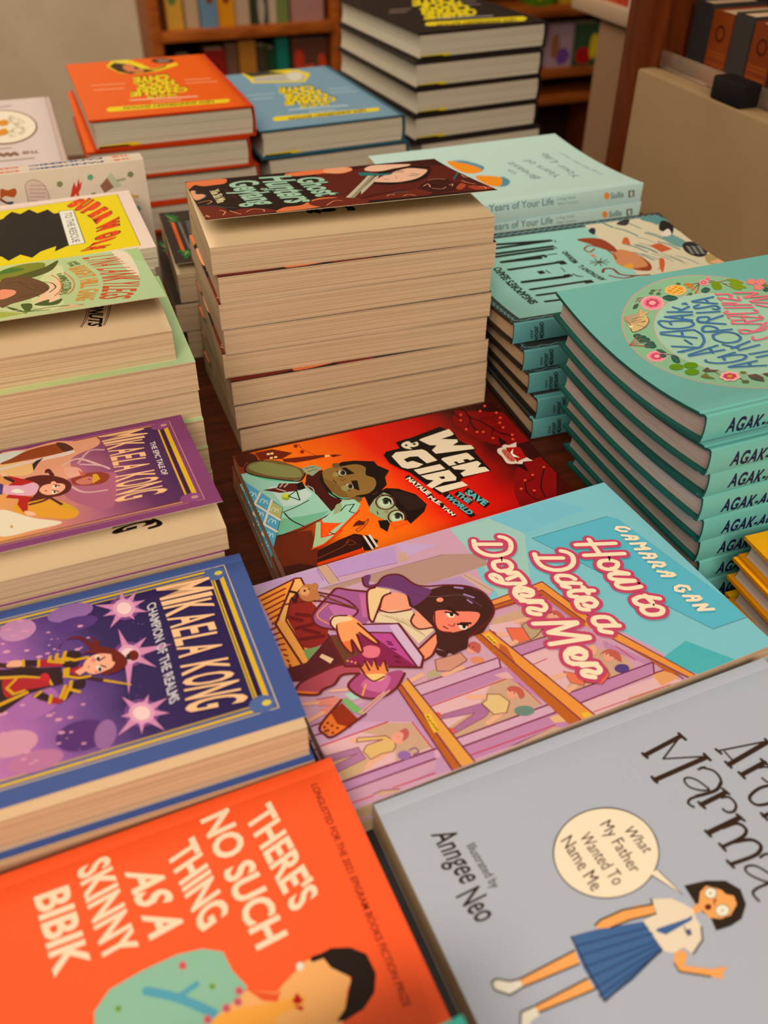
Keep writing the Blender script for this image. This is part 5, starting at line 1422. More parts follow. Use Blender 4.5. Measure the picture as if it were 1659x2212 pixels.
('t',(226,60,20),'R',[1634,544,1650,671,117,-99],0.085,1.0),
('t',(226,60,20),'W',[1652,688,1628,884,139,-86],0.085,1.0),
('t',(226,60,20),'O',[1625,903,1587,1025,145,-46],0.085,1.0),
('t',(226,60,20),'R',[1582,1041,1537,1115,131,-46],0.085,1.0),
('t',(226,60,20),'M',[1531,1122,1467,1183,126,-1],0.085,1.0)]),
],
'O': [
('title_lettering',[('t',(246,206,162),"THERE'S",[1562,136,1610,591,108,-30],0.032,1.0),
('t',(246,206,162),'NO SUCH',[1391,76,1449,669,111,-10],0.032,1.0),
('t',(246,206,162),'THING',[1233,168,1280,526,109,-32],0.032,1.0),
('t',(246,206,162),'AS A',[1069,181,1104,482,121,26],0.032,1.0),
('t',(246,206,162),'SKINNY',[901,97,939,505,113,-19],0.032,1.0),
('t',(246,206,162),'BIBIK',[736,144,769,477,117,1],0.032,1.0)]),
('award_lettering',[('t',(120,30,16),'LONGLISTED FOR THE 2021 EPIGRAM BOOKS FICTION PRIZE',[1855,101,1849,1054,27,2],0.012,1.0)]),
('cover_picture',[('p',(140,178,142),[867,685,873,645,933,593,1051,574,1179,568,1265,584,1330,623,1343,701,1376,775,1341,810,1253,848,1144,910,879,795],0),
('p',(248,166,92),[1373,786,1462,833,1504,811,1583,774,1647,770,1712,871,1715,902,1692,922,1640,1015,1557,1089,1210,938,1249,827],0),
('p',(252,160,60),[1249,827,1352,838,1443,859,1537,875,1537,904,1437,909,1418,938,1223,890],1),
('p',(240,84,36),[1373,786,1461,837,1482,831,1456,864,1410,839],0),
('p',(36,22,16),[1647,770,1690,766,1755,791,1800,836,1805,911,1775,968,1720,1003,1646,1013,1620,1002,1662,977,1696,924,1720,890,1666,830],0),
('l',(36,22,16),20,[1618,777,1649,779],0,0),
('p',(236,210,190),[1579,788,1575,794,1569,797,1562,797,1556,792,1554,785,1554,777,1559,771,1565,767,1572,768,1577,773,1580,780],1),
('p',(190,24,14),[1502,884,1527,861,1540,896,1518,901],0),
('p',(190,24,14),[1500,898,1534,912,1524,927],0),
('l',(84,150,160),30,[1050,649,1145,715,1244,811],1,0),
('l',(84,150,160),20,[1135,715,1216,696],1,0),
('p',(110,140,20),[960,673,956,679,948,679,942,673,941,665,945,659,952,659,958,665],1),
('p',(110,140,20),[1273,729,1268,735,1261,735,1255,729,1254,721,1259,715,1266,715,1272,721],1),
('p',(214,96,96),[1201,621,1196,626,1189,623,1187,615,1192,610,1199,613],1),
('p',(214,96,96),[1194,626,1188,631,1181,628,1179,620,1184,615,1192,618],1),
('p',(214,96,96),[1185,620,1180,624,1173,621,1171,613,1176,608,1183,612],1),
('p',(214,96,96),[1188,610,1183,615,1176,611,1174,603,1179,599,1186,602],1),
('p',(214,96,96),[1197,610,1192,615,1185,612,1183,604,1188,599,1196,602],1),
('p',(160,40,50),[1190,616,1187,619,1183,617,1181,612,1185,609,1189,611],1),
('p',(214,96,96),[1361,784,1355,788,1348,785,1347,778,1352,773,1359,776],1),
('p',(214,96,96),[1353,789,1348,793,1341,790,1339,783,1344,778,1351,781],1),
('p',(214,96,96),[1345,782,1340,787,1333,784,1331,776,1336,772,1343,775],1),
('p',(214,96,96),[1348,773,1342,777,1335,774,1334,767,1339,762,1346,765],1),
('p',(214,96,96),[1357,774,1352,778,1345,775,1343,768,1349,763,1356,766],1),
('p',(160,40,50),[1350,779,1347,782,1342,780,1341,775,1345,773,1349,774],1),
('p',(214,96,96),[1304,820,1299,825,1292,822,1290,814,1295,810,1302,813],1),
('p',(214,96,96),[1297,825,1292,830,1285,827,1283,819,1288,815,1295,818],1),
('p',(214,96,96),[1289,819,1284,823,1277,820,1275,813,1280,808,1287,811],1),
('p',(214,96,96),[1291,810,1286,814,1279,811,1278,804,1283,799,1290,802],1),
('p',(214,96,96),[1301,811,1296,815,1289,812,1287,805,1292,800,1299,803],1),
('p',(160,40,50),[1294,816,1291,819,1286,817,1285,812,1288,809,1293,811],1),
('p',(214,96,96),[1236,831,1231,835,1224,832,1222,825,1227,821,1234,824],1),
('p',(214,96,96),[1229,836,1224,840,1217,837,1215,830,1220,826,1227,828],1),
('p',(214,96,96),[1221,829,1216,834,1209,831,1207,823,1212,819,1219,822],1),
('p',(214,96,96),[1223,820,1218,825,1212,822,1210,814,1215,810,1222,813],1),
('p',(214,96,96),[1233,821,1228,826,1221,823,1219,815,1224,811,1231,814],1),
('p',(160,40,50),[1226,826,1223,829,1219,827,1217,823,1220,820,1225,822],1),
('p',(214,96,96),[1346,816,1341,821,1334,818,1332,810,1337,806,1344,809],1),
('p',(214,96,96),[1338,821,1333,826,1326,823,1325,815,1330,811,1337,814],1),
('p',(214,96,96),[1331,815,1325,819,1318,816,1317,809,1322,804,1329,807],1),
('p',(214,96,96),[1333,806,1328,810,1321,807,1319,800,1325,795,1331,798],1),
('p',(214,96,96),[1343,807,1338,811,1331,808,1329,801,1334,796,1341,799],1),
('p',(160,40,50),[1336,812,1332,815,1328,813,1327,808,1330,805,1334,807],1)]),
],
'A': [
('title_lettering',[('l',(58,38,26),22,[1211,248,1420,227],0,0),
('l',(58,38,26),9,[1420,227,1274,296],0,0),
('l',(58,38,26),9,[1274,296,1458,360],0,0),
('l',(58,38,26),23,[1454,365,1174,371],0,0),
('l',(58,38,26),16,[1207,237,1213,263],0,0),
('l',(58,38,26),16,[1425,212,1432,250],0,0),
('l',(58,38,26),16,[1459,347,1463,383],0,0),
('l',(58,38,26),16,[1171,354,1174,384],0,0),
('l',(58,38,26),11,[1383,402,1417,403],0,0),
('l',(58,38,26),12,[1401,399,1439,432,1443,473,1422,502,1382,517,1311,512,1258,508,1234,522,1244,545],1,0),
('l',(58,38,26),16,[1432,494,1382,517,1289,508],1,0),
('l',(58,38,26),10,[1362,499,1341,442,1311,417,1290,424,1290,459,1326,493,1358,504],1,0),
('l',(58,38,26),22,[1281,549,1418,542],0,0),
('l',(58,38,26),14,[1278,535,1284,568],0,0),
('l',(58,38,26),14,[1416,522,1424,554],0,0),
('l',(58,38,26),12,[1382,555,1415,568,1417,606,1389,628,1360,622,1351,603],1,0),
('l',(58,38,26),23,[1223,667,1391,662],0,0),
('l',(58,38,26),14,[1217,655,1221,683],0,0),
('l',(58,38,26),14,[1389,646,1398,680],0,0),
('l',(58,38,26),14,[1232,725,1235,757],0,0),
('l',(58,38,26),14,[1211,797,1216,829],0,0),
('l',(58,38,26),15,[1291,672,1359,678,1378,710,1360,731,1319,739,1234,740],1,0),
('l',(58,38,26),16,[1293,742,1362,760,1383,792,1365,813,1321,822,1214,814],1,0),
('l',(58,38,26),11,[1344,837,1380,836,1422,870,1419,913,1350,937,1245,935,1212,946,1213,978],1,0),
('l',(58,38,26),10,[1348,952,1307,865,1263,847,1252,874,1296,930,1351,948],1,0),
('l',(58,38,26),9,[1525,358,1767,403],0,0),
('l',(58,38,26),23,[1762,408,1523,435],0,0),
('l',(58,38,26),9,[1552,373,1554,422],0,0),
('l',(58,38,26),14,[1524,348,1531,375],0,0),
('l',(58,38,26),14,[1519,417,1523,451],0,0),
('l',(58,38,26),14,[1767,391,1768,424],0,0),
('l',(58,38,26),22,[1543,499,1678,488],0,0),
('l',(58,38,26),14,[1537,484,1540,518],0,0),
('l',(58,38,26),14,[1674,469,1681,502],0,0),
('l',(58,38,26),17,[1486,696,1644,697],0,0),
('l',(58,38,26),14,[1487,682,1490,716],0,0),
('l',(58,38,26),10,[1633,501,1670,511,1682,542,1661,572,1620,574,1611,548],1,0),
('l',(58,38,26),14,[1636,593,1567,583,1500,598,1487,624,1509,649,1583,659,1658,641],1,0)]),
('author_lettering',[('t',(58,38,26),'Anngee',[162,224,181,466,100,9],0.01,1.0),
('t',(58,38,26),'Neo',[137,501,168,630,103,-6],0.01,1.0),
('t',(58,38,26),'Illustrated by',[273,327,284,530,39,-2],0.0,1.0)]),
('cover_picture',[('p',(40,30,28),[980,662,933,708,873,740,805,756,736,755,672,738,618,705,579,660,559,606,560,548,582,492,625,442,685,405,756,384,830,383,901,401,959,437,998,487,1015,546,1009,606],1),
('p',(250,216,176),[976,660,930,704,871,736,805,752,737,751,675,734,622,702,584,658,564,605,565,549,587,494,629,446,687,409,756,389,829,388,897,406,954,441,993,490,1010,547,1003,605],1),
('p',(40,30,28),[892,730,932,719,959,846],0),
('p',(250,216,176),[892,719,927,717,954,835],0),
('p',(52,38,28),[984,814,1078,831,1149,862,1179,913,1158,969,1103,1008,1045,1014,983,1006,995,962,977,913],0),
('p',(250,160,84),[1026,859,1064,848,1093,871,1139,918,1125,955,1074,980,1030,977,990,955,987,922,940,923,946,900,993,893],0),
('p',(52,38,28),[1107,877,1158,910,1150,933,1112,906],0),
('p',(60,44,36),[1084,889,1073,897,1059,900,1045,898,1036,891,1033,880,1038,869,1048,861,1063,857,1076,860,1086,867,1088,878],1),
('p',(244,228,206),[1081,888,1071,895,1059,898,1047,896,1039,889,1036,880,1040,870,1050,863,1062,860,1074,862,1083,869,1085,878],1),
('p',(60,44,36),[1083,964,1071,973,1055,976,1040,973,1029,965,1026,953,1031,942,1042,933,1058,930,1073,933,1084,941,1088,953],1),
('p',(244,228,206),[1080,963,1070,971,1056,973,1042,971,1032,963,1029,953,1033,943,1044,935,1058,932,1072,935,1081,943,1085,953],1),
('p',(70,50,40),[1063,881,1059,883,1056,882,1056,878,1060,876,1064,878],1),
('p',(70,50,40),[1060,955,1056,956,1053,955,1053,952,1057,950,1061,951],1),
('p',(110,40,24),[1027,926,1022,930,1015,931,1007,930,1002,926,1001,921,1003,915,1008,911,1016,910,1023,911,1028,915,1029,920],1),
('l',(120,60,30),4,[1044,910,1064,907,1039,923],1,0),
('p',(238,206,170),[831,808,904,834,937,874,955,903,943,940,942,970,913,1014,845,1043,832,1009,785,1013,748,988,748,867,812,863],0),
('p',(70,98,136),[940,923,909,925,782,912,772,918,798,944,923,937],0),
('l',(60,46,40),7,[831,808,812,863],0,0),
('l',(60,46,40),5,[882,945,873,971],0,0),
('p',(90,90,110),[877,958,898,962,889,983,869,980],0),
('p',(250,160,84),[827,828,812,863,707,844,622,839,572,823,572,807,604,800,704,801,768,808],0),
('p',(70,98,136),[465,809,565,825,751,870,753,985,585,1032,449,1054,445,926],0),
('l',(50,74,112),7,[464,847,751,894],0,0),
('l',(50,74,112),7,[457,883,754,920],0,0),
('l',(50,74,112),7,[452,924,749,949],0,0),
('l',(50,74,112),7,[446,964,749,963],0,0),
('l',(50,74,112),7,[441,1003,751,977],0,0),
('l',(50,74,112),7,[443,1031,749,986],0,0),
('p',(250,160,84),[785,1013,818,1013,828,1036,790,1063,873,1113,920,1124,935,1132,910,1135,887,1157,855,1134,760,1074,761,1041],0),
('p',(250,160,84),[451,859,442,905,210,895,211,868],0),
('p',(250,160,84),[440,963,441,1003,214,991,212,969],0),
('p',(236,214,186),[211,868,209,897,177,899,151,902,110,866,110,839,133,834,174,861],0),
('p',(236,214,186),[212,969,218,1002,179,1007,134,1035,122,1022,158,968],0),
('l',(58,42,34),6,[451,859,211,868,174,861,133,834,110,839,110,866,151,902,209,897,441,907],0,0),
('l',(58,42,34),6,[440,963,212,969,158,968,122,1022],0,0),
('l',(58,42,34),6,[440,1005,213,993],0,0),
('l',(58,42,34),6,[827,828,704,801,604,800,570,810],0,0),
('l',(58,42,34),6,[812,863,707,844,621,840],0,0),
('l',(58,42,34),6,[465,809,449,1054,753,985],0,0),
('l',(58,42,34),6,[845,1043,913,1014,942,970],0,0),
('l',(58,42,34),6,[761,1041,760,1074,855,1134],0,0)]),
('speech_lettering',[('t',(58,38,26),'What',[903,514,922,639,51,3],0.0,1.0),
('t',(58,38,26),'My Father',[829,460,822,692,55,-4],0.0,1.0),
('t',(58,38,26),'Wanted To',[717,472,730,707,57,-3],0.0,1.0),
('t',(58,38,26),'Name Me',[638,460,637,694,59,-8],0.0,1.0)]),
],
'N': [
('cover_picture',[('l',(224,90,30),30,[92,284,98,1092],0,0),
('l',(110,100,94),22,[149,334,159,1074],0,0),
('l',(30,100,44),34,[60,65,101,198,141,286],1,0),
('l',(30,100,44),34,[67,261,110,201,150,170],1,0),
('l',(30,100,44),34,[110,111,118,204,99,301],1,0),
('l',(30,100,44),34,[62,1119,121,1114,164,1169],1,0),
('l',(30,100,44),34,[85,1206,119,1126,133,1223],1,0),
('l',(30,100,44),34,[81,1099,124,1155,100,1289],1,0),
('l',(150,150,60),12,[63,125,107,230],0,0),
('l',(150,150,60),12,[87,1115,139,1173],0,0),
('l',(150,150,60),12,[101,1212,126,1142],0,0)]),
('title_lettering',[('l',(150,140,130),16,[213,333,250,328],0,0),
('l',(150,140,130),16,[212,400,248,395],0,0),
('l',(150,140,130),16,[210,466,246,461],0,0),
('l',(150,140,130),16,[208,532,244,527],0,0),
('l',(150,140,130),16,[206,597,242,593],0,0),
('l',(150,140,130),16,[204,662,240,658],0,0),
('l',(150,140,130),16,[203,727,238,722],0,0),
('l',(150,140,130),16,[201,790,236,786],0,0),
('l',(150,140,130),16,[199,853,234,849],0,0),
('l',(150,140,130),16,[197,916,232,911],0,0),
('l',(150,140,130),16,[195,977,230,973],0,0)]),
],
'T': [
('cover_picture',[('p',(84,134,138),[717,362,860,369,963,518,969,623,848,711,786,483],1),
('p',(240,136,24),[696,346,816,419,908,550,922,658,821,727,714,636],1),
('p',(84,134,138),[998,903,1037,974,1010,1078,899,1164,798,1074],1),
('p',(240,136,24),[784,803,920,834,991,916,941,1049,854,1144,779,1038],1)]),
('title_lettering',[('t',(96,120,116),'The',[1230,826,1178,724,-56,62],0.0,1.0),
('t',(96,120,116),'Breast',[1345,1073,1314,560,-91,-9],0.0,1.0),
('t',(96,120,116),'Years of',[1559,1104,1510,548,-92,9],0.0,1.0),
('t',(96,120,116),'Your Life',[1713,1202,1754,455,-86,-19],0.0,1.0),
('t',(96,120,116),'Living Well After Cancer',[1936,1207,1903,467,-31,-14],0.0,1.0)]),
],
'Ts': [
('spine_lettering',[('t',(100,124,118),'The Breast',[10,127,473,111,-6,63],0.012,1.0),
('t',(100,124,118),'Years of Your Life',[518,108,1172,87,-9,64],0.012,1.0),
('t',(110,130,122),'Living Well',[1200,119,1390,111,-4,26],0.0,1.0),
('t',(110,130,122),'After Cancer',[1211,74,1425,68,-4,25],0.0,1.0),
('p',(238,136,40),[1756,91,1754,72,1740,61,1721,64,1703,78,1693,99,1696,118,1709,128,1728,125,1746,111],1),
('t',(90,110,104),'Sollis',[1773,62,1912,61,-10,54],0.02,1.0),
('p',(30,26,24),[1955,113,2018,112,2031,49,1969,49],0),
('t',(220,210,180),'E',[1982,61,2017,59,-8,39],0.06,1.0)]),
],
'K': [
('cover_picture',[('p',(140,176,130),[1537,759,1528,869,1502,976,1460,1077,1403,1171,1331,1255,1248,1326,1154,1384,1052,1426,946,1451,836,1460,726,1451,619,1426,518,1384,424,1326,341,1255,269,1171,212,1077,170,976,144,869,135,759,144,650,170,543,212,441,269,348,341,264,424,193,518,135,619,93,726,67,836,59,946,67,1052,93,1154,135,1248,193,1331,264,1403,348,1460,441,1502,543,1528,650],1),
('p',(164,192,156),[1343,759,1337,839,1318,916,1288,990,1246,1057,1195,1118,1134,1170,1066,1211,993,1242,915,1260,836,1267,757,1260,679,1242,606,1211,538,1170,477,1118,426,1057,384,990,354,916,335,839,329,759,335,680,354,603,384,529,426,461,477,401,538,349,606,307,679,277,757,258,836,252,915,258,993,277,1066,307,1134,349,1195,401,1246,461,1288,529,1318,603,1337,680],1),
('l',(216,140,130),6,[1537,759,1528,869,1502,976,1460,1077,1403,1171,1331,1255,1248,1326,1154,1384,1052,1426,946,1451,836,1460,726,1451,619,1426,518,1384,424,1326,341,1255,269,1171,212,1077,170,976,144,869,135,759,144,650,170,543,212,441,269,348,341,264,424,193,518,135,619,93,726,67,836,59,946,67,1052,93,1154,135,1248,193,1331,264,1403,348,1460,441,1502,543,1528,650],1,1),
('l',(216,140,130),5,[1343,759,1337,839,1318,916,1288,990,1246,1057,1195,1118,1134,1170,1066,1211,993,1242,915,1260,836,1267,757,1260,679,1242,606,1211,538,1170,477,1118,426,1057,384,990,354,916,335,839,329,759,335,680,354,603,384,529,426,461,477,401,538,349,606,307,679,277,757,258,836,252,915,258,993,277,1066,307,1134,349,1195,401,1246,461,1288,529,1318,603,1337,680],1,1),
('l',(150,76,60),7,[470,194,509,195,537,212],0,0),
('l',(150,76,60),7,[466,232,493,210],0,0),
('l',(150,76,60),7,[812,253,838,245],0,0),
('p',(240,150,146),[621,285,603,300,581,302,568,290,572,271,589,257,611,255,624,267],1),
('p',(240,150,146),[595,310,577,324,555,326,542,314,546,295,564,281,586,279,599,291],1),
('p',(240,150,146),[561,321,543,336,521,337,509,326,512,307,530,293,552,291,565,303],1),
('p',(240,150,146),[529,317,512,331,490,333,477,321,481,303,498,289,520,287,533,298],1),
('p',(240,150,146),[510,298,493,312,471,314,458,302,462,284,479,270,501,268,514,279],1),
('p',(240,150,146),[510,270,492,284,470,286,457,275,461,256,478,242,500,240,513,252],1),
('p',(240,150,146),[527,243,510,257,488,259,475,247,478,229,495,215,517,213,530,225],1),
('p',(240,150,146),[558,224,540,238,519,240,505,229,508,211,526,197,548,195,561,206],1),
('p',(240,150,146),[592,220,575,235,553,236,539,225,543,207,560,193,582,191,596,202],1),
('p',(240,150,146),[619,232,601,247,580,248,566,237,570,219,587,204,609,203,623,214],1),
('p',(240,150,146),[630,257,612,271,590,273,577,261,580,243,598,228,620,227,634,238],1),
('p',(232,120,124),[598,279,574,302,542,315,511,314,488,300,481,276,490,248,513,225,545,212,577,213,600,227,608,252],1),
('p',(206,64,90),[587,276,575,285,561,284,556,274,564,262,578,258,589,264],1),
('p',(206,64,90),[562,294,550,303,536,302,531,292,539,280,554,276,564,282],1),
('p',(206,64,90),[535,292,522,301,508,300,503,290,511,279,526,274,536,280],1),
('p',(206,64,90),[525,272,512,281,499,280,493,270,501,258,516,254,526,260],1),
('p',(206,64,90),[540,248,528,257,514,257,509,247,516,235,531,230,542,236],1),
('p',(206,64,90),[570,240,557,249,543,248,538,238,546,226,560,222,571,228],1),
('p',(206,64,90),[591,252,578,261,564,260,559,250,567,238,581,234,592,240],1),
('p',(244,160,150),[566,270,550,282,531,284,519,274,522,257,538,245,557,243,569,254],1),
('p',(44,92,72),[639,230,665,279,735,267,708,218],1),
('l',(150,76,60),3,[639,230,735,267],0,0),
('p',(44,92,72),[452,248,419,252,384,288,418,284],1),
('l',(150,76,60),3,[452,248,384,288],0,0),
('p',(44,92,72),[443,226,466,217,490,199,467,208],1),
('l',(150,76,60),3,[443,226,490,199],0,0),
('p',(240,150,146),[276,815,262,826,245,826,236,816,240,801,254,790,271,790,280,800],1),
('p',(240,150,146),[255,833,241,844,224,845,216,834,219,819,234,809,250,808,259,818],1),
('p',(240,150,146),[229,841,215,852,198,853,190,842,194,827,208,817,224,816,233,826],1),
('p',(240,150,146),[206,836,192,847,176,848,167,837,170,822,184,812,201,811,210,821],1),
('p',(240,150,146),[193,820,179,831,163,831,154,821,157,806,171,795,188,795,197,805],1),
('p',(240,150,146),[194,797,180,808,164,808,155,798,158,783,172,772,188,772,198,782],1),
('p',(240,150,146),[209,775,195,786,178,787,169,776,173,762,187,751,203,750,212,761],1),
('p',(240,150,146),[233,762,219,772,202,773,193,763,197,748,211,737,227,737,236,747],1),
('p',(240,150,146),[259,760,245,771,228,771,219,761,223,746,237,736,253,735,262,745],1),
('p',(240,150,146),[278,771,264,782,247,782,238,772,242,757,256,747,273,746,282,756],1),
('p',(240,150,146),[285,792,270,802,254,803,245,793,248,778,263,767,279,766,288,777],1),
('p',(232,120,124),[260,809,240,827,215,836,192,833,176,820,172,800,180,778,199,760,224,751,248,753,264,766,268,786],1),
('p',(206,64,90),[252,805,242,812,231,811,228,802,235,793,246,790,254,796],1),
('p',(206,64,90),[232,819,222,826,212,825,209,816,215,807,226,804,234,809],1),
('p',(206,64,90),[211,816,201,823,191,822,188,813,194,804,206,801,213,806],1),
('p',(206,64,90),[205,799,195,806,185,805,182,796,188,787,199,784,207,789],1),
('p',(206,64,90),[218,781,208,787,198,786,195,778,201,768,212,765,220,771],1),
('p',(206,64,90),[241,775,231,782,220,780,217,772,224,762,235,759,242,765],1),
('p',(206,64,90),[255,786,246,793,235,791,232,783,239,774,250,771,257,776],1),
('p',(244,160,150),[236,799,223,809,209,809,201,800,204,787,217,778,231,777,239,786],1),
('p',(44,92,72),[303,814,268,884,295,910,331,839],1),
('l',(150,76,60),3,[303,814,295,910],0,0),
('p',(44,92,72),[261,725,264,768,295,782,292,739],1),
('l',(150,76,60),3,[261,725,295,782],0,0),
('p',(44,92,72),[241,790,240,823,273,814,273,781],1),
('l',(150,76,60),3,[241,790,273,814],0,0),
('l',(150,76,60),7,[276,792,309,805],0,0),
('p',(238,176,96),[840,205,813,228,775,240,735,237,705,220,692,195,699,167,725,145,763,133,803,135,834,152,848,177],1),
('p',(226,140,20),[824,201,803,218,774,227,743,225,720,212,709,193,715,171,735,154,764,145,795,147,819,160,830,179],1),
('l',(246,200,120),5,[734,157,792,232],0,0),
('l',(246,200,120),5,[757,143,815,209],0,0),
('l',(246,200,120),5,[712,181,764,235],0,0),
('l',(246,200,120),5,[712,210,815,158],0,0),
('l',(246,200,120),5,[735,227,827,192],0,0),
('l',(246,200,120),5,[718,172,780,149],0,0),
('l',(150,76,60),4,[578,169,634,155],0,0),
('l',(150,76,60),4,[616,194,683,153],0,0),
('l',(150,76,60),4,[631,149,683,153],0,0),
('p',(86,106,60),[607,177,598,184,585,185,577,179,578,169,587,162,600,161,608,168],1),
('p',(86,106,60),[635,155,625,162,613,163,604,157,605,147,615,140,628,139,636,146],1),
('p',(86,106,60),[653,194,643,201,631,202,622,196,623,186,633,179,646,179,654,185],1),
('p',(86,106,60),[843,134,833,141,819,142,811,136,812,126,822,119,835,118,844,124],1),
('p',(86,106,60),[855,252,844,259,831,260,823,253,825,244,835,236,848,236,856,242],1),
('p',(214,124,40),[858,145,874,167,911,159,895,137],1),
('l',(150,76,60),3,[858,145,911,159],0,0),
('p',(214,124,40),[862,181,884,193,920,176,898,164],1),
('l',(150,76,60),3,[862,181,920,176],0,0),
('p',(214,124,40),[870,213,891,214,917,196,896,195],1),
('l',(150,76,60),3,[870,213,917,196],0,0),
('p',(214,124,40),[872,255,901,242,925,213,897,226],1),
('l',(150,76,60),3,[872,255,925,213],0,0),
('l',(150,76,60),6,[911,159,976,156],0,0),
('l',(150,76,60),6,[914,195,976,156],0,0),
('l',(150,76,60),6,[919,217,976,156],0,0),
('l',(150,76,60),6,[1031,166,1102,184,1177,179],0,0),
('l',(150,76,60),6,[1117,193,1145,222],0,0),
('l',(150,76,60),6,[1125,201,1147,248],0,0),
('l',(150,76,60),6,[1085,170,1049,150],0,0),
('p',(240,150,146),[1033,171,1026,177,1017,178,1011,173,1013,166,1021,160,1030,159,1035,164],1),
('p',(240,150,146),[1022,181,1015,187,1006,187,1001,183,1002,176,1010,170,1019,169,1024,173],1),
('p',(240,150,146),[1008,186,1001,192,992,192,987,188,988,180,996,175,1005,174,1010,178],1),
('p',(240,150,146),[995,184,988,190,979,191,974,186,975,179,983,173,992,172,997,177],1),
('p',(240,150,146),[988,177,980,182,971,183,966,179,968,171,975,166,984,165,989,169],1),
('p',(240,150,146),[988,166,980,171,971,172,966,168,968,160,975,155,984,154,989,158],1),
('p',(240,150,146),[995,155,988,160,979,161,974,157,975,149,983,144,992,143,997,147],1),
('p',(240,150,146),[1008,147,1001,153,992,154,987,149,988,142,996,136,1005,135,1010,140],1),
('p',(240,150,146),[1022,145,1015,151,1006,152,1001,147,1002,140,1010,134,1019,133,1024,138],1),
('p',(240,150,146),[1033,150,1026,156,1017,157,1012,152,1013,145,1021,139,1030,138,1035,143],1),
('p',(240,150,146),[1037,160,1030,165,1021,166,1016,162,1017,154,1025,148,1034,148,1039,152],1),
('p',(232,120,124),[1024,169,1014,178,1001,183,988,183,979,178,976,168,980,157,990,148,1003,142,1016,142,1025,148,1028,158],1),
('p',(206,64,90),[1020,168,1014,171,1009,171,1007,167,1010,162,1016,160,1020,163],1),
('p',(206,64,90),[1009,175,1004,179,998,178,996,174,1000,170,1006,168,1010,170],1),
('p',(206,64,90),[998,174,993,178,987,178,985,174,988,169,994,167,999,169],1),
('p',(206,64,90),[994,166,989,170,983,170,981,166,984,161,990,159,995,161],1),
('p',(206,64,90),[1001,157,995,160,990,160,988,156,991,151,997,150,1001,152],1),
('p',(206,64,90),[1013,153,1008,157,1002,156,1000,153,1003,148,1009,146,1014,148],1),
('p',(206,64,90),[1021,158,1016,162,1010,161,1008,157,1012,153,1018,151,1022,153],1),
('p',(244,160,150),[1011,165,1004,170,996,171,992,167,993,161,1000,155,1008,155,1012,159],1),
('p',(240,150,146),[1074,141,1069,145,1063,145,1059,142,1060,138,1065,134,1071,134,1075,137],1),
('p',(240,150,146),[1067,147,1062,151,1056,151,1052,148,1053,144,1058,140,1064,140,1068,143],1),
('p',(240,150,146),[1057,150,1053,154,1046,154,1043,151,1044,147,1049,143,1055,143,1058,146],1),
('p',(240,150,146),[1049,149,1044,153,1038,153,1034,150,1035,146,1040,142,1046,142,1050,145],1),
('p',(240,150,146),[1043,144,1038,148,1032,148,1029,145,1030,141,1034,137,1040,137,1044,140],1),
('p',(240,150,146),[1043,137,1038,141,1032,141,1028,138,1029,134,1034,130,1040,130,1044,133],1),
('p',(240,150,146),[1048,131,1043,134,1037,134,1033,132,1034,127,1039,123,1045,123,1049,126],1),
('p',(240,150,146),[1056,126,1051,129,1045,130,1042,127,1042,122,1047,119,1053,118,1057,121],1),
('p',(240,150,146),[1066,125,1061,128,1055,129,1051,126,1052,121,1057,118,1063,117,1066,120],1),
('p',(240,150,146),[1073,128,1068,132,1062,132,1058,129,1059,124,1064,121,1070,120,1074,123],1),
('p',(240,150,146),[1076,134,1071,138,1065,138,1061,135,1062,131,1067,127,1073,127,1077,129],1),
('p',(232,120,124),[1067,140,1061,146,1052,149,1043,149,1037,145,1035,139,1037,132,1044,126,1052,123,1061,123,1068,127,1070,133],1),
('p',(206,64,90),[1064,139,1061,141,1057,141,1056,138,1058,135,1062,134,1065,136],1),
('p',(206,64,90),[1058,143,1054,146,1050,145,1049,143,1051,140,1055,139,1058,140],1),
('p',(206,64,90),[1050,143,1047,145,1043,145,1041,142,1043,140,1047,138,1050,140],1),
('p',(206,64,90),[1047,138,1044,140,1040,140,1038,137,1040,134,1044,133,1047,135],1),
('p',(206,64,90),[1051,132,1048,134,1044,134,1043,131,1045,128,1049,127,1052,129],1),
('p',(206,64,90),[1059,130,1056,132,1052,132,1051,129,1053,126,1057,125,1060,127],1),
('p',(206,64,90),[1065,133,1062,135,1058,135,1056,132,1059,129,1063,128,1066,130],1),
('p',(244,160,150),[1058,137,1054,140,1049,141,1046,138,1046,134,1051,131,1056,131,1059,133],1),
('p',(44,92,72),[928,239,948,267,1000,239,980,211],1),
('l',(150,76,60),3,[928,239,1000,239],0,0),
('p',(120,140,20),[1049,180,1028,248,1082,251,1104,183],1),
('l',(150,76,60),3,[1049,180,1082,251],0,0),
('p',(130,150,24),[1177,174,1203,225,1264,239,1238,187],1),
('l',(150,76,60),3,[1177,174,1264,239],0,0),
('p',(130,150,24),[1161,216,1185,274,1248,292,1224,233],1),
('l',(150,76,60),3,[1161,216,1248,292],0,0),
('p',(130,150,24),[1147,248,1162,288,1203,301,1188,261],1),
('l',(150,76,60),3,[1147,248,1203,301],0,0),
('p',(234,120,124),[1357,252,1343,261,1328,260,1324,250,1333,237,1349,233,1360,239],1),
('p',(234,120,124),[1331,264,1317,274,1302,273,1297,262,1306,250,1322,246,1333,252],1),
('p',(234,120,124),[1313,252,1299,261,1284,260,1279,250,1289,238,1305,233,1316,239],1),
('p',(234,120,124),[1329,231,1315,241,1300,240,1295,229,1304,217,1320,213,1331,219],1),
('p',(234,120,124),[1356,231,1342,241,1327,240,1322,229,1331,217,1348,212,1359,219],1),
('p',(220,150,40),[1334,245,1324,252,1313,253,1307,248,1310,239,1320,232,1331,230,1336,236],1),
('p',(234,120,124),[1420,269,1405,278,1390,277,1386,267,1395,255,1411,250,1422,256],1),
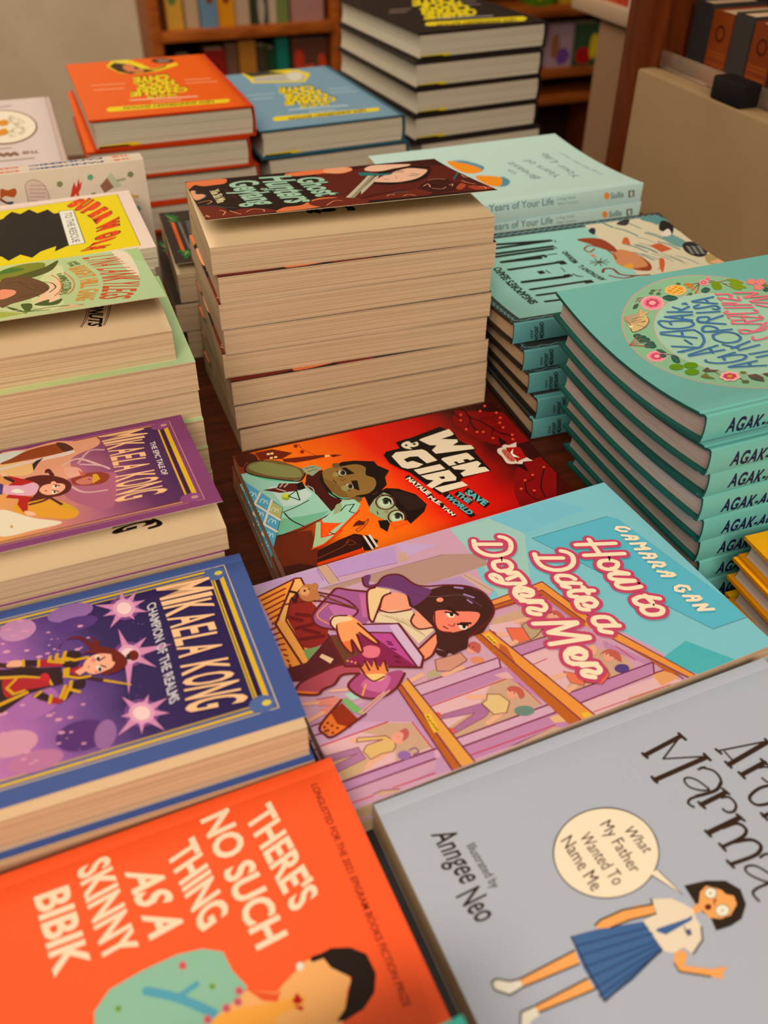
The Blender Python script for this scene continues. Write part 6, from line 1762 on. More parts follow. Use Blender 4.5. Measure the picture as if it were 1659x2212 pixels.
('p',(234,120,124),[1393,282,1378,291,1363,290,1359,280,1368,268,1384,263,1395,269],1),
('p',(234,120,124),[1375,269,1361,279,1346,278,1341,267,1351,255,1367,250,1378,256],1),
('p',(234,120,124),[1391,248,1377,258,1362,257,1357,246,1366,234,1383,230,1394,236],1),
('p',(234,120,124),[1419,248,1404,258,1389,257,1385,246,1394,234,1410,229,1421,236],1),
('p',(220,150,40),[1396,262,1386,269,1375,270,1369,265,1372,256,1382,249,1393,248,1399,253],1),
('p',(234,120,124),[1363,318,1349,327,1334,326,1330,316,1339,303,1356,299,1366,305],1),
('p',(234,120,124),[1337,331,1322,340,1307,339,1303,329,1313,316,1329,312,1339,318],1),
('p',(234,120,124),[1319,318,1305,327,1290,326,1286,316,1295,304,1312,299,1322,305],1),
('p',(234,120,124),[1336,297,1321,307,1306,306,1302,295,1311,283,1328,278,1338,284],1),
('p',(234,120,124),[1363,297,1348,307,1334,306,1329,295,1339,283,1355,278,1366,284],1),
('p',(220,150,40),[1340,311,1330,318,1319,319,1314,314,1317,304,1326,297,1337,296,1343,302],1),
('p',(130,110,40),[1364,299,1370,323,1405,310,1399,286],1),
('l',(150,76,60),3,[1364,299,1405,310],0,0),
('p',(44,92,72),[1335,345,1347,369,1389,349,1377,325],1),
('l',(150,76,60),3,[1335,345,1389,349],0,0),
('p',(214,176,110),[277,376,344,341,409,350,422,400,394,453,339,488,254,513,244,489,256,431],1),
('p',(184,150,110),[277,376,344,341,396,351,336,404,261,432],1),
('p',(204,130,90),[285,349,307,350,304,364,264,393],1),
('p',(226,160,100),[388,349,426,300,434,317,418,348,475,334,439,364,407,365],0),
('l',(150,76,60),5,[315,388,401,383],1,0),
('l',(150,76,60),5,[293,412,374,406],1,0),
('l',(150,76,60),5,[296,428,384,429,351,440],1,0),
('l',(150,76,60),5,[303,445,349,491],1,0),
('l',(150,76,60),5,[272,385,272,436,244,489,254,513,339,488,405,436,422,390],1,0),
('p',(244,230,200),[273,461,266,467,259,467,255,463,256,455,263,450,271,449,275,453],1),
('p',(44,92,72),[267,564,251,577,230,577,218,566,220,549,237,536,257,536,270,547],1),
('p',(44,92,72),[286,592,270,605,249,605,237,593,240,576,256,564,277,563,289,575],1),
('p',(44,92,72),[292,621,275,633,255,634,243,622,246,605,262,592,283,592,295,604],1),
('p',(44,92,72),[266,623,249,635,229,636,217,624,220,607,236,594,257,594,269,606],1),
('p',(44,92,72),[293,665,276,677,256,678,244,666,247,649,264,636,285,636,297,648],1),
('p',(44,92,72),[285,695,268,708,248,708,236,696,240,679,256,666,277,666,289,678],1),
('p',(44,92,72),[263,682,247,694,226,695,214,683,218,665,234,653,255,652,267,664],1),
('p',(44,92,72),[268,591,252,604,231,604,219,592,221,575,238,563,259,562,271,574],1),
('l',(190,90,70),5,[139,632,241,561],0,0),
('l',(190,90,70),5,[139,632,244,594],0,0),
('l',(190,90,70),5,[139,632,252,629],0,0),
('l',(190,90,70),5,[139,632,226,668],0,0),
('l',(190,90,70),5,[139,632,247,692],0,0),
('l',(150,76,60),4,[242,540,254,597,275,659],0,0),
('l',(150,76,60),4,[234,590,259,609],0,0),
('l',(150,76,60),4,[251,639,261,697],0,0),
('l',(150,76,60),4,[230,568,266,569],0,0),
('p',(96,140,20),[280,963,264,976,242,982,221,978,206,966,201,949,207,932,223,918,244,913,266,916,281,928,287,945],1),
('l',(150,76,60),4,[224,925,225,932],0,0),
('l',(150,76,60),4,[230,941,231,949],0,0),
('l',(150,76,60),4,[235,958,237,966],0,0),
('l',(150,76,60),4,[265,942,267,950],0,0),
('l',(150,76,60),4,[271,959,272,967],0,0),
('p',(96,140,20),[365,978,348,992,326,998,305,994,290,982,285,965,292,947,308,934,330,928,351,932,367,944,372,961],1),
('l',(150,76,60),4,[309,940,310,948],0,0),
('l',(150,76,60),4,[314,957,316,965],0,0),
('l',(150,76,60),4,[320,974,321,982],0,0),
('l',(150,76,60),4,[350,958,352,965],0,0),
('l',(150,76,60),4,[356,974,357,982],0,0),
('p',(96,140,20),[320,1049,303,1063,281,1068,260,1065,246,1053,241,1035,248,1018,265,1004,286,999,308,1002,322,1014,327,1032],1),
('l',(150,76,60),4,[265,1011,267,1018],0,0),
('l',(150,76,60),4,[271,1028,272,1035],0,0),
('l',(150,76,60),4,[276,1044,277,1052],0,0),
('l',(150,76,60),4,[306,1028,307,1036],0,0),
('l',(150,76,60),4,[311,1045,312,1053],0,0),
('p',(90,80,60),[347,1041,399,1020,391,1054,436,1074,399,1083,351,1067],0),
('l',(150,76,60),6,[347,1041,391,1054],0,0),
('p',(90,80,60),[528,1196,579,1201,583,1252,549,1304,525,1277,513,1243],0),
('l',(150,76,60),6,[528,1196,583,1252],0,0),
('p',(90,80,60),[616,1213,659,1221,616,1269],0),
('l',(150,76,60),6,[616,1213,616,1269],0,0),
('p',(116,112,50),[292,1097,344,1076,336,1117,344,1159,309,1136,290,1115],0),
('l',(150,76,60),4,[404,1060,398,1121],0,0),
('p',(244,170,150),[478,1197,461,1210,443,1209,436,1197,443,1180,460,1168,478,1168,485,1180],1),
('p',(244,170,150),[441,1212,424,1224,406,1224,399,1212,406,1195,423,1183,440,1183,448,1195],1),
('p',(244,170,150),[411,1198,394,1210,377,1210,369,1198,376,1181,393,1169,410,1169,418,1181],1),
('p',(244,170,150),[411,1167,394,1179,376,1178,368,1166,375,1149,392,1137,409,1137,417,1149],1),
('p',(244,170,150),[440,1141,423,1153,405,1153,397,1141,404,1123,421,1111,438,1112,447,1124],1),
('p',(244,170,150),[478,1140,460,1152,443,1152,435,1140,441,1123,458,1111,476,1111,484,1123],1),
('p',(244,170,150),[495,1165,477,1178,460,1177,452,1165,459,1148,476,1136,494,1136,502,1148],1),
('p',(206,60,90),[463,1186,452,1194,439,1193,434,1185,437,1174,449,1166,461,1167,467,1175],1),
('p',(206,60,90),[440,1195,429,1202,416,1202,411,1194,415,1183,426,1175,438,1176,444,1184],1),
('p',(206,60,90),[421,1186,410,1194,398,1193,392,1185,396,1174,407,1166,419,1167,425,1175],1),
('p',(206,60,90),[421,1167,409,1174,397,1174,391,1166,395,1154,406,1147,418,1148,424,1156],1),
('p',(206,60,90),[439,1151,427,1159,415,1158,409,1150,413,1139,424,1131,436,1132,442,1140],1),
('p',(206,60,90),[462,1151,451,1158,438,1158,432,1150,436,1139,447,1131,460,1132,466,1140],1),
('p',(206,60,90),[473,1167,461,1174,449,1174,443,1165,447,1154,459,1147,471,1147,477,1155],1),
('p',(220,140,30),[446,1172,434,1181,420,1181,414,1172,419,1159,432,1150,445,1151,451,1160],1),
('l',(150,76,60),5,[466,1206,459,1256],0,0),
('p',(90,100,60),[477,1268,463,1276,447,1275,439,1264,443,1250,457,1242,473,1244,481,1255],1),
('p',(110,120,50),[517,1145,523,1167,548,1166,542,1144],1),
('l',(150,76,60),3,[517,1145,548,1166],0,0)]),
('title_lettering',[('l',(70,110,148),16,[640,347,680,391],0,0),
('l',(70,110,148),16,[575,385,726,429],0,0),
('l',(70,110,148),16,[743,373,635,403],0,0),
('l',(70,110,148),16,[527,427,707,457],0,0),
('l',(70,110,148),16,[527,427,669,510],0,0),
('l',(70,110,148),16,[644,448,611,485],0,0),
('l',(70,110,148),16,[519,477,474,458,449,481,464,539,544,572,622,570,655,543,639,511,535,482,514,513],1,0),
('l',(70,110,148),16,[400,572,607,609],0,0),
('l',(70,110,148),16,[388,589,566,696],0,0),
('l',(70,110,148),16,[530,600,495,659],0,0),
('l',(70,110,148),16,[485,695,493,749],0,0),
('l',(70,110,148),16,[368,731,508,801],0,0),
('l',(70,110,148),16,[361,802,508,801],0,0),
('l',(70,110,148),16,[612,611,621,670,589,739,545,780,508,801],1,0),
('l',(70,110,148),16,[380,809,527,796],0,0),
('l',(70,110,148),16,[399,852,625,817],0,0),
('l',(70,110,148),16,[389,865,626,877],0,0),
('l',(70,110,148),16,[564,823,541,885],0,0),
('l',(70,110,148),16,[722,335,745,332,744,347],0,0),
('l',(70,110,148),16,[801,327,962,322],0,0),
('l',(70,110,148),16,[798,332,939,395],0,0),
('l',(70,110,148),16,[898,324,893,370],0,0),
('l',(70,110,148),16,[816,374,776,383,775,403,844,409,909,412,924,439,900,453,876,440],1,0),
('l',(70,110,148),16,[749,449,897,479],0,0),
('l',(70,110,148),16,[728,496,697,530,744,556,786,526,780,507,728,496],1,0),
('l',(70,110,148),16,[693,545,837,616],0,0),
('l',(70,110,148),16,[773,544,886,525],0,0),
('l',(70,110,148),16,[684,602,654,643,727,674,755,638,719,598,684,602],1,0),
('l',(70,110,148),16,[652,653,832,683],0,0),
('l',(70,110,148),16,[680,703,656,752,690,807,765,818,814,788,820,731,760,692,680,703],1,0),
('l',(70,110,148),16,[447,943,437,963,477,999,557,1021,648,1017,692,985,663,960,573,947,544,984],1,0),
('l',(70,110,148),16,[533,943,660,928],0,0),
('l',(70,110,148),16,[661,819,714,889],0,0),
('l',(70,110,148),16,[677,880,834,844],0,0),
('l',(70,110,148),16,[700,914,856,903],0,0),
('l',(70,110,148),16,[722,979,847,989],0,0),
('l',(70,110,148),16,[713,882,734,872],0,0),
('l',(70,110,148),16,[511,1064,700,1066],0,0),
('l',(70,110,148),16,[507,1069,708,1136],0,0),
('l',(70,110,148),16,[648,1069,621,1108],0,0),
('l',(70,110,148),16,[732,1028,811,1031],0,0),
('l',(240,104,114),15,[998,300,1012,310,1066,320,1091,343,1078,350],1,0),
('l',(240,104,114),15,[989,340,1105,407],0,0),
('l',(240,104,114),15,[989,340,990,367],0,0),
('l',(240,104,114),15,[1076,344,1061,383],0,0),
('l',(240,104,114),15,[1120,368,1114,404],0,0),
('l',(240,104,114),15,[966,419,1143,474],0,0),
('l',(240,104,114),15,[979,401,1062,427,1040,447],0,0),
('l',(240,104,114),15,[954,453,1133,505],0,0),
('l',(240,104,114),15,[947,490,921,515,1095,561,1131,550,1120,529],1,0),
('l',(240,104,114),15,[918,536,1103,627],0,0),
('l',(240,104,114),15,[918,536,903,565],0,0),
('l',(240,104,114),15,[1004,564,988,593],0,0),
('l',(240,104,114),15,[1106,599,1109,629],0,0),
('l',(240,104,114),15,[878,624,1046,689],0,0),
('l',(240,104,114),15,[911,590,886,621],0,0),
('l',(240,104,114),15,[907,594,985,615,970,650],0,0),
('l',(240,104,114),15,[986,639,1092,641],0,0),
('l',(240,104,114),15,[867,713,905,715,951,756,1007,753,1068,727],1,0),
('l',(240,104,114),15,[874,704,856,744,905,757,977,742,1088,687],1,0),
('l',(240,104,114),15,[891,806,869,840,921,848,975,839],1,0),
('l',(240,104,114),15,[1127,322,1276,366],0,0),
('l',(240,104,114),15,[1276,366,1153,389],0,0),
('l',(240,104,114),15,[1153,389,1320,417],0,0),
('l',(240,104,114),15,[1165,437,1305,435],0,0),
('l',(240,104,114),15,[1164,447,1262,489],0,0),
('l',(240,104,114),15,[1171,483,1229,530],0,0)]),
],
'Ks': [
('spine_lettering',[('t',(34,30,62),'AGAK-AGAK',[140,38,637,-19,4,84],0.035,1.12)]),
],
'F': [
('cover_border',[('p',(62,60,54),[0,0,2159,0,2159,80,0,80],0),
('p',(62,60,54),[0,80,80,80,80,1560,0,1560],0),
('p',(62,60,54),[2079,80,2159,80,2159,1560,2079,1560],0),
('p',(62,60,54),[80,1480,2079,1480,2079,1560,80,1560],0),
('l',(132,168,156),8,[39,50,21,82,39,113,21,145,39,177,21,209,39,240,21,272,39,304,21,336,39,367,21,399,39,431,21,463,39,494,21,526,39,558,21,590,39,621,21,653,39,685,21,717,39,748,21,780,39,812,21,843,39,875,21,907,39,939,21,970,39,1002,21,1034,39,1066,21,1097,39,1129,21,1161,39,1193,21,1224,39,1256,21,1288,39,1320,21,1351,39,1383,21,1415,39,1447,21,1478,39,1510],1,0),
('l',(132,168,156),8,[2128,50,2110,82,2128,113,2110,145,2128,177,2110,209,2128,240,2110,272,2128,304,2110,336,2128,367,2110,399,2128,431,2110,463,2128,494,2110,526,2128,558,2110,590,2128,621,2110,653,2128,685,2110,717,2128,748,2110,780,2128,812,2110,843,2128,875,2110,907,2128,939,2110,970,2128,1002,2110,1034,2128,1066,2110,1097,2128,1129,2110,1161,2128,1193,2110,1224,2128,1256,2110,1288,2128,1320,2110,1351,2128,1383,2110,1415,2128,1447,2110,1478,2128,1510],1,0),
('l',(132,168,156),8,[50,26,82,44,114,26,147,44,179,26,211,44,243,26,275,44,307,26,340,44,372,26,404,44,436,26,468,44,500,26,533,44,565,26,597,44,629,26,661,44,693,26,726,44,758,26,790,44,822,26,854,44,886,26,919,44,951,26,983,44,1015,26,1047,44,1080,26,1112,44,1144,26,1176,44,1208,26,1240,44,1273,26,1305,44,1337,26,1369,44,1401,26,1433,44,1466,26,1498,44,1530,26,1562,44,1594,26,1626,44,1659,26,1691,44,1723,26,1755,44,1787,26,1819,44,1852,26,1884,44,1916,26,1948,44,1980,26,2012,44,2045,26,2077,44,2109,26],1,0),
('l',(132,168,156),8,[50,1506,107,1524,164,1506,222,1524,279,1506,336,1524,393,1506,450,1524,508,1506,565,1524,622,1506,679,1524,736,1506,794,1524,851,1506,908,1524,965,1506,1022,1524,1080,1506,1137,1524,1194,1506,1251,1524,1308,1506,1365,1524,1423,1506,1480,1524,1537,1506,1594,1524,1651,1506,1709,1524,1766,1506,1823,1524,1880,1506,1937,1524,1995,1506,2052,1524,2109,1506],1,0),
('l',(60,110,104),8,[55,50,37,82,55,113,37,145,55,177,37,209,55,240,37,272,55,304,37,336,55,367,37,399,55,431,37,463,55,494,37,526,55,558,37,590,55,621,37,653,55,685,37,717,55,748,37,780,55,812,37,843,55,875,37,907,55,939,37,970,55,1002,37,1034,55,1066,37,1097,55,1129,37,1161,55,1193,37,1224,55,1256,37,1288,55,1320,37,1351,55,1383,37,1415,55,1447,37,1478,55,1510],1,0),
('l',(60,110,104),8,[2112,50,2094,82,2112,113,2094,145,2112,177,2094,209,2112,240,2094,272,2112,304,2094,336,2112,367,2094,399,2112,431,2094,463,2112,494,2094,526,2112,558,2094,590,2112,621,2094,653,2112,685,2094,717,2112,748,2094,780,2112,812,2094,843,2112,875,2094,907,2112,939,2094,970,2112,1002,2094,1034,2112,1066,2094,1097,2112,1129,2094,1161,2112,1193,2094,1224,2112,1256,2094,1288,2112,1320,2094,1351,2112,1383,2094,1415,2112,1447,2094,1478,2112,1510],1,0),
('l',(60,110,104),8,[50,42,82,60,114,42,147,60,179,42,211,60,243,42,275,60,307,42,340,60,372,42,404,60,436,42,468,60,500,42,533,60,565,42,597,60,629,42,661,60,693,42,726,60,758,42,790,60,822,42,854,60,886,42,919,60,951,42,983,60,1015,42,1047,60,1080,42,1112,60,1144,42,1176,60,1208,42,1240,60,1273,42,1305,60,1337,42,1369,60,1401,42,1433,60,1466,42,1498,60,1530,42,1562,60,1594,42,1626,60,1659,42,1691,60,1723,42,1755,60,1787,42,1819,60,1852,42,1884,60,1916,42,1948,60,1980,42,2012,60,2045,42,2077,60,2109,42],1,0),
('l',(60,110,104),8,[50,1516,107,1534,164,1516,222,1534,279,1516,336,1534,393,1516,450,1534,508,1516,565,1534,622,1516,679,1534,736,1516,794,1534,851,1516,908,1534,965,1516,1022,1534,1080,1516,1137,1534,1194,1516,1251,1534,1308,1516,1365,1534,1423,1516,1480,1534,1537,1516,1594,1534,1651,1516,1709,1534,1766,1516,1823,1534,1880,1516,1937,1534,1995,1516,2052,1534,2109,1516],1,0)]),
('cover_picture',[('p',(148,190,166),[80,80,2079,80,2079,1480,80,1480],0),
('p',(214,190,150),[1380,50,2120,54,2236,1025,1516,1248,1345,1065,1411,560,1395,239],0),
('l',(86,128,120),10,[1867,288,1927,355,1976,466],1,0),
('l',(86,128,120),9,[1685,670,1737,742,1773,862],1,0),
('l',(86,128,120),9,[1861,484,1917,553,1959,669],1,0),
('l',(86,128,120),14,[1643,494,1699,563,1742,679],1,0),
('l',(86,128,120),15,[1723,52,1788,115,1845,221],1,0),
('l',(86,128,120),18,[1564,448,1622,517,1667,631],1,0),
('l',(86,128,120),12,[1935,84,2000,148,2054,255],1,0),
('l',(86,128,120),19,[1629,158,1693,222,1747,330],1,0),
('l',(86,128,120),8,[1729,347,1789,414,1836,526],1,0),
('l',(86,128,120),10,[1603,653,1656,724,1693,842],1,0),
('l',(86,128,120),11,[1763,692,1813,764,1848,884],1,0),
('l',(86,128,120),16,[1479,-24,1546,38,1606,142],1,0),
('l',(86,128,120),15,[1488,-20,1556,42,1616,145],1,0),
('l',(86,128,120),9,[1690,454,1747,523,1790,637],1,0),
('l',(86,128,120),9,[1764,747,1813,820,1845,942],1,0),
('l',(86,128,120),10,[1867,477,1923,546,1964,662],1,0),
('l',(86,128,120),11,[1863,772,1911,846,1941,969],1,0),
('l',(86,128,120),16,[1642,470,1698,539,1742,653],1,0),
('l',(86,128,120),16,[1543,599,1598,669,1637,786],1,0),
('l',(86,128,120),22,[1843,305,1903,372,1951,484],1,0),
('p',(92,134,124),[1926,64,2115,62,2177,216,2086,226],1),
('p',(110,146,132),[2045,375,2097,557,1985,628,1935,444],1),
('p',(60,52,48),[1672,95,1783,46,1828,56,1746,143],1),
('p',(50,48,52),[1366,156,1416,109,1445,131,1388,222],1),
('p',(44,36,34),[2001,268,2113,138,2160,244,2042,407,2018,336],1),
('p',(226,200,176),[1972,356,2082,288,2050,393,1976,406],1),
('p',(206,90,44),[1540,433,1609,341,1645,350,1593,481,1575,443],1),
('p',(196,88,48),[1754,526,1863,507,1905,638,1779,670],0),
('p',(206,90,44),[1702,768,1713,825,1565,1032,1598,932],1),
('l',(206,90,44),8,[1675,885,1566,958],0,0),
('p',(50,44,40),[2131,812,2077,850,2027,848,1993,806,1982,737,1998,658,2036,592,2088,555,2140,556,2178,596,2190,664,2173,743],1),
('l',(214,206,190),8,[2050,630,2064,658],0,0),
('l',(214,206,190),8,[2038,668,2052,697],0,0),
('l',(214,206,190),8,[2026,707,2039,736],0,0),
('l',(214,206,190),8,[2013,746,2026,775],0,0),
('l',(214,206,190),8,[2094,643,2108,672],0,0),
('l',(214,206,190),8,[2082,682,2095,711],0,0),
('l',(214,206,190),8,[2069,720,2083,750],0,0),
('l',(214,206,190),8,[2056,759,2069,789],0,0),
('l',(214,206,190),8,[2138,656,2152,685],0,0),
('l',(214,206,190),8,[2126,695,2139,724],0,0),
('l',(214,206,190),8,[2113,734,2126,763],0,0),
('l',(214,206,190),8,[2099,773,2112,803],0,0),
('l',(214,206,190),8,[2182,670,2196,699],0,0),
('l',(214,206,190),8,[2170,709,2183,738],0,0),
('p',(176,140,80),[2069,870,2164,827,2148,1013,2023,1007],1),
('p',(226,160,110),[2045,976,2166,941,2126,1044],1),
('p',(206,128,80),[1384,552,1490,533,1568,674,1540,876,1458,957,1374,892,1309,765],1),
('p',(150,62,30),[1374,892,1483,966,1565,848,1568,674,1527,871],1),
('p',(226,150,50),[1332,807,1427,803,1361,887],1),
('p',(150,62,34),[1196,265,1317,265,1416,321,1445,472,1411,560,1333,473,1266,360],1),
('l',(150,62,34),16,[1320,437,1252,387,1181,431,1193,497,1264,453],1,0),
('l',(150,62,34),16,[1360,480,1365,613,1346,674],1,0),
('l',(130,54,34),22,[1109,873,1155,818,1220,840,1219,946,1302,1012,1436,1042],1,0),
('l',(130,54,34),18,[1126,949,1200,1030,1327,1021],1,0),
('l',(84,64,40),9,[1181,690,1260,715],0,0),
('l',(84,64,40),9,[1181,690,1216,754],0,0),
('l',(84,64,40),9,[1181,690,1156,763],0,0),
('l',(84,64,40),9,[1181,690,1108,737],0,0),
('l',(84,64,40),9,[1181,690,1093,690],0,0),
('l',(84,64,40),9,[1181,690,1119,644],0,0),
('l',(84,64,40),9,[1181,690,1174,619],0,0),
('l',(84,64,40),9,[1181,690,1233,628],0,0),
('l',(84,64,40),9,[1181,690,1267,666],0,0),
('p',(226,110,80),[1178,525,1211,551,1200,613,1175,573],0)]),
('title_lettering',[('l',(34,36,28),33,[478,173,970,223],0,0),
('l',(34,36,28),33,[452,232,954,224],0,0),
('l',(34,36,28),33,[415,316,938,319],0,0),
('l',(34,36,28),33,[394,364,918,360],0,0),
('l',(34,36,28),33,[403,462,797,449],0,0),
('l',(34,36,28),33,[403,462,750,483],0,0),
('l',(34,36,28),33,[407,601,892,596],0,0),
('l',(34,36,28),33,[414,838,835,850],0,0),
('l',(34,36,28),33,[411,844,769,862],0,0),
('l',(34,36,28),33,[413,989,910,987],0,0),
('l',(34,36,28),33,[410,1110,593,1115],0,0),
('l',(34,36,28),33,[412,1244,521,1251],0,0),
('p',(34,36,28),[843,572,910,576,914,642,854,640],0),
('p',(34,36,28),[608,694,661,694,665,745,611,750],0),
('p',(34,36,28),[785,817,844,819,807,875,762,877],0),
('p',(34,36,28),[860,970,946,975,946,1029,871,1031],0),
('p',(34,36,28),[774,449,833,453,790,494],0),
('l',(34,36,28),12,[837,445,912,450],0,0),
('l',(34,36,28),12,[996,235,1002,254],0,0),
('l',(34,36,28),12,[946,336,956,363],0,0),
('l',(34,36,28),12,[687,702,698,755],0,0),
('l',(34,36,28),12,[863,825,884,884],0,0),
('l',(34,36,28),12,[876,871,914,897],0,0),
('t',(34,36,28),"SINGAPORE'S SEAFO",[350,1245,356,534,-67,9],0.035,1.0),
('t',(34,36,28),'ANTHONY L.',[1064,1017,1019,690,-52,-1],0.03,1.0),
('t',(34,36,28),'MEDRANO',[1012,645,1014,425,-49,5],0.03,1.0),
('t',(90,110,96),'EDITED BY',[835,766,842,679,-20,4],0.02,1.0)]),
],
'Fs': [
('spine_lettering',[('t',(34,36,28),'ANTHONY',[206,7,191,127,-29,3],0.05,1.0),
('t',(34,36,28),'L. MEDRANO',[252,-11,231,150,-31,2],0.05,1.0),
('t',(34,36,28),'EDITED BY',[158,32,149,104,-16,1],0.04,1.0)]),
],
'R': [
('cover_picture',[('p',(228,190,24),[450,261,550,-27,739,3,861,264,939,573,1268,335,1266,478,982,691,727,735,556,641],0),
('p',(46,30,18),[480,271,567,88,735,255,825,498,949,610,1138,433,1105,527,888,691,668,714,550,572],0),
('p',(206,110,60),[630,324,740,221,746,504,653,608],1),
('p',(206,110,70),[691,554,825,498,835,638,736,671],1),
('p',(226,190,60),[536,77,719,32,664,194],0),
('p',(46,28,20),[1262,238,1233,294,1177,322,1110,316,1048,276,1008,215,1001,146,1028,90,1084,61,1153,67,1216,107,1256,170],1),
('l',(206,170,140),30,[1076,150,1091,153],0,0),
('l',(206,170,140),30,[1099,155,1115,158],0,0),
('l',(206,170,140),30,[1123,160,1138,163],0,0),
('l',(206,170,140),30,[1147,164,1162,167],0,0),
('l',(206,170,140),30,[1170,169,1186,172],0,0),
('l',(206,170,140),30,[1194,174,1209,177],0,0),
('l',(206,170,140),24,[1078,232,1092,234],0,0),
('l',(206,170,140),24,[1100,235,1114,237],0,0),
('l',(206,170,140),24,[1122,238,1137,241],0,0),
('l',(206,170,140),24,[1144,242,1159,244],0,0),
('l',(206,170,140),24,[1167,245,1181,248],0,0),
('l',(240,150,100),32,[184,1101,533,1136],1,0),
('l',(240,150,100),32,[196,1312,497,1343],1,0),
('l',(240,150,100),32,[1215,1205,1488,1232],1,0),
('l',(240,150,100),32,[1202,1353,1532,1387],1,0),
('p',(228,190,24),[227,2103,253,2059,1494,2155,1500,2203,1463,2290,231,2236,212,2188],0),
('t',(70,40,10),'NEW ANNIVERSARY EDITION',[1334,2155,399,2095,-18,94],0.02,1.0)]),
('title_lettering',[('t',(70,40,10),'THE ART OF',[1026,1724,697,1735,-11,113],0.09,1.0),
('t',(228,190,24),'THE ART OF',[1016,1744,689,1755,-9,102],0.06,1.0),
('t',(70,40,10),'CHARLIE',[1185,1511,556,1527,-28,183],0.09,1.0),
('t',(228,190,24),'CHARLIE',[1175,1531,547,1548,-26,171],0.06,1.0),
('t',(70,40,10),'CHAN',[1123,1322,653,1365,-26,176],0.09,1.0),
('t',(228,190,24),'CHAN',[1113,1343,644,1386,-23,164],0.06,1.0),
('t',(70,40,10),'HOCK',[1106,1125,649,1197,-30,205],0.09,1.0),
('t',(228,190,24),'HOCK',[1096,1147,640,1219,-28,193],0.06,1.0),
('t',(70,40,10),'CHYE',[1090,870,679,890,-37,249],0.09,1.0),
('t',(228,190,24),'CHYE',[1080,893,670,912,-34,236],0.06,1.0),
('l',(250,180,140),40,[507,1859,535,1863],0,0),
('l',(250,180,140),40,[550,1865,578,1868],0,0),
('l',(250,180,140),40,[593,1870,621,1874],0,0),
('l',(250,180,140),40,[637,1876,665,1880],0,0),
('l',(250,180,140),40,[680,1882,708,1885],0,0),
('l',(250,180,140),40,[724,1887,752,1891],0,0),
('l',(250,180,140),40,[767,1893,796,1897],0,0),
('l',(250,180,140),40,[811,1899,839,1902],0,0),
('l',(250,180,140),40,[855,1904,883,1908],0,0),
('l',(250,180,140),40,[898,1910,927,1914],0,0),
('l',(250,180,140),40,[942,1916,971,1919],0,0),
('l',(250,180,140),40,[986,1921,1015,1925],0,0),
('l',(250,180,140),40,[1030,1927,1059,1931],0,0),
('l',(250,180,140),40,[1074,1933,1103,1936],0,0),
('l',(250,180,140),40,[1119,1938,1147,1942],0,0),
('l',(250,180,140),40,[1163,1944,1192,1948],0,0),
('l',(248,170,120),30,[715,2001,731,2002],0,0),
('l',(248,170,120),30,[740,2003,756,2005],0,0),
('l',(248,170,120),30,[764,2006,780,2008],0,0),
('l',(248,170,120),30,[788,2009,804,2010],0,0),
('l',(248,170,120),30,[813,2011,829,2013],0,0),
('l',(248,170,120),30,[837,2014,853,2016],0,0),
('l',(248,170,120),30,[861,2017,877,2018],0,0),
('l',(248,170,120),30,[886,2019,902,2021],0,0),
('l',(248,170,120),30,[910,2022,926,2024],0,0),
('l',(248,170,120),30,[935,2025,951,2026],0,0),
('l',(248,170,120),30,[959,2027,975,2029],0,0),
('l',(248,170,120),30,[984,2030,1000,2032],0,0)]),
],
'U': [
('cover_picture',[('p',(228,190,24),[520,-83,642,119,895,-48,1098,-45,1268,63,1361,332,1160,696,960,652,509,506,535,299],0),
('p',(176,160,140),[603,252,1069,215,1212,118,1273,373,1166,626,965,582,552,451],0),
('p',(60,52,44),[543,-35,868,-20,1080,181,596,213],0),
('p',(206,190,160),[1218,426,1171,518,1111,575,1055,582,1016,537,1005,451,1024,348,1070,253,1131,194,1189,186,1229,233,1239,321],1),
('l',(170,180,176),32,[306,1046,614,1095],1,0),
('l',(170,180,176),32,[294,1230,549,1272],1,0),
('l',(170,180,176),32,[1304,1140,1574,1183],1,0),
('l',(170,180,176),32,[1279,1304,1578,1352],1,0),
('p',(228,190,24),[293,2079,337,2040,1554,2136,1563,2195,1499,2265,281,2216,262,2152],0),
('t',(70,40,10),'NEW ANNIVERSARY EDITION',[1403,2130,469,2123,-39,104],0.02,1.0)]),
('title_lettering',[('t',(70,40,10),'THE ART OF',[1131,1672,757,1678,-36,124],0.09,1.0),
('t',(228,190,24),'THE ART OF',[1116,1692,744,1697,-32,113],0.06,1.0),
('t',(70,40,10),'CHARLIE',[1278,1487,644,1443,-58,184],0.09,1.0),
('t',(228,190,24),'CHARLIE',[1263,1507,630,1463,-53,172],0.06,1.0),
('t',(70,40,10),'CHAN',[1253,1298,717,1299,-53,171],0.09,1.0),
('t',(228,190,24),'CHAN',[1238,1318,703,1320,-49,159],0.06,1.0),
('t',(70,40,10),'HOCK',[1220,1101,706,1123,-52,182],0.09,1.0),
('t',(228,190,24),'HOCK',[1205,1122,692,1144,-48,170],0.06,1.0),
('t',(70,40,10),'CHYE',[1203,899,757,859,-61,211],0.09,1.0),
('t',(228,190,24),'CHYE',[1188,921,743,881,-57,199],0.06,1.0),
('l',(190,196,186),40,[569,1838,597,1841],0,0),
('l',(190,196,186),40,[612,1843,640,1846],0,0),
('l',(190,196,186),40,[656,1847,684,1850],0,0),
('l',(190,196,186),40,[699,1852,728,1855],0,0),
('l',(190,196,186),40,[743,1857,772,1859],0,0),
('l',(190,196,186),40,[787,1861,816,1864],0,0),
('l',(190,196,186),40,[831,1866,860,1869],0,0),
('l',(190,196,186),40,[875,1870,904,1873],0,0),
('l',(190,196,186),40,[919,1875,948,1878],0,0),
('l',(190,196,186),40,[963,1879,992,1882],0,0),
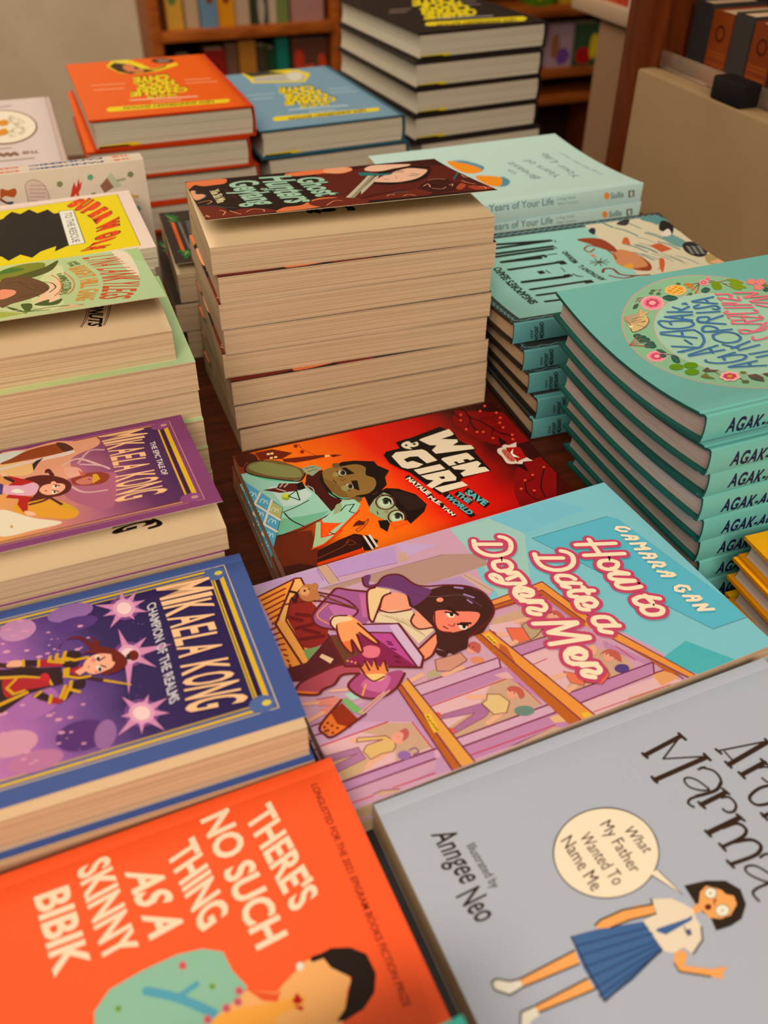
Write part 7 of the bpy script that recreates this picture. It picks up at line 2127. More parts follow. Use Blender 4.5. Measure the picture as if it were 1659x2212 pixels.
('l',(190,196,186),40,[1008,1884,1036,1887],0,0),
('l',(190,196,186),40,[1052,1888,1081,1891],0,0),
('l',(190,196,186),40,[1097,1893,1125,1896],0,0),
('l',(190,196,186),40,[1141,1898,1170,1901],0,0),
('l',(190,196,186),40,[1186,1902,1215,1905],0,0),
('l',(190,196,186),40,[1230,1907,1260,1910],0,0),
('l',(190,196,186),30,[764,2002,780,2004],0,0),
('l',(190,196,186),30,[788,2005,804,2007],0,0),
('l',(190,196,186),30,[813,2008,828,2010],0,0),
('l',(190,196,186),30,[837,2011,853,2013],0,0),
('l',(190,196,186),30,[861,2014,877,2016],0,0),
('l',(190,196,186),30,[886,2017,901,2019],0,0),
('l',(190,196,186),30,[910,2020,926,2021],0,0),
('l',(190,196,186),30,[934,2022,950,2024],0,0),
('l',(190,196,186),30,[959,2025,975,2027],0,0),
('l',(190,196,186),30,[983,2028,999,2030],0,0),
('l',(190,196,186),30,[1008,2031,1024,2033],0,0),
('l',(190,196,186),30,[1032,2034,1048,2036],0,0),
('l',(190,196,186),26,[756,746,781,752],0,0),
('l',(190,196,186),26,[795,755,820,760],0,0),
('l',(190,196,186),26,[834,764,859,769],0,0),
('l',(190,196,186),26,[873,772,898,778],0,0),
('l',(190,196,186),26,[912,781,937,787],0,0),
('l',(190,196,186),26,[951,790,977,795],0,0),
('l',(190,196,186),26,[990,799,1016,804],0,0),
('l',(190,196,186),26,[1030,807,1055,813],0,0)]),
],
'B': [
('cover_picture',[('l',(150,120,100),40,[1227,903,1674,927],1,0),
('l',(150,120,100),40,[1172,1137,1612,1163],1,0),
('l',(150,120,100),40,[311,1057,591,1073],1,0),
('l',(150,120,100),40,[224,1217,455,1232],1,0),
('p',(228,190,24),[341,2008,406,1958,1707,2121,1692,2246,1561,2382,295,2172,284,2107],0),
('t',(70,40,10),'NEW ANNIVERSARY EDITION',[1560,2189,473,2081,-91,153],0.02,1.0)]),
('title_lettering',[('t',(228,190,24),'THE ART OF',[1209,1602,617,1615,-91,197],0.06,1.0),
('t',(228,190,24),'CHARLIE',[1390,1437,605,1442,-169,340],0.06,1.0),
('t',(228,190,24),'CHAN',[1451,1139,721,1147,-158,326],0.06,1.0),
('t',(228,190,24),'HOCK',[1474,870,798,857,-140,292],0.06,1.0),
('t',(228,190,24),'CHYE',[1548,534,877,555,-169,351],0.06,1.0),
('l',(190,170,150),40,[607,1805,637,1811],0,0),
('l',(190,170,150),40,[654,1814,684,1819],0,0),
('l',(190,170,150),40,[701,1822,731,1827],0,0),
('l',(190,170,150),40,[748,1830,779,1836],0,0),
('l',(190,170,150),40,[795,1839,826,1844],0,0),
('l',(190,170,150),40,[842,1847,873,1852],0,0),
('l',(190,170,150),40,[890,1855,921,1861],0,0),
('l',(190,170,150),40,[937,1864,968,1869],0,0),
('l',(190,170,150),40,[985,1872,1016,1877],0,0),
('l',(190,170,150),40,[1032,1880,1063,1886],0,0),
('l',(190,170,150),40,[1080,1889,1111,1894],0,0),
('l',(190,170,150),40,[1128,1897,1159,1903],0,0),
('l',(190,170,150),40,[1176,1906,1207,1911],0,0),
('l',(190,170,150),40,[1224,1914,1255,1919],0,0),
('l',(190,170,150),40,[1272,1922,1303,1928],0,0),
('l',(190,170,150),40,[1320,1931,1351,1936],0,0)]),
],
'Q': [
('cover_picture',[('p',(120,70,40),[2179,1210,2158,1375,2115,1518,2054,1631,1979,1708,1895,1745,1808,1742,1721,1697,1641,1614,1572,1497,1518,1353,1484,1190,1472,1017,1484,847,1520,690,1579,560,1656,466,1746,417,1843,418,1939,469,2026,565,2097,699,2148,860,2176,1034],1),
('p',(232,206,170),[2162,1192,2142,1345,2101,1479,2042,1585,1970,1657,1889,1691,1803,1687,1719,1644,1641,1566,1574,1456,1522,1320,1489,1167,1478,1005,1490,846,1525,700,1581,579,1656,493,1743,449,1836,450,1928,498,2012,589,2082,714,2131,864,2159,1027],1),
('l',(176,150,110),12,[2008,1250,2028,1292],0,0),
('l',(176,150,110),12,[1978,1405,1998,1446],0,0),
('l',(176,150,110),12,[1997,1364,2016,1406],0,0),
('l',(176,150,110),12,[1896,796,1917,841],0,0),
('l',(176,150,110),12,[1895,1412,1915,1454],0,0),
('l',(176,150,110),12,[1879,1290,1898,1332],0,0),
('l',(176,150,110),12,[1961,1100,1980,1143],0,0),
('l',(176,150,110),12,[1999,1170,2018,1213],0,0),
('l',(176,150,110),12,[1876,838,1896,883],0,0),
('l',(176,150,110),12,[2023,921,2043,965],0,0),
('l',(176,150,110),12,[1916,1255,1935,1297],0,0),
('l',(176,150,110),12,[1907,1264,1926,1306],0,0),
('l',(176,150,110),12,[1937,1181,1956,1223],0,0),
('l',(176,150,110),12,[1908,699,1929,744],0,0),
('l',(176,150,110),12,[1929,934,1949,978],0,0),
('l',(176,150,110),12,[1887,1469,1907,1510],0,0),
('l',(176,150,110),12,[2031,927,2050,972],0,0),
('l',(176,150,110),12,[2012,1174,2032,1216],0,0),
('l',(176,150,110),12,[2003,845,2023,890],0,0),
('l',(176,150,110),12,[2017,1333,2036,1375],0,0),
('l',(176,150,110),12,[1893,1326,1912,1368],0,0),
('l',(176,150,110),12,[1946,1030,1965,1074],0,0),
('l',(176,150,110),12,[1900,921,1920,965],0,0),
('l',(176,150,110),12,[1991,964,2011,1008],0,0),
('l',(176,150,110),12,[1898,740,1919,785],0,0),
('l',(176,150,110),12,[1961,1009,1981,1053],0,0),
('l',(176,150,110),12,[1930,1334,1950,1376],0,0),
('l',(176,150,110),12,[1979,984,1998,1028],0,0),
('l',(176,150,110),12,[1917,1214,1936,1256],0,0),
('l',(176,150,110),12,[1853,1284,1873,1325],0,0),
('l',(176,150,110),12,[1986,1359,2005,1401],0,0),
('l',(176,150,110),12,[1912,725,1932,771],0,0),
('l',(176,150,110),12,[1997,1021,2017,1064],0,0),
('l',(176,150,110),12,[1865,871,1885,916],0,0),
('l',(176,150,110),12,[1996,821,2016,865],0,0),
('l',(176,150,110),12,[1981,860,2001,905],0,0),
('l',(176,150,110),12,[1917,1470,1937,1511],0,0),
('l',(176,150,110),12,[1967,1012,1987,1056],0,0),
('l',(176,150,110),12,[2026,1167,2045,1209],0,0),
('l',(176,150,110),12,[1949,792,1969,837],0,0),
('l',(176,150,110),12,[1970,1392,1990,1433],0,0),
('l',(176,150,110),12,[1931,705,1951,751],0,0),
('l',(176,150,110),12,[1909,850,1929,895],0,0),
('l',(176,150,110),12,[2031,1258,2051,1300],0,0),
('l',(176,150,110),12,[2036,983,2056,1027],0,0),
('l',(176,150,110),12,[1966,1154,1986,1197],0,0),
('l',(176,150,110),12,[1942,1002,1962,1046],0,0),
('l',(176,150,110),12,[1891,877,1911,922],0,0),
('l',(176,150,110),12,[2021,1336,2040,1377],0,0),
('l',(176,150,110),12,[1902,931,1922,975],0,0),
('l',(176,150,110),12,[1871,1397,1891,1438],0,0),
('l',(176,150,110),12,[1958,1058,1977,1101],0,0),
('l',(176,150,110),12,[2024,1233,2043,1276],0,0),
('l',(176,150,110),12,[1983,1094,2002,1138],0,0),
('l',(176,150,110),12,[1938,724,1959,770],0,0),
('l',(176,150,110),12,[1900,792,1920,837],0,0),
('l',(176,150,110),12,[1896,1276,1916,1318],0,0),
('l',(176,150,110),12,[2002,1363,2022,1404],0,0),
('l',(176,150,110),12,[2012,1261,2032,1303],0,0),
('l',(176,150,110),12,[1922,843,1942,887],0,0),
('p',(214,130,20),[1855,1011,1836,1064,1806,1052,1783,981,1780,892,1799,837,1829,849,1852,921],1),
('p',(214,130,20),[1891,1000,1872,1054,1842,1042,1819,971,1817,881,1836,826,1866,838,1889,911],1),
('p',(214,130,20),[1854,1367,1835,1418,1807,1406,1785,1339,1782,1254,1800,1202,1830,1214,1852,1283],1),
('p',(214,130,20),[1807,1394,1788,1444,1760,1433,1737,1365,1734,1281,1753,1229,1782,1241,1804,1310],1),
('p',(214,130,20),[1879,1332,1860,1383,1831,1372,1809,1304,1806,1219,1825,1166,1854,1178,1877,1247],1)]),
('title_lettering',[('t',(130,80,56),'THE',[2140,2047,1983,2039,-4,85],0.03,1.0),
('l',(160,130,110),32,[1767,2280,1778,2280],0,0),
('l',(160,130,110),32,[1784,2280,1796,2280],0,0),
('l',(160,130,110),32,[1802,2280,1813,2280],0,0),
('l',(160,130,110),32,[1819,2280,1831,2280],0,0),
('l',(160,130,110),32,[1837,2280,1848,2280],0,0),
('l',(160,130,110),32,[1854,2280,1866,2281],0,0),
('l',(160,130,110),32,[1872,2281,1883,2281],0,0),
('l',(160,130,110),32,[1889,2281,1901,2281],0,0),
('l',(160,130,110),32,[1907,2281,1918,2281],0,0),
('l',(160,130,110),32,[1924,2281,1936,2281],0,0),
('l',(160,130,110),32,[1942,2281,1953,2281],0,0),
('l',(160,130,110),32,[1959,2281,1971,2281],0,0),
('l',(160,130,110),32,[1977,2281,1989,2281],0,0),
('l',(160,130,110),32,[1995,2281,2006,2282],0,0),
('l',(160,130,110),32,[2012,2282,2024,2282],0,0),
('l',(160,130,110),32,[2030,2282,2042,2282],0,0),
('l',(160,130,110),32,[2048,2282,2059,2282],0,0),
('l',(160,130,110),32,[2065,2282,2077,2282],0,0),
('l',(160,130,110),26,[1779,1880,1789,1880],0,0),
('l',(160,130,110),26,[1794,1880,1804,1879],0,0),
('l',(160,130,110),26,[1809,1879,1819,1879],0,0),
('l',(160,130,110),26,[1825,1879,1834,1879],0,0),
('l',(160,130,110),26,[1840,1879,1850,1878],0,0),
('l',(160,130,110),26,[1855,1878,1865,1878],0,0),
('l',(160,130,110),26,[1870,1878,1880,1878],0,0),
('l',(170,140,130),34,[1815,291,1829,288],0,0),
('l',(170,140,130),34,[1836,286,1850,283],0,0),
('l',(170,140,130),34,[1858,282,1871,279],0,0),
('l',(170,140,130),34,[1879,277,1893,274],0,0),
('l',(170,140,130),34,[1900,273,1914,270],0,0),
('l',(170,140,130),34,[1921,268,1935,265],0,0),
('l',(130,80,56),40,[1934,2139,1905,2043,1868,2139,1839,2039,1803,2131,1773,2036,1737,2131],0,0)]),
],
'P': [
('cover_picture',[('p',(206,58,30),[1350,1136,1381,1211,1405,1257,1414,1207,1448,1282,1448,1233,1471,1259,1452,1203,1425,1166,1424,1116,1399,1115,1404,1159,1367,1124],0),
('p',(150,30,20),[1340,1132,1434,1115,1413,1108],0),
('p',(104,150,110),[1569,1275,1560,1265,1547,1267,1543,1278,1551,1288,1565,1287],1),
('p',(104,150,110),[1557,1264,1549,1254,1535,1255,1531,1267,1540,1277,1553,1275],1),
('p',(104,150,110),[1544,1270,1535,1260,1521,1262,1517,1273,1526,1283,1539,1282],1),
('p',(104,150,110),[1547,1286,1538,1276,1525,1278,1520,1289,1529,1299,1542,1298],1),
('p',(104,150,110),[1563,1289,1554,1279,1540,1281,1536,1292,1545,1302,1558,1301],1),
('p',(130,124,70),[1315,1249,1306,1239,1293,1240,1289,1252,1298,1262,1311,1260],1),
('p',(130,124,70),[1303,1237,1294,1227,1281,1229,1277,1240,1286,1250,1299,1249],1),
('p',(130,124,70),[1290,1244,1281,1234,1268,1235,1264,1247,1272,1257,1285,1255],1),
('p',(130,124,70),[1293,1259,1284,1249,1271,1251,1267,1262,1276,1272,1289,1271],1),
('p',(130,124,70),[1309,1262,1300,1252,1287,1254,1283,1266,1291,1275,1304,1274],1),
('p',(130,124,70),[1902,1260,1893,1250,1879,1252,1874,1263,1883,1274,1897,1272],1),
('p',(130,124,70),[1890,1248,1881,1238,1867,1240,1862,1252,1871,1262,1885,1260],1),
('p',(130,124,70),[1875,1255,1867,1245,1853,1247,1848,1258,1857,1268,1870,1267],1),
('p',(130,124,70),[1878,1271,1869,1261,1856,1263,1851,1274,1860,1284,1873,1283],1),
('p',(130,124,70),[1894,1274,1886,1264,1872,1266,1867,1277,1876,1287,1889,1286],1),
('p',(130,124,70),[1571,1123,1562,1113,1548,1115,1544,1127,1553,1137,1566,1135],1),
('p',(130,124,70),[1559,1111,1550,1101,1536,1103,1532,1115,1541,1125,1554,1123],1),
('p',(130,124,70),[1545,1118,1536,1108,1522,1110,1518,1122,1527,1132,1540,1130],1),
('p',(130,124,70),[1548,1134,1539,1124,1526,1126,1521,1138,1530,1148,1543,1146],1),
('p',(130,124,70),[1564,1137,1555,1127,1542,1129,1537,1141,1546,1151,1559,1149],1),
('p',(104,150,110),[1275,1110,1266,1100,1253,1102,1249,1114,1258,1124,1271,1122],1),
('p',(104,150,110),[1263,1098,1254,1088,1241,1090,1237,1102,1246,1112,1259,1110],1),
('p',(104,150,110),[1250,1105,1241,1095,1228,1097,1223,1109,1232,1119,1245,1117],1),
('p',(104,150,110),[1253,1121,1244,1111,1231,1113,1227,1125,1236,1135,1249,1133],1),
('p',(104,150,110),[1269,1124,1260,1114,1247,1116,1243,1128,1252,1138,1265,1136],1),
('p',(104,150,110),[1914,962,1905,951,1891,953,1886,965,1895,976,1909,974],1),
('p',(104,150,110),[1902,949,1893,939,1879,941,1874,953,1883,964,1897,962],1),
('p',(104,150,110),[1887,957,1878,946,1864,948,1859,960,1868,971,1882,969],1),
('p',(104,150,110),[1890,973,1881,963,1867,965,1862,977,1871,988,1885,986],1),
('p',(104,150,110),[1906,977,1897,966,1883,968,1878,980,1887,991,1901,989],1),
('p',(150,92,66),[1607,1199,1678,1260,1709,1191,1732,1179,1634,1135],0),
('p',(190,180,140),[1678,1264,1715,1300,1787,1182,1728,1159,1706,1202],0),
('l',(170,150,110),20,[1760,1225,1821,1233],0,0),
('p',(206,150,60),[1850,1114,1875,1080,1911,1086,1906,1056,1863,1071],0),
('p',(170,140,110),[1018,1284,1086,1315,1145,1288,1181,1216,1182,1137,1141,1102,1021,1118,1011,1198],1),
('p',(216,176,150),[1024,1284,1086,1307,1140,1283,1174,1215,1173,1138,1137,1108,1029,1122,1019,1197],1),
('l',(180,130,110),7,[1057,1270,1079,1265],0,0),
('l',(180,130,110),7,[1088,1266,1110,1262],0,0),
('l',(180,130,110),7,[1119,1263,1141,1258],0,0),
('l',(180,130,110),7,[1150,1259,1172,1254],0,0),
('l',(180,130,110),7,[1050,1240,1072,1235],0,0),
('l',(180,130,110),7,[1081,1236,1103,1231],0,0),
('l',(180,130,110),7,[1112,1232,1134,1228],0,0),
('l',(180,130,110),7,[1143,1228,1166,1224],0,0),
('l',(180,130,110),7,[1042,1210,1065,1205],0,0),
('l',(180,130,110),7,[1074,1206,1096,1201],0,0),
('l',(180,130,110),7,[1105,1202,1127,1197],0,0),
('l',(180,130,110),7,[1136,1198,1159,1193],0,0),
('l',(180,130,110),7,[1035,1179,1058,1174],0,0),
('l',(180,130,110),7,[1066,1175,1089,1170],0,0),
('l',(180,130,110),7,[1098,1171,1120,1166],0,0),
('l',(180,130,110),7,[1129,1167,1152,1163],0,0),
('l',(180,130,110),7,[1028,1149,1050,1144],0,0),
('l',(180,130,110),7,[1059,1145,1082,1140],0,0),
('p',(180,78,30),[825,1269,876,1253,933,1261,939,1226,907,1191,846,1209,806,1194],1),
('l',(110,60,40),20,[803,1185,850,1149,887,1150],1,0),
('p',(40,60,70),[892,1144,883,1137,865,1136,850,1141,845,1150,854,1157,871,1159,887,1153],1)]),
],
'Ps': [
('spine_lettering',[('t',(214,100,50),'THE',[1900,26,1760,26,0,40],0.05,1.0),
('t',(70,90,120),'PANDEMIC',[1680,26,1080,26,0,40],0.05,1.0),
('t',(206,84,50),'COOKBOOK',[1000,26,400,26,0,40],0.05,1.0),
('p',(104,150,110),[310,46,301,60,280,66,259,60,250,46,259,32,280,26,301,32],1)]),
],
'Z': [
],
}
# ---------------------------------------------------------------- stacks of books
POSE = {'G':(-151.8,675.7,151.8,17.08,199.4,128.6),'W':(-103.2,493.0,29.0,21.49,197.7,129.0),'H':(-75.1,346.8,46.0,24.52,234.0,148.6),'C':(-258.6,268.2,77.0,21.52,198.0,117.1),'E':(-307.1,379.6,88.0,22.03,198.0,113.9),'L':(-355.0,516.6,137.0,20.97,198.0,127.8),'S':(-401.5,678.4,119.0,21.84,198.0,128.9),'O':(-203.7,150.8,58.0,23.78,198.0,125.5),'A':(-4.2,214.4,48.0,23.49,210.0,148.0),'K':(107.4,520.5,138.0,21.45,205.0,153.1),'F':(41.8,723.7,87.5,18.78,215.9,157.0),'T':(-18.0,899.8,102.0,21.84,210.7,161.5),'R':(-386.5,1165.9,124.0,20.96,170.1,247.7),'U':(-238.0,1241.0,93.0,23.4,175.0,250.3),'B':(-68.7,1419.4,155.0,25.34,184.7,250.0),'N':(-211.8,817.0,75.0,17.26,100.0,141.6)}
PAGE_W = paper('page_white', (140, 116, 90), (204, 178, 144)); PAGE_G = paper('page_grey', (128, 98, 78), (192, 164, 144), 1.6)
def at(key, du=0, dv=0, z=0):
    x, y, _, a, L, W = POSE[key]; a = math.radians(a)
    return mm(x+du*math.cos(a)+dv*math.sin(a), y+du*math.sin(a)-dv*math.cos(a), z)
def cuts_v(W, n=16, side='back'):
    return [(1, W*i/n) for i in range(1, n)]
def draw(data, place, parent, cuts=(), skip=(), clip=None):
    """data: list of (part name, primitives); each part becomes one mesh"""
    n = 0
    for name, prims in data:
        if name in skip: continue
        p = Print(place, cuts, first=n, clip=clip)
        for q in prims:
            k = q[0]; m = GRADS[q[1]]() if isinstance(q[1], str) else ink(q[1])
            pts = lambda a: [(a[i]/10, a[i+1]/10) for i in range(0, len(a), 2)]
            if k == 'p': p.poly(m, pts(q[2]), q[3])
            elif k == 'l': p.line(m, q[2]/10, pts(q[3]), q[4], q[5])
            elif k == 't':
                c = [x/10 for x in q[3]]; p.text(m, q[2], (c[0], c[1]), (c[2], c[3]), (c[4], c[5]), q[4], q[5])
        n = p.n; p.done(name, parent)
def soft_stack(key, n, name, what, where, group, mc, mp, lift=0, offs=None, t=None, art=None, pw=1.25, page_art=None, side='back', bend=0, spine_art=None):
    x, y, zt, yaw, L, W = POSE[key]; t = t or zt/n; pitch = t; t = t-.25 if bend else t; offs = offs or []
    def lab(i): return '%s, %s %s' % (what, ORD[i], where) if n > 1 else what + ' ' + where
    def build(label, lf, at_, dy, i):
        bend_i = (bend*(n-1-i)/n, bend*(n-i)/n)
        r = thing(name, label, 'book', at_, yaw+dy, group)
        cov, pg = soft_cover(L, W, t, lf, pw, .3, side, bend_i, mc, mp, r)
        if art:
            gr = [0, .6, 5.2, 6, 6.8]+[6.8+(W-6.8)*k/16 for k in range(1, 17)]
            if side == 'front': gr = [W-g for g in gr]
            hf = facets((lambda v: -4*bend_i[1]*(v/W)*(1-v/W)) if bend else (lambda v: lf*max(0, v/W)**pw), gr)
            draw(ART[art], lambda u, v, l: (u, -v, t+l+hf(v)), cov, [(1, g) for g in gr] if (lf or bend) else (), (), (.05, L-.05, .05, W-.05))
        if spine_art: draw(ART[spine_art], lambda u, v, l: (u, -(W+l), v), cov)
        if page_art and lf: draw(ART[page_art], lambda u, v, l: (u, -v, t-.36+l), pg)
        return r
    first = None; out = []
    for i in range(n):
        du, dv, dy = offs[i] if i < len(offs) else (RND.uniform(-1.5, 1.5), RND.uniform(-1.5, 1.5), RND.uniform(-.5, .5))
        loc = at(key, du, dv, zt-pitch*(i+1)+(.12 if bend else 0))
        if i == 0: out.append(build(lab(0), lift, loc, dy, 0))
        elif first is None or bend: first = build(lab(i), 0, loc, dy, i); out.append(first)
        else: out.append(dup(first, loc, yaw+dy, lab(i), group))
    return out
# tall centre stack: dark covers with orange clouds
gm = mat('cover_maroon', (48, 24, 20), .38)
def ghost_offs():
    mids = [(-18.2,581.1,17.4),(-15.6,580.2,18.4),(-17.3,580.1,18.8),(-16.1,579.2,18.5),(-18.5,578.8,17.6),(-14.6,576.5,19.8),(-14.1,575.4,20.0),(-12.7,575.6,21.2)]
    x, y, zt, yaw, L, W = POSE['G']; a0 = math.radians(yaw); res = []
    for mx, my, ya in mids:
        a = math.radians(ya); ox = mx-L/2*math.cos(a)-W*math.sin(a)-x; oy = my-L/2*math.sin(a)+W*math.cos(a)-y
        res.append((ox*math.cos(a0)+oy*math.sin(a0), ox*math.sin(a0)-oy*math.cos(a0), ya-yaw))
    res[0] = (0, 0, 0); return res
soft_stack('G', 8, 'paperback_book', 'thick paperback with dark cloud-patterned cover', 'in the tall centre stack', 'dark cloud-cover paperbacks in the tall centre stack', gm, PAGE, 18.0, ghost_offs(), 151.8/8, 'G', 1.2, 'Gp')
soft_stack('W', 3, 'paperback_book', 'thin red paperback with two cartoon children', 'in the low centre stack', 'red cartoon paperbacks in the low centre stack', mat('cover_red', (170, 20, 8), .35), PAGE, 0, [(0, 0, 0), (-1.2, -2.4, 0), (-1.5, -3.7, 0)], 29/3, 'W')
# low board under the front books
o = box('display_board', (5, 222, -330, -36, 0, 27.9), mat('board_charcoal', (62, 54, 52), .6), None, 1.5); o.location = at('H', 0, 0, 0); o.rotation_euler = (0, 0, math.radians(POSE['H'][3]))
tag(o, 'low charcoal display board lying under the pink and grey front paperbacks', 'display board')
soft_stack('H', 2, 'paperback_book', 'large pastel paperback with girl holding box', 'of two', 'pastel shop-scene paperbacks', mat('cover_pastel', (196, 160, 168), .33), PAGE, 0, [(0, 0, 0), (-1.0, 1.2, 0)], 9, 'H')
soft_stack('C', 4, 'paperback_book', 'blue bordered paperback with purple starry picture', 'in front left stack', 'blue starry paperbacks in the front left stack', mat('cover_blue', (64, 82, 132), .45), PAGE, 7, [(0, 0, 0), (1.2, 3.4, 0), (1.5, 3, 0), (.5, 2, 0)], 77/4, 'C', 1.3)
soft_stack('E', 6, 'paperback_book', 'purple bordered paperback with orange cloud picture', 'behind the blue stack', 'purple paperbacks on the left', mat('cover_purple', (132, 56, 98), .45), PAGE, 17, [(0, 0, 0), (-3, 1.5, 0), (-2, 1, 0), (-1, 1, 0)], 88/6, 'E', 1.2, 'Ep')
soft_stack('L', 7, 'paperback_book', 'pale green paperback with red hand-drawn lettering', 'behind the purple stack', 'pale green paperbacks on the left', mat('cover_green', (192, 196, 128), .4), PAGE, 21.5, [(0, 0, 0), (10, 6, 0), (9.3, 5.5, 0), (9.4, 9, 0), (9.5, 11, 0), (10, 11, 0), (10, 11, 0)], 137/7, 'L', 1.2, 'Lp')
soft_stack('S', 4, 'paperback_book', 'white bordered comic with yellow cover picture', 'before the cream cookbooks', 'yellow comics on the left', mat('cover_white', (232, 196, 170), .4), PAGE_W, 0, [(0, 0, 0), (0, -1.5, 0), (-3.5, 1, 0), (-3, -3, 0)], 8, 'S')
x, y, zt, yaw, L, W = POSE['S']; POSE['S2'] = (x, y, 87, yaw, L, W)
soft_stack('S2', 3, 'paperback_book', 'plain cream paperback', 'under the yellow comics', 'cream paperbacks under the yellow comics', mat('cover_cream', (200, 170, 130), .5), PAGE, 0, [(-4, -2, 0), (-3, -1, 0), (-4, 0, 0)], 29)
soft_stack('O', 2, 'paperback_book', 'bright orange paperback with cream capitals', 'of two at front left', 'orange paperbacks at the front', mat('cover_orange', (252, 84, 34), .42), PAGE, 0, [(0, 0, 0), (-1, .5, 0)], 29, 'O')
soft_stack('A', 1, 'paperback_book', 'grey paperback with schoolgirl drawing and speech bubble', 'at the front right', None, mat('cover_grey', (178, 172, 172), .5), PAGE, 0, [(.3, .6, 0)], 20, 'A')
soft_stack('N', 3, 'paperback_book', 'black paperback with orange stripe and leaves', 'beside the tall stack', 'black paperbacks left of the tall centre stack', mat('cover_black', (40, 28, 24), .4), PAGE, 9, [(0, 0, 0), (-9, 3, 1.5), (1, 4, 0)], 25, 'N', 1.2)
# pale mint stack, spines forward
soft_stack('T', 6, 'paperback_book', 'pale mint paperback with orange ovals', 'behind the tall stack', 'pale mint paperbacks behind the tall centre stack', mat('cover_mint', (190, 206, 184), .4), PAGE, 0, [(0, 0, 0), (.7, 1, 0), (0, 0, 0), (.6, .5, 0), (0, .8, 0), (.5, .3, 0)], 17, 'T', 1, None, 'front', 4, 'Ts')
# hardbacks
def spine_p(t):
    P = [(.1, 2.2), (.9, 1.0), (t*.22, .35), (t*.5, 0), (t*.78, .35), (t-.9, 1.0), (t-.1, 2.2)]
    def f(z):
        z = min(max(z, .1), t-.1)
        for (z0, p0), (z1, p1) in zip(P, P[1:]):
            if z <= z1: return p0+(p1-p0)*(z-z0)/(z1-z0)
        return 2.2
    return f
SP_CUTS = lambda t: [(1, q) for q in (.9, t*.22, t*.5, t*.78, t-.9)]
def hard_stack(key, n, name, what, where, group, mc, mp, offs, t, bends, top_art=None, spine_art=None, side='front', strip=0):
    x, y, zt, yaw, L, W = POSE[key]; pitch = t; t = t-.25
    for i in range(n):
        du, dv, dy = offs[min(i, len(offs)-1)]; bb, bt = bends(i)
        r = thing(name, '%s, %s %s' % (what, ORD[i], where), 'book', at(key, du, dv, zt-pitch*(i+1)+(.2 if i == n-1 else .12)), yaw+dy, group)
        cov, pg = hard_cover(L, W, t, side, (bb, bt), 2.2, mc, mp, r)
        if top_art and (i == 0 or i < strip):
            gr = [0, 2.2, 4.4, 6, 7.5]+[7.5+(W-7.5)*k/14 for k in range(1, 15)]; gr = [W-g for g in gr] if side == 'front' else gr
            hf = facets(lambda v: -4*bt*(v/W)*(1-v/W), gr); S_ = W if side != 'right' else L
            draw(ART[top_art], lambda u, v, l: (u, -v, t+l+hf(v)), cov, [(1, g) for g in gr] if bt else (), () if i == 0 else ('cover_picture', 'title_lettering'), (.1, L-.1, .1, W-2.3) if side == 'front' else (.1, L-2.3, .1, W-.1))
        if spine_art:
            f = spine_p(t); draw(ART[spine_art], lambda u, v, l: (u, -(W-f(v)+l), v), cov, SP_CUTS(t))
        yield i, r, cov, pg, (bb, bt)
for _ in hard_stack('K', 8, 'cookbook', 'teal hardback cookbook with floral ring cover', 'in the right stack', 'teal hardback cookbooks on the right', [mat('cover_teal', (112, 166, 146), .45), mat('spine_teal', (112, 176, 154), .35, .3), mat('edge_green', (20, 78, 64), .5)], PAGE_G, [(0, 0, 0), (2.5, 7, 0), (7, 5, .4), (8.5, 5, 0), (13, 5, .3), (18, 3.5, -.3), (21, 4, 0), (26, 5, 0)], 17.25, lambda i: (1.1*(7-i), 1.1*(8-i)), 'K', 'Ks'): pass
for _ in hard_stack('F', 5, 'hardback_book', 'mint hardback with dark decorated border', 'right of the tall stack', 'mint hardbacks right of the tall centre stack', [mat('border_dark', (62, 60, 54), .4), mat('spine_slate', (100, 156, 144), .35, .3), mat('edge_dark', (36, 26, 20), .5)], PAGE, [(0, 0, 0), (5.2, 10, 0), (9.2, 14.4, 0), (13.9, 23, 0), (11.7, 24, 0)], 17.5, lambda i: (1.2*(4-i), 1.2*(5-i)), 'F', 'Fs', 'front', 3): pass
def comics(key, n, t, col, edge, colour, where, offs, art):
    for i, r, cov, pg, b in hard_stack(key, n, 'hardback_book', '%s hardback with yellow title' % colour, where, '%s graphic novels at the back of the table' % colour, [mat('cover_%s' % colour.replace(' ', '_'), col, .4), mat('spine_%s' % colour.replace(' ', '_'), edge, .4), mat('edge_%s' % colour.replace(' ', '_'), edge, .4)], PAGE_W, offs, t, lambda i: (0, 0), None if art is None else art, None, 'right', 1):
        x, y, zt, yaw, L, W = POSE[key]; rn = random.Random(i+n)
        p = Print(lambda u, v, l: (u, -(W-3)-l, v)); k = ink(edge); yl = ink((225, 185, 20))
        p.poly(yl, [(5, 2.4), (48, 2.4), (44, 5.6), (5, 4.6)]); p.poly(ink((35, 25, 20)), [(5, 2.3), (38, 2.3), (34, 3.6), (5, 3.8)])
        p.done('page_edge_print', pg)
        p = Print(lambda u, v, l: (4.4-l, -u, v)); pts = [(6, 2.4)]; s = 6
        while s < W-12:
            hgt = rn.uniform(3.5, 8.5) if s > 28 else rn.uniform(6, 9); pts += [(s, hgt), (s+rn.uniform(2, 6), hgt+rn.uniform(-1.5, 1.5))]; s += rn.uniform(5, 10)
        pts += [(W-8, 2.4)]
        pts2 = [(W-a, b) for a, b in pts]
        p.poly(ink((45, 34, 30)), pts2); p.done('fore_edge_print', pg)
comics('R', 4, 31, (228, 84, 6), (196, 52, 8), 'orange red', 'in the back left stack', [(0, 0, 0), (-4.5, -2, -.8), (1, -6, 0), (-1, -5, 0)], 'R')
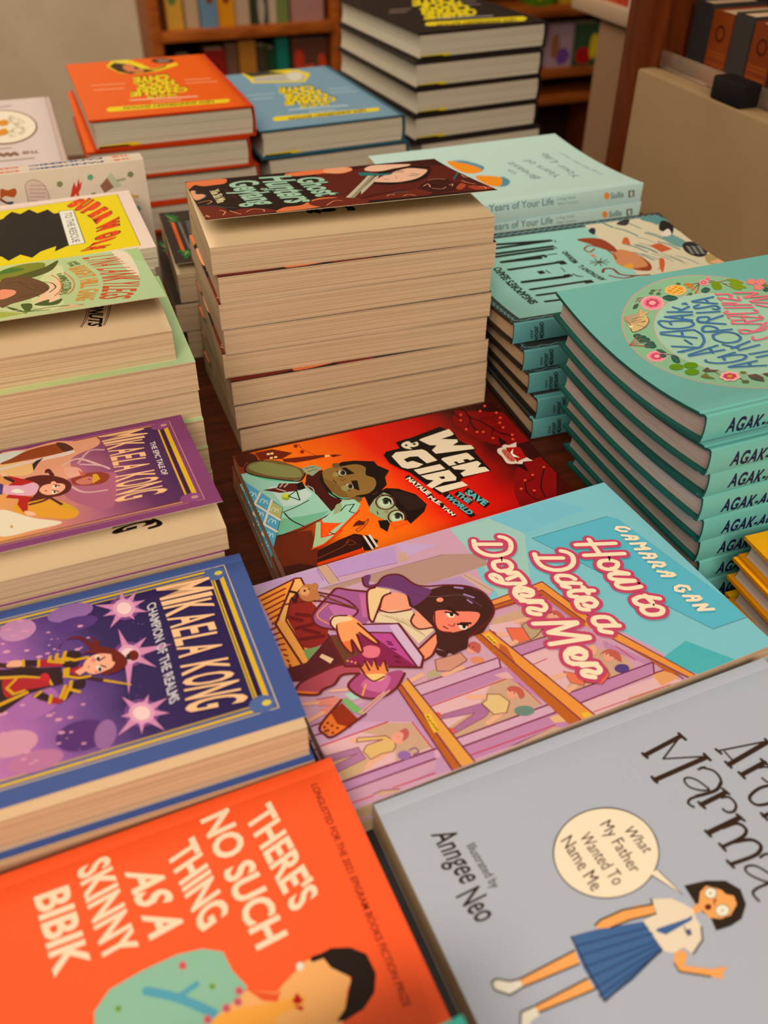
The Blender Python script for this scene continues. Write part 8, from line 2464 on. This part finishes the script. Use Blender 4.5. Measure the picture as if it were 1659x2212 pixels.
comics('U', 3, 31, (116, 142, 150), (44, 84, 92), 'blue grey', 'in the back centre stack', [(0, 0, 0), (7, -3, 0), (6, -3, 0)], 'U')
comics('B', 5, 31, (60, 46, 40), (34, 24, 20), 'black', 'in the back right stack', [(0, 0, 0), (-4, 5, -.6), (-5, 6, 0), (-7, 8, 0), (0, 13, 0)], 'B')
# yellow hardbacks at the right edge
POSE['Y'] = (199, 372, 64, 18.5, 150, 215)
for _ in hard_stack('Y', 4, 'hardback_book', 'bright yellow hardback', 'in the stack at the right edge', 'yellow hardbacks at the right edge', [mat('cover_yellow', (250, 165, 8), .4), mat('cover_yellow', (250, 165, 8), .4), mat('edge_amber', (214, 124, 6), .5)], PAGE_G, [(0, 0, 0), (-2, -1, 0), (0, 3, 0), (4, -4, 0)], 16, lambda i: (0, 0), None, None, 'right'): pass
# white book with an oval plate, back left
POSE['Q'] = (-396, 1119, 100, 20.5, 240, 265); POSE['Q'] = (-396-240*math.cos(math.radians(20.5)), 1119-240*math.sin(math.radians(20.5)), 100, 20.5, 240, 262)
for _ in hard_stack('Q', 4, 'hardback_book', 'white hardback with oval plate cover', 'in the far left stack', 'white hardbacks far left', [mat('cover_pearl', (212, 182, 164), .4), mat('spine_pearl', (190, 156, 136), .4), mat('edge_pearl', (150, 108, 80), .4)], PAGE_W, [(0, 0, 0), (-1, 1, 0), (-1, 0, .5), (-2, 0, 0)], 25, lambda i: (0, 0), 'Q', None, 'right'): pass
# two cream cookbooks standing with their spines up
def cook(label, b, art):
    x0, y0 = -213.5, 790.5; a = math.radians(21.9)
    t = thing('cookbook', label, 'book', mm(x0+b*math.sin(a)-200*math.cos(a), y0-b*math.cos(a)-200*math.sin(a), 0), 21.9, 'cream cookbooks standing spine up')
    H = 138.; m = mat('cover_cook', (216, 184, 152), .45)
    prof = [(0, 0), (0, H-1.2), (.4, H-.3), (1.2, H), (8.0, H), (8.8, H-.3), (9.2, H-1.2), (9.2, 0), (8.9, 0), (8.9, H-1.6), (.3, H-1.6), (.3, 0)]
    bm = bmesh.new(); r1 = [bm.verts.new((0, -p/1000, z/1000)) for p, z in prof]; r2_ = [bm.verts.new((.2, -p/1000, z/1000)) for p, z in prof]
    for i in range(len(prof)): j = (i+1) % len(prof); bm.faces.new((r1[i], r1[j], r2_[j], r2_[i]))
    bm.faces.new(r1); bm.faces.new(r2_); bmesh.ops.recalc_face_normals(bm, faces=bm.faces); c = obj('cover', bm, m, t, .5)
    bm = bmesh.new(); fl = flat_layer(bm); add_box(bm, .4, 199.6, -8.8, -.4, .4, H-1.8)
    for v in bm.verts: v[fl] = (v.co.x*1000, v.co.z*1000, v.co.y*1000)
    obj('page_block', bm, PAGE_W, t, 0)
    draw(ART['Ps'], lambda u, v, l: (u, -v, H+l), c)
    if art: draw(ART['P'], lambda u, v, l: (u, -9.2-l, v), c)
cook('cream cookbook standing spine up, the rear one of the pair', 0, False)
cook('cream cookbook standing spine up, front one showing food drawings', 9.3, True)
# teal book at the bottom edge
a = math.radians(24); POSE['Z'] = (24.6-198*math.cos(a), 113.0-198*math.sin(a), 94, 24, 198, 120)
soft_stack('Z', 4, 'paperback_book', 'sea green paperback', 'cut off by the bottom edge', 'sea green paperbacks at the bottom edge', mat('cover_sea_green', (52, 148, 124), .4), PAGE, 0, [(0, 0, 0), (-1, 1, 0), (-2, 0, 0), (-1, 2, 0)])
# ---------------------------------------------------------------- books on the back bookcase
UP = -151.8
for i, (a0, a1, h, col, lab, mo) in enumerate([
    (360, 378, 150, (92, 34, 14), 'narrow rust red book at the left end of the upper shelf', None),
    (380, 427, 160, (205, 140, 44), 'yellow book second from the left on the upper shelf', [((92, 110, 50), .45, .5, .3, .12), ((190, 70, 30), .55, .75, .4, .2)]),
    (433, 472, 158, (186, 140, 100), 'tan book with black top between yellow and blue books', [((40, 26, 18), .5, .86, .5, .22)]),
    (476, 524, 165, (98, 122, 132), 'blue grey book with a red and green picture on the upper shelf', [((120, 60, 30), .62, .55, .3, .2), ((110, 110, 20), .6, .75, .3, .14)]),
    (527, 575, 162, (208, 124, 14), 'amber book with a dark red picture on the upper shelf', [((130, 50, 24), .55, .55, .3, .2), ((120, 110, 20), .5, .78, .3, .12)]),
    (578, 620, 155, (180, 138, 104), 'plain beige book right of the amber one', None),
    (622, 634, 150, (46, 50, 30), 'thin dark green book on the upper shelf', None),
    (636, 672, 160, (60, 60, 44), 'dark book with a red and white figure on the upper shelf', [((170, 140, 110), .5, .25, .3, .26), ((150, 24, 20), .5, .66, .3, .2)]),
    (676, 700, 150, (186, 150, 116), 'thin cream book beside the green one on the upper shelf', None),
    (702, 734, 152, (110, 112, 50), 'olive book with pale top on the upper shelf', [((170, 160, 110), .5, .8, .45, .2)]),
    (742, 842, 158, (164, 106, 90), 'wide dusty pink book at the right end of the upper shelf', [((110, 70, 60), .5, .6, .2, .2)]),
    (905, 1000, 150, (150, 60, 40), 'wide brick red book on the upper shelf behind the black stack', None),
    (1010, 1100, 150, (80, 100, 60), 'wide sage green book on the upper shelf behind the black stack', None),
    (1540, 1610, 150, (80, 110, 16), 'green and yellow picture book on the upper shelf at right', [((200, 150, 30), .3, .4, .3, .3)]),
    (1640, 1720, 150, (190, 140, 30), 'yellow picture book on the upper shelf at right', [((120, 80, 20), .5, .5, .3, .2)])]):
    shelf_book(a0, a1, UP, h, 2862+(i % 3)*5, col, lab, mo)
LO = -339.8
for i, (a0, a1, h, col, lab, mo) in enumerate([
    (400, 440, 110, (70, 34, 24), 'brown book at the left end of the lower shelf', None),
    (478, 536, 128, (140, 24, 16), 'dark red book on the lower shelf', [((90, 14, 10), .5, .5, .25, .2)]),
    (540, 574, 140, (110, 70, 52), 'dull brown book on the lower shelf', None),
    (578, 628, 146, (168, 98, 30), 'ochre book on the lower shelf', None),
    (632, 664, 130, (60, 50, 30), 'dark olive book on the lower shelf', None),
    (668, 690, 120, (30, 60, 34), 'thin dark green book on the lower shelf', None),
    (692, 728, 146, (18, 100, 80), 'teal green book on the lower shelf', None),
    (740, 850, 140, (96, 50, 34), 'wide red patterned book at the end of the lower shelf', [((190, 50, 24), .2, .6, .15, .2), ((200, 70, 30), .5, .35, .25, .15), ((190, 60, 30), .85, .5, .12, .2)]),
    (1618, 1708, 128, (170, 130, 130), 'lilac white picture book on the lower shelf at right', [((110, 60, 120), .6, .25, .3, .2), ((150, 90, 50), .25, .5, .2, .3)]),
    (1712, 1800, 128, (50, 70, 40), 'dark picture book with red and yellow shapes on the lower shelf', [((170, 20, 20), .4, .25, .4, .2), ((210, 170, 20), .8, .45, .2, .3)])]):
    shelf_book(a0, a1, LO, h, 2866+(i % 3)*5, col, lab, mo)
# small books and boxes on the counter, spines towards the aisle
def counter_book(b0, b1, h, col, label, rings=False, a=702):
    w = b1-b0; t = thing('small_book', label, 'book', RM(a, b1, 139), RY-90, 'small books in a row on the beige counter')
    c = mat('small_cover_%d_%d_%d' % tuple(col), col, .5)
    bm = bmesh.new(); add_box(bm, 0, w, 0, 1.6, 0, h); add_box(bm, 0, 1.6, 1.6, 70, 0, h); add_box(bm, w-1.6, w, 1.6, 70, 0, h); obj('cover', bm, c, t, 0)
    bm = bmesh.new(); fl = flat_layer(bm); add_box(bm, 1.6, w-1.6, 1.6, 67, 1, h-2)
    for v in bm.verts: v[fl] = (v.co.y*1000, v.co.z*1000, v.co.x*1000)
    obj('page_block', bm, PAGE, t, 0)
    if rings:
        p = Print(lambda u, v, l: (u, -l, v)); k = ink((70, 20, 8)); k2 = ink((150, 66, 20))
        p.line(k, 2.4, [(w/2+w*.2*math.cos(q*.785), h*.66+w*.2*math.sin(q*.785)) for q in range(8)], True, True)
        for z in (.18, .3, .36): p.line(k2, 2.0, [(w*.08, h*z), (w*.92, h*z)])
        p.done('spine_picture', t)
    return t
for b0, b1, h, col, lab, r in [(934, 948, 60, (70, 22, 8), 'maroon small book at the far end of the counter row', False), (901, 931, 66, (52, 44, 40), 'dark grey small book nearest the wooden post', False), (863, 898, 62, (128, 52, 14), 'rust brown small book between the first two dark ones', True), (831, 861, 65, (58, 48, 42), 'dark grey small book in the middle of the counter row', False), (794, 828, 62, (120, 46, 14), 'rust brown small book beside the nearest dark one', True), (764, 792, 64, (36, 32, 34), 'blackish small book nearest the picture edge', False), (728, 761, 62, (110, 44, 14), 'rust brown small book past the picture edge', True)]:
    counter_book(b0, b1, h, col, lab, r)
gl = bpy.data.materials.new('clear_acrylic'); gl.use_nodes = True; g = gl.node_tree.nodes['Principled BSDF']
g.inputs['Base Color'].default_value = (.9, .82, .76, 1); g.inputs['Transmission Weight'].default_value = .92; g.inputs['Roughness'].default_value = .06; g.inputs['IOR'].default_value = 1.45
o3 = (680, 850, 138.5)
ac = rthing('acrylic_rail', 'clear acrylic rail in front of the small books on the counter', 'display rail', *o3)
rbox('front_lip', 668, 671, 742, 931, 139.4, 157, gl, ac, o3, .6); rbox('base_plate', 671.2, 698, 742, 931, 139.3, 142, gl, ac, o3, .6)
bx = rbox('black_box', 641, 664, 752, 800, 140.2, 162, mat('box_black', (22, 18, 18), .5), None, (650, 776, 140.2), 2); tag(bx, 'small black box sitting on the edge of the beige counter', 'box')
# books on the ledge of the narrow unit
for b0, b1, h, col, lab in [(1418, 1440, 120, (190, 150, 120), 'cream book at the far end of the ledge'), (1392, 1414, 120, (40, 26, 20), 'black book second from the far end of the ledge'), (1352, 1389, 118, (190, 60, 26), 'red orange book on the ledge'), (1322, 1350, 118, (176, 50, 24), 'second red book on the ledge beside the white one'), (1306, 1320, 116, (205, 180, 150), 'thin white book on the ledge'), (1264, 1302, 116, (70, 60, 52), 'black and white book at the near end of the ledge')]:
    t = thing('ledge_book', lab, 'book', RM(872, b1, 126.2), RY-90, 'books on the ledge of the narrow unit')
    w = b1-b0; bm = bmesh.new(); add_box(bm, 0, w, 0, 1.8, 0, h); add_box(bm, 0, 1.8, 1.8, 90, 0, h); add_box(bm, w-1.8, w, 1.8, 90, 0, h); obj('cover', bm, mat('ledge_cover_%d_%d_%d' % tuple(col), col, .5), t, 0)
    bm = bmesh.new(); fl = flat_layer(bm); add_box(bm, 1.8, w-1.8, 1.8, 86, 1, h-2)
    for v in bm.verts: v[fl] = (v.co.y*1000, v.co.z*1000, v.co.x*1000)
    obj('page_block', bm, PAGE, t, 0)
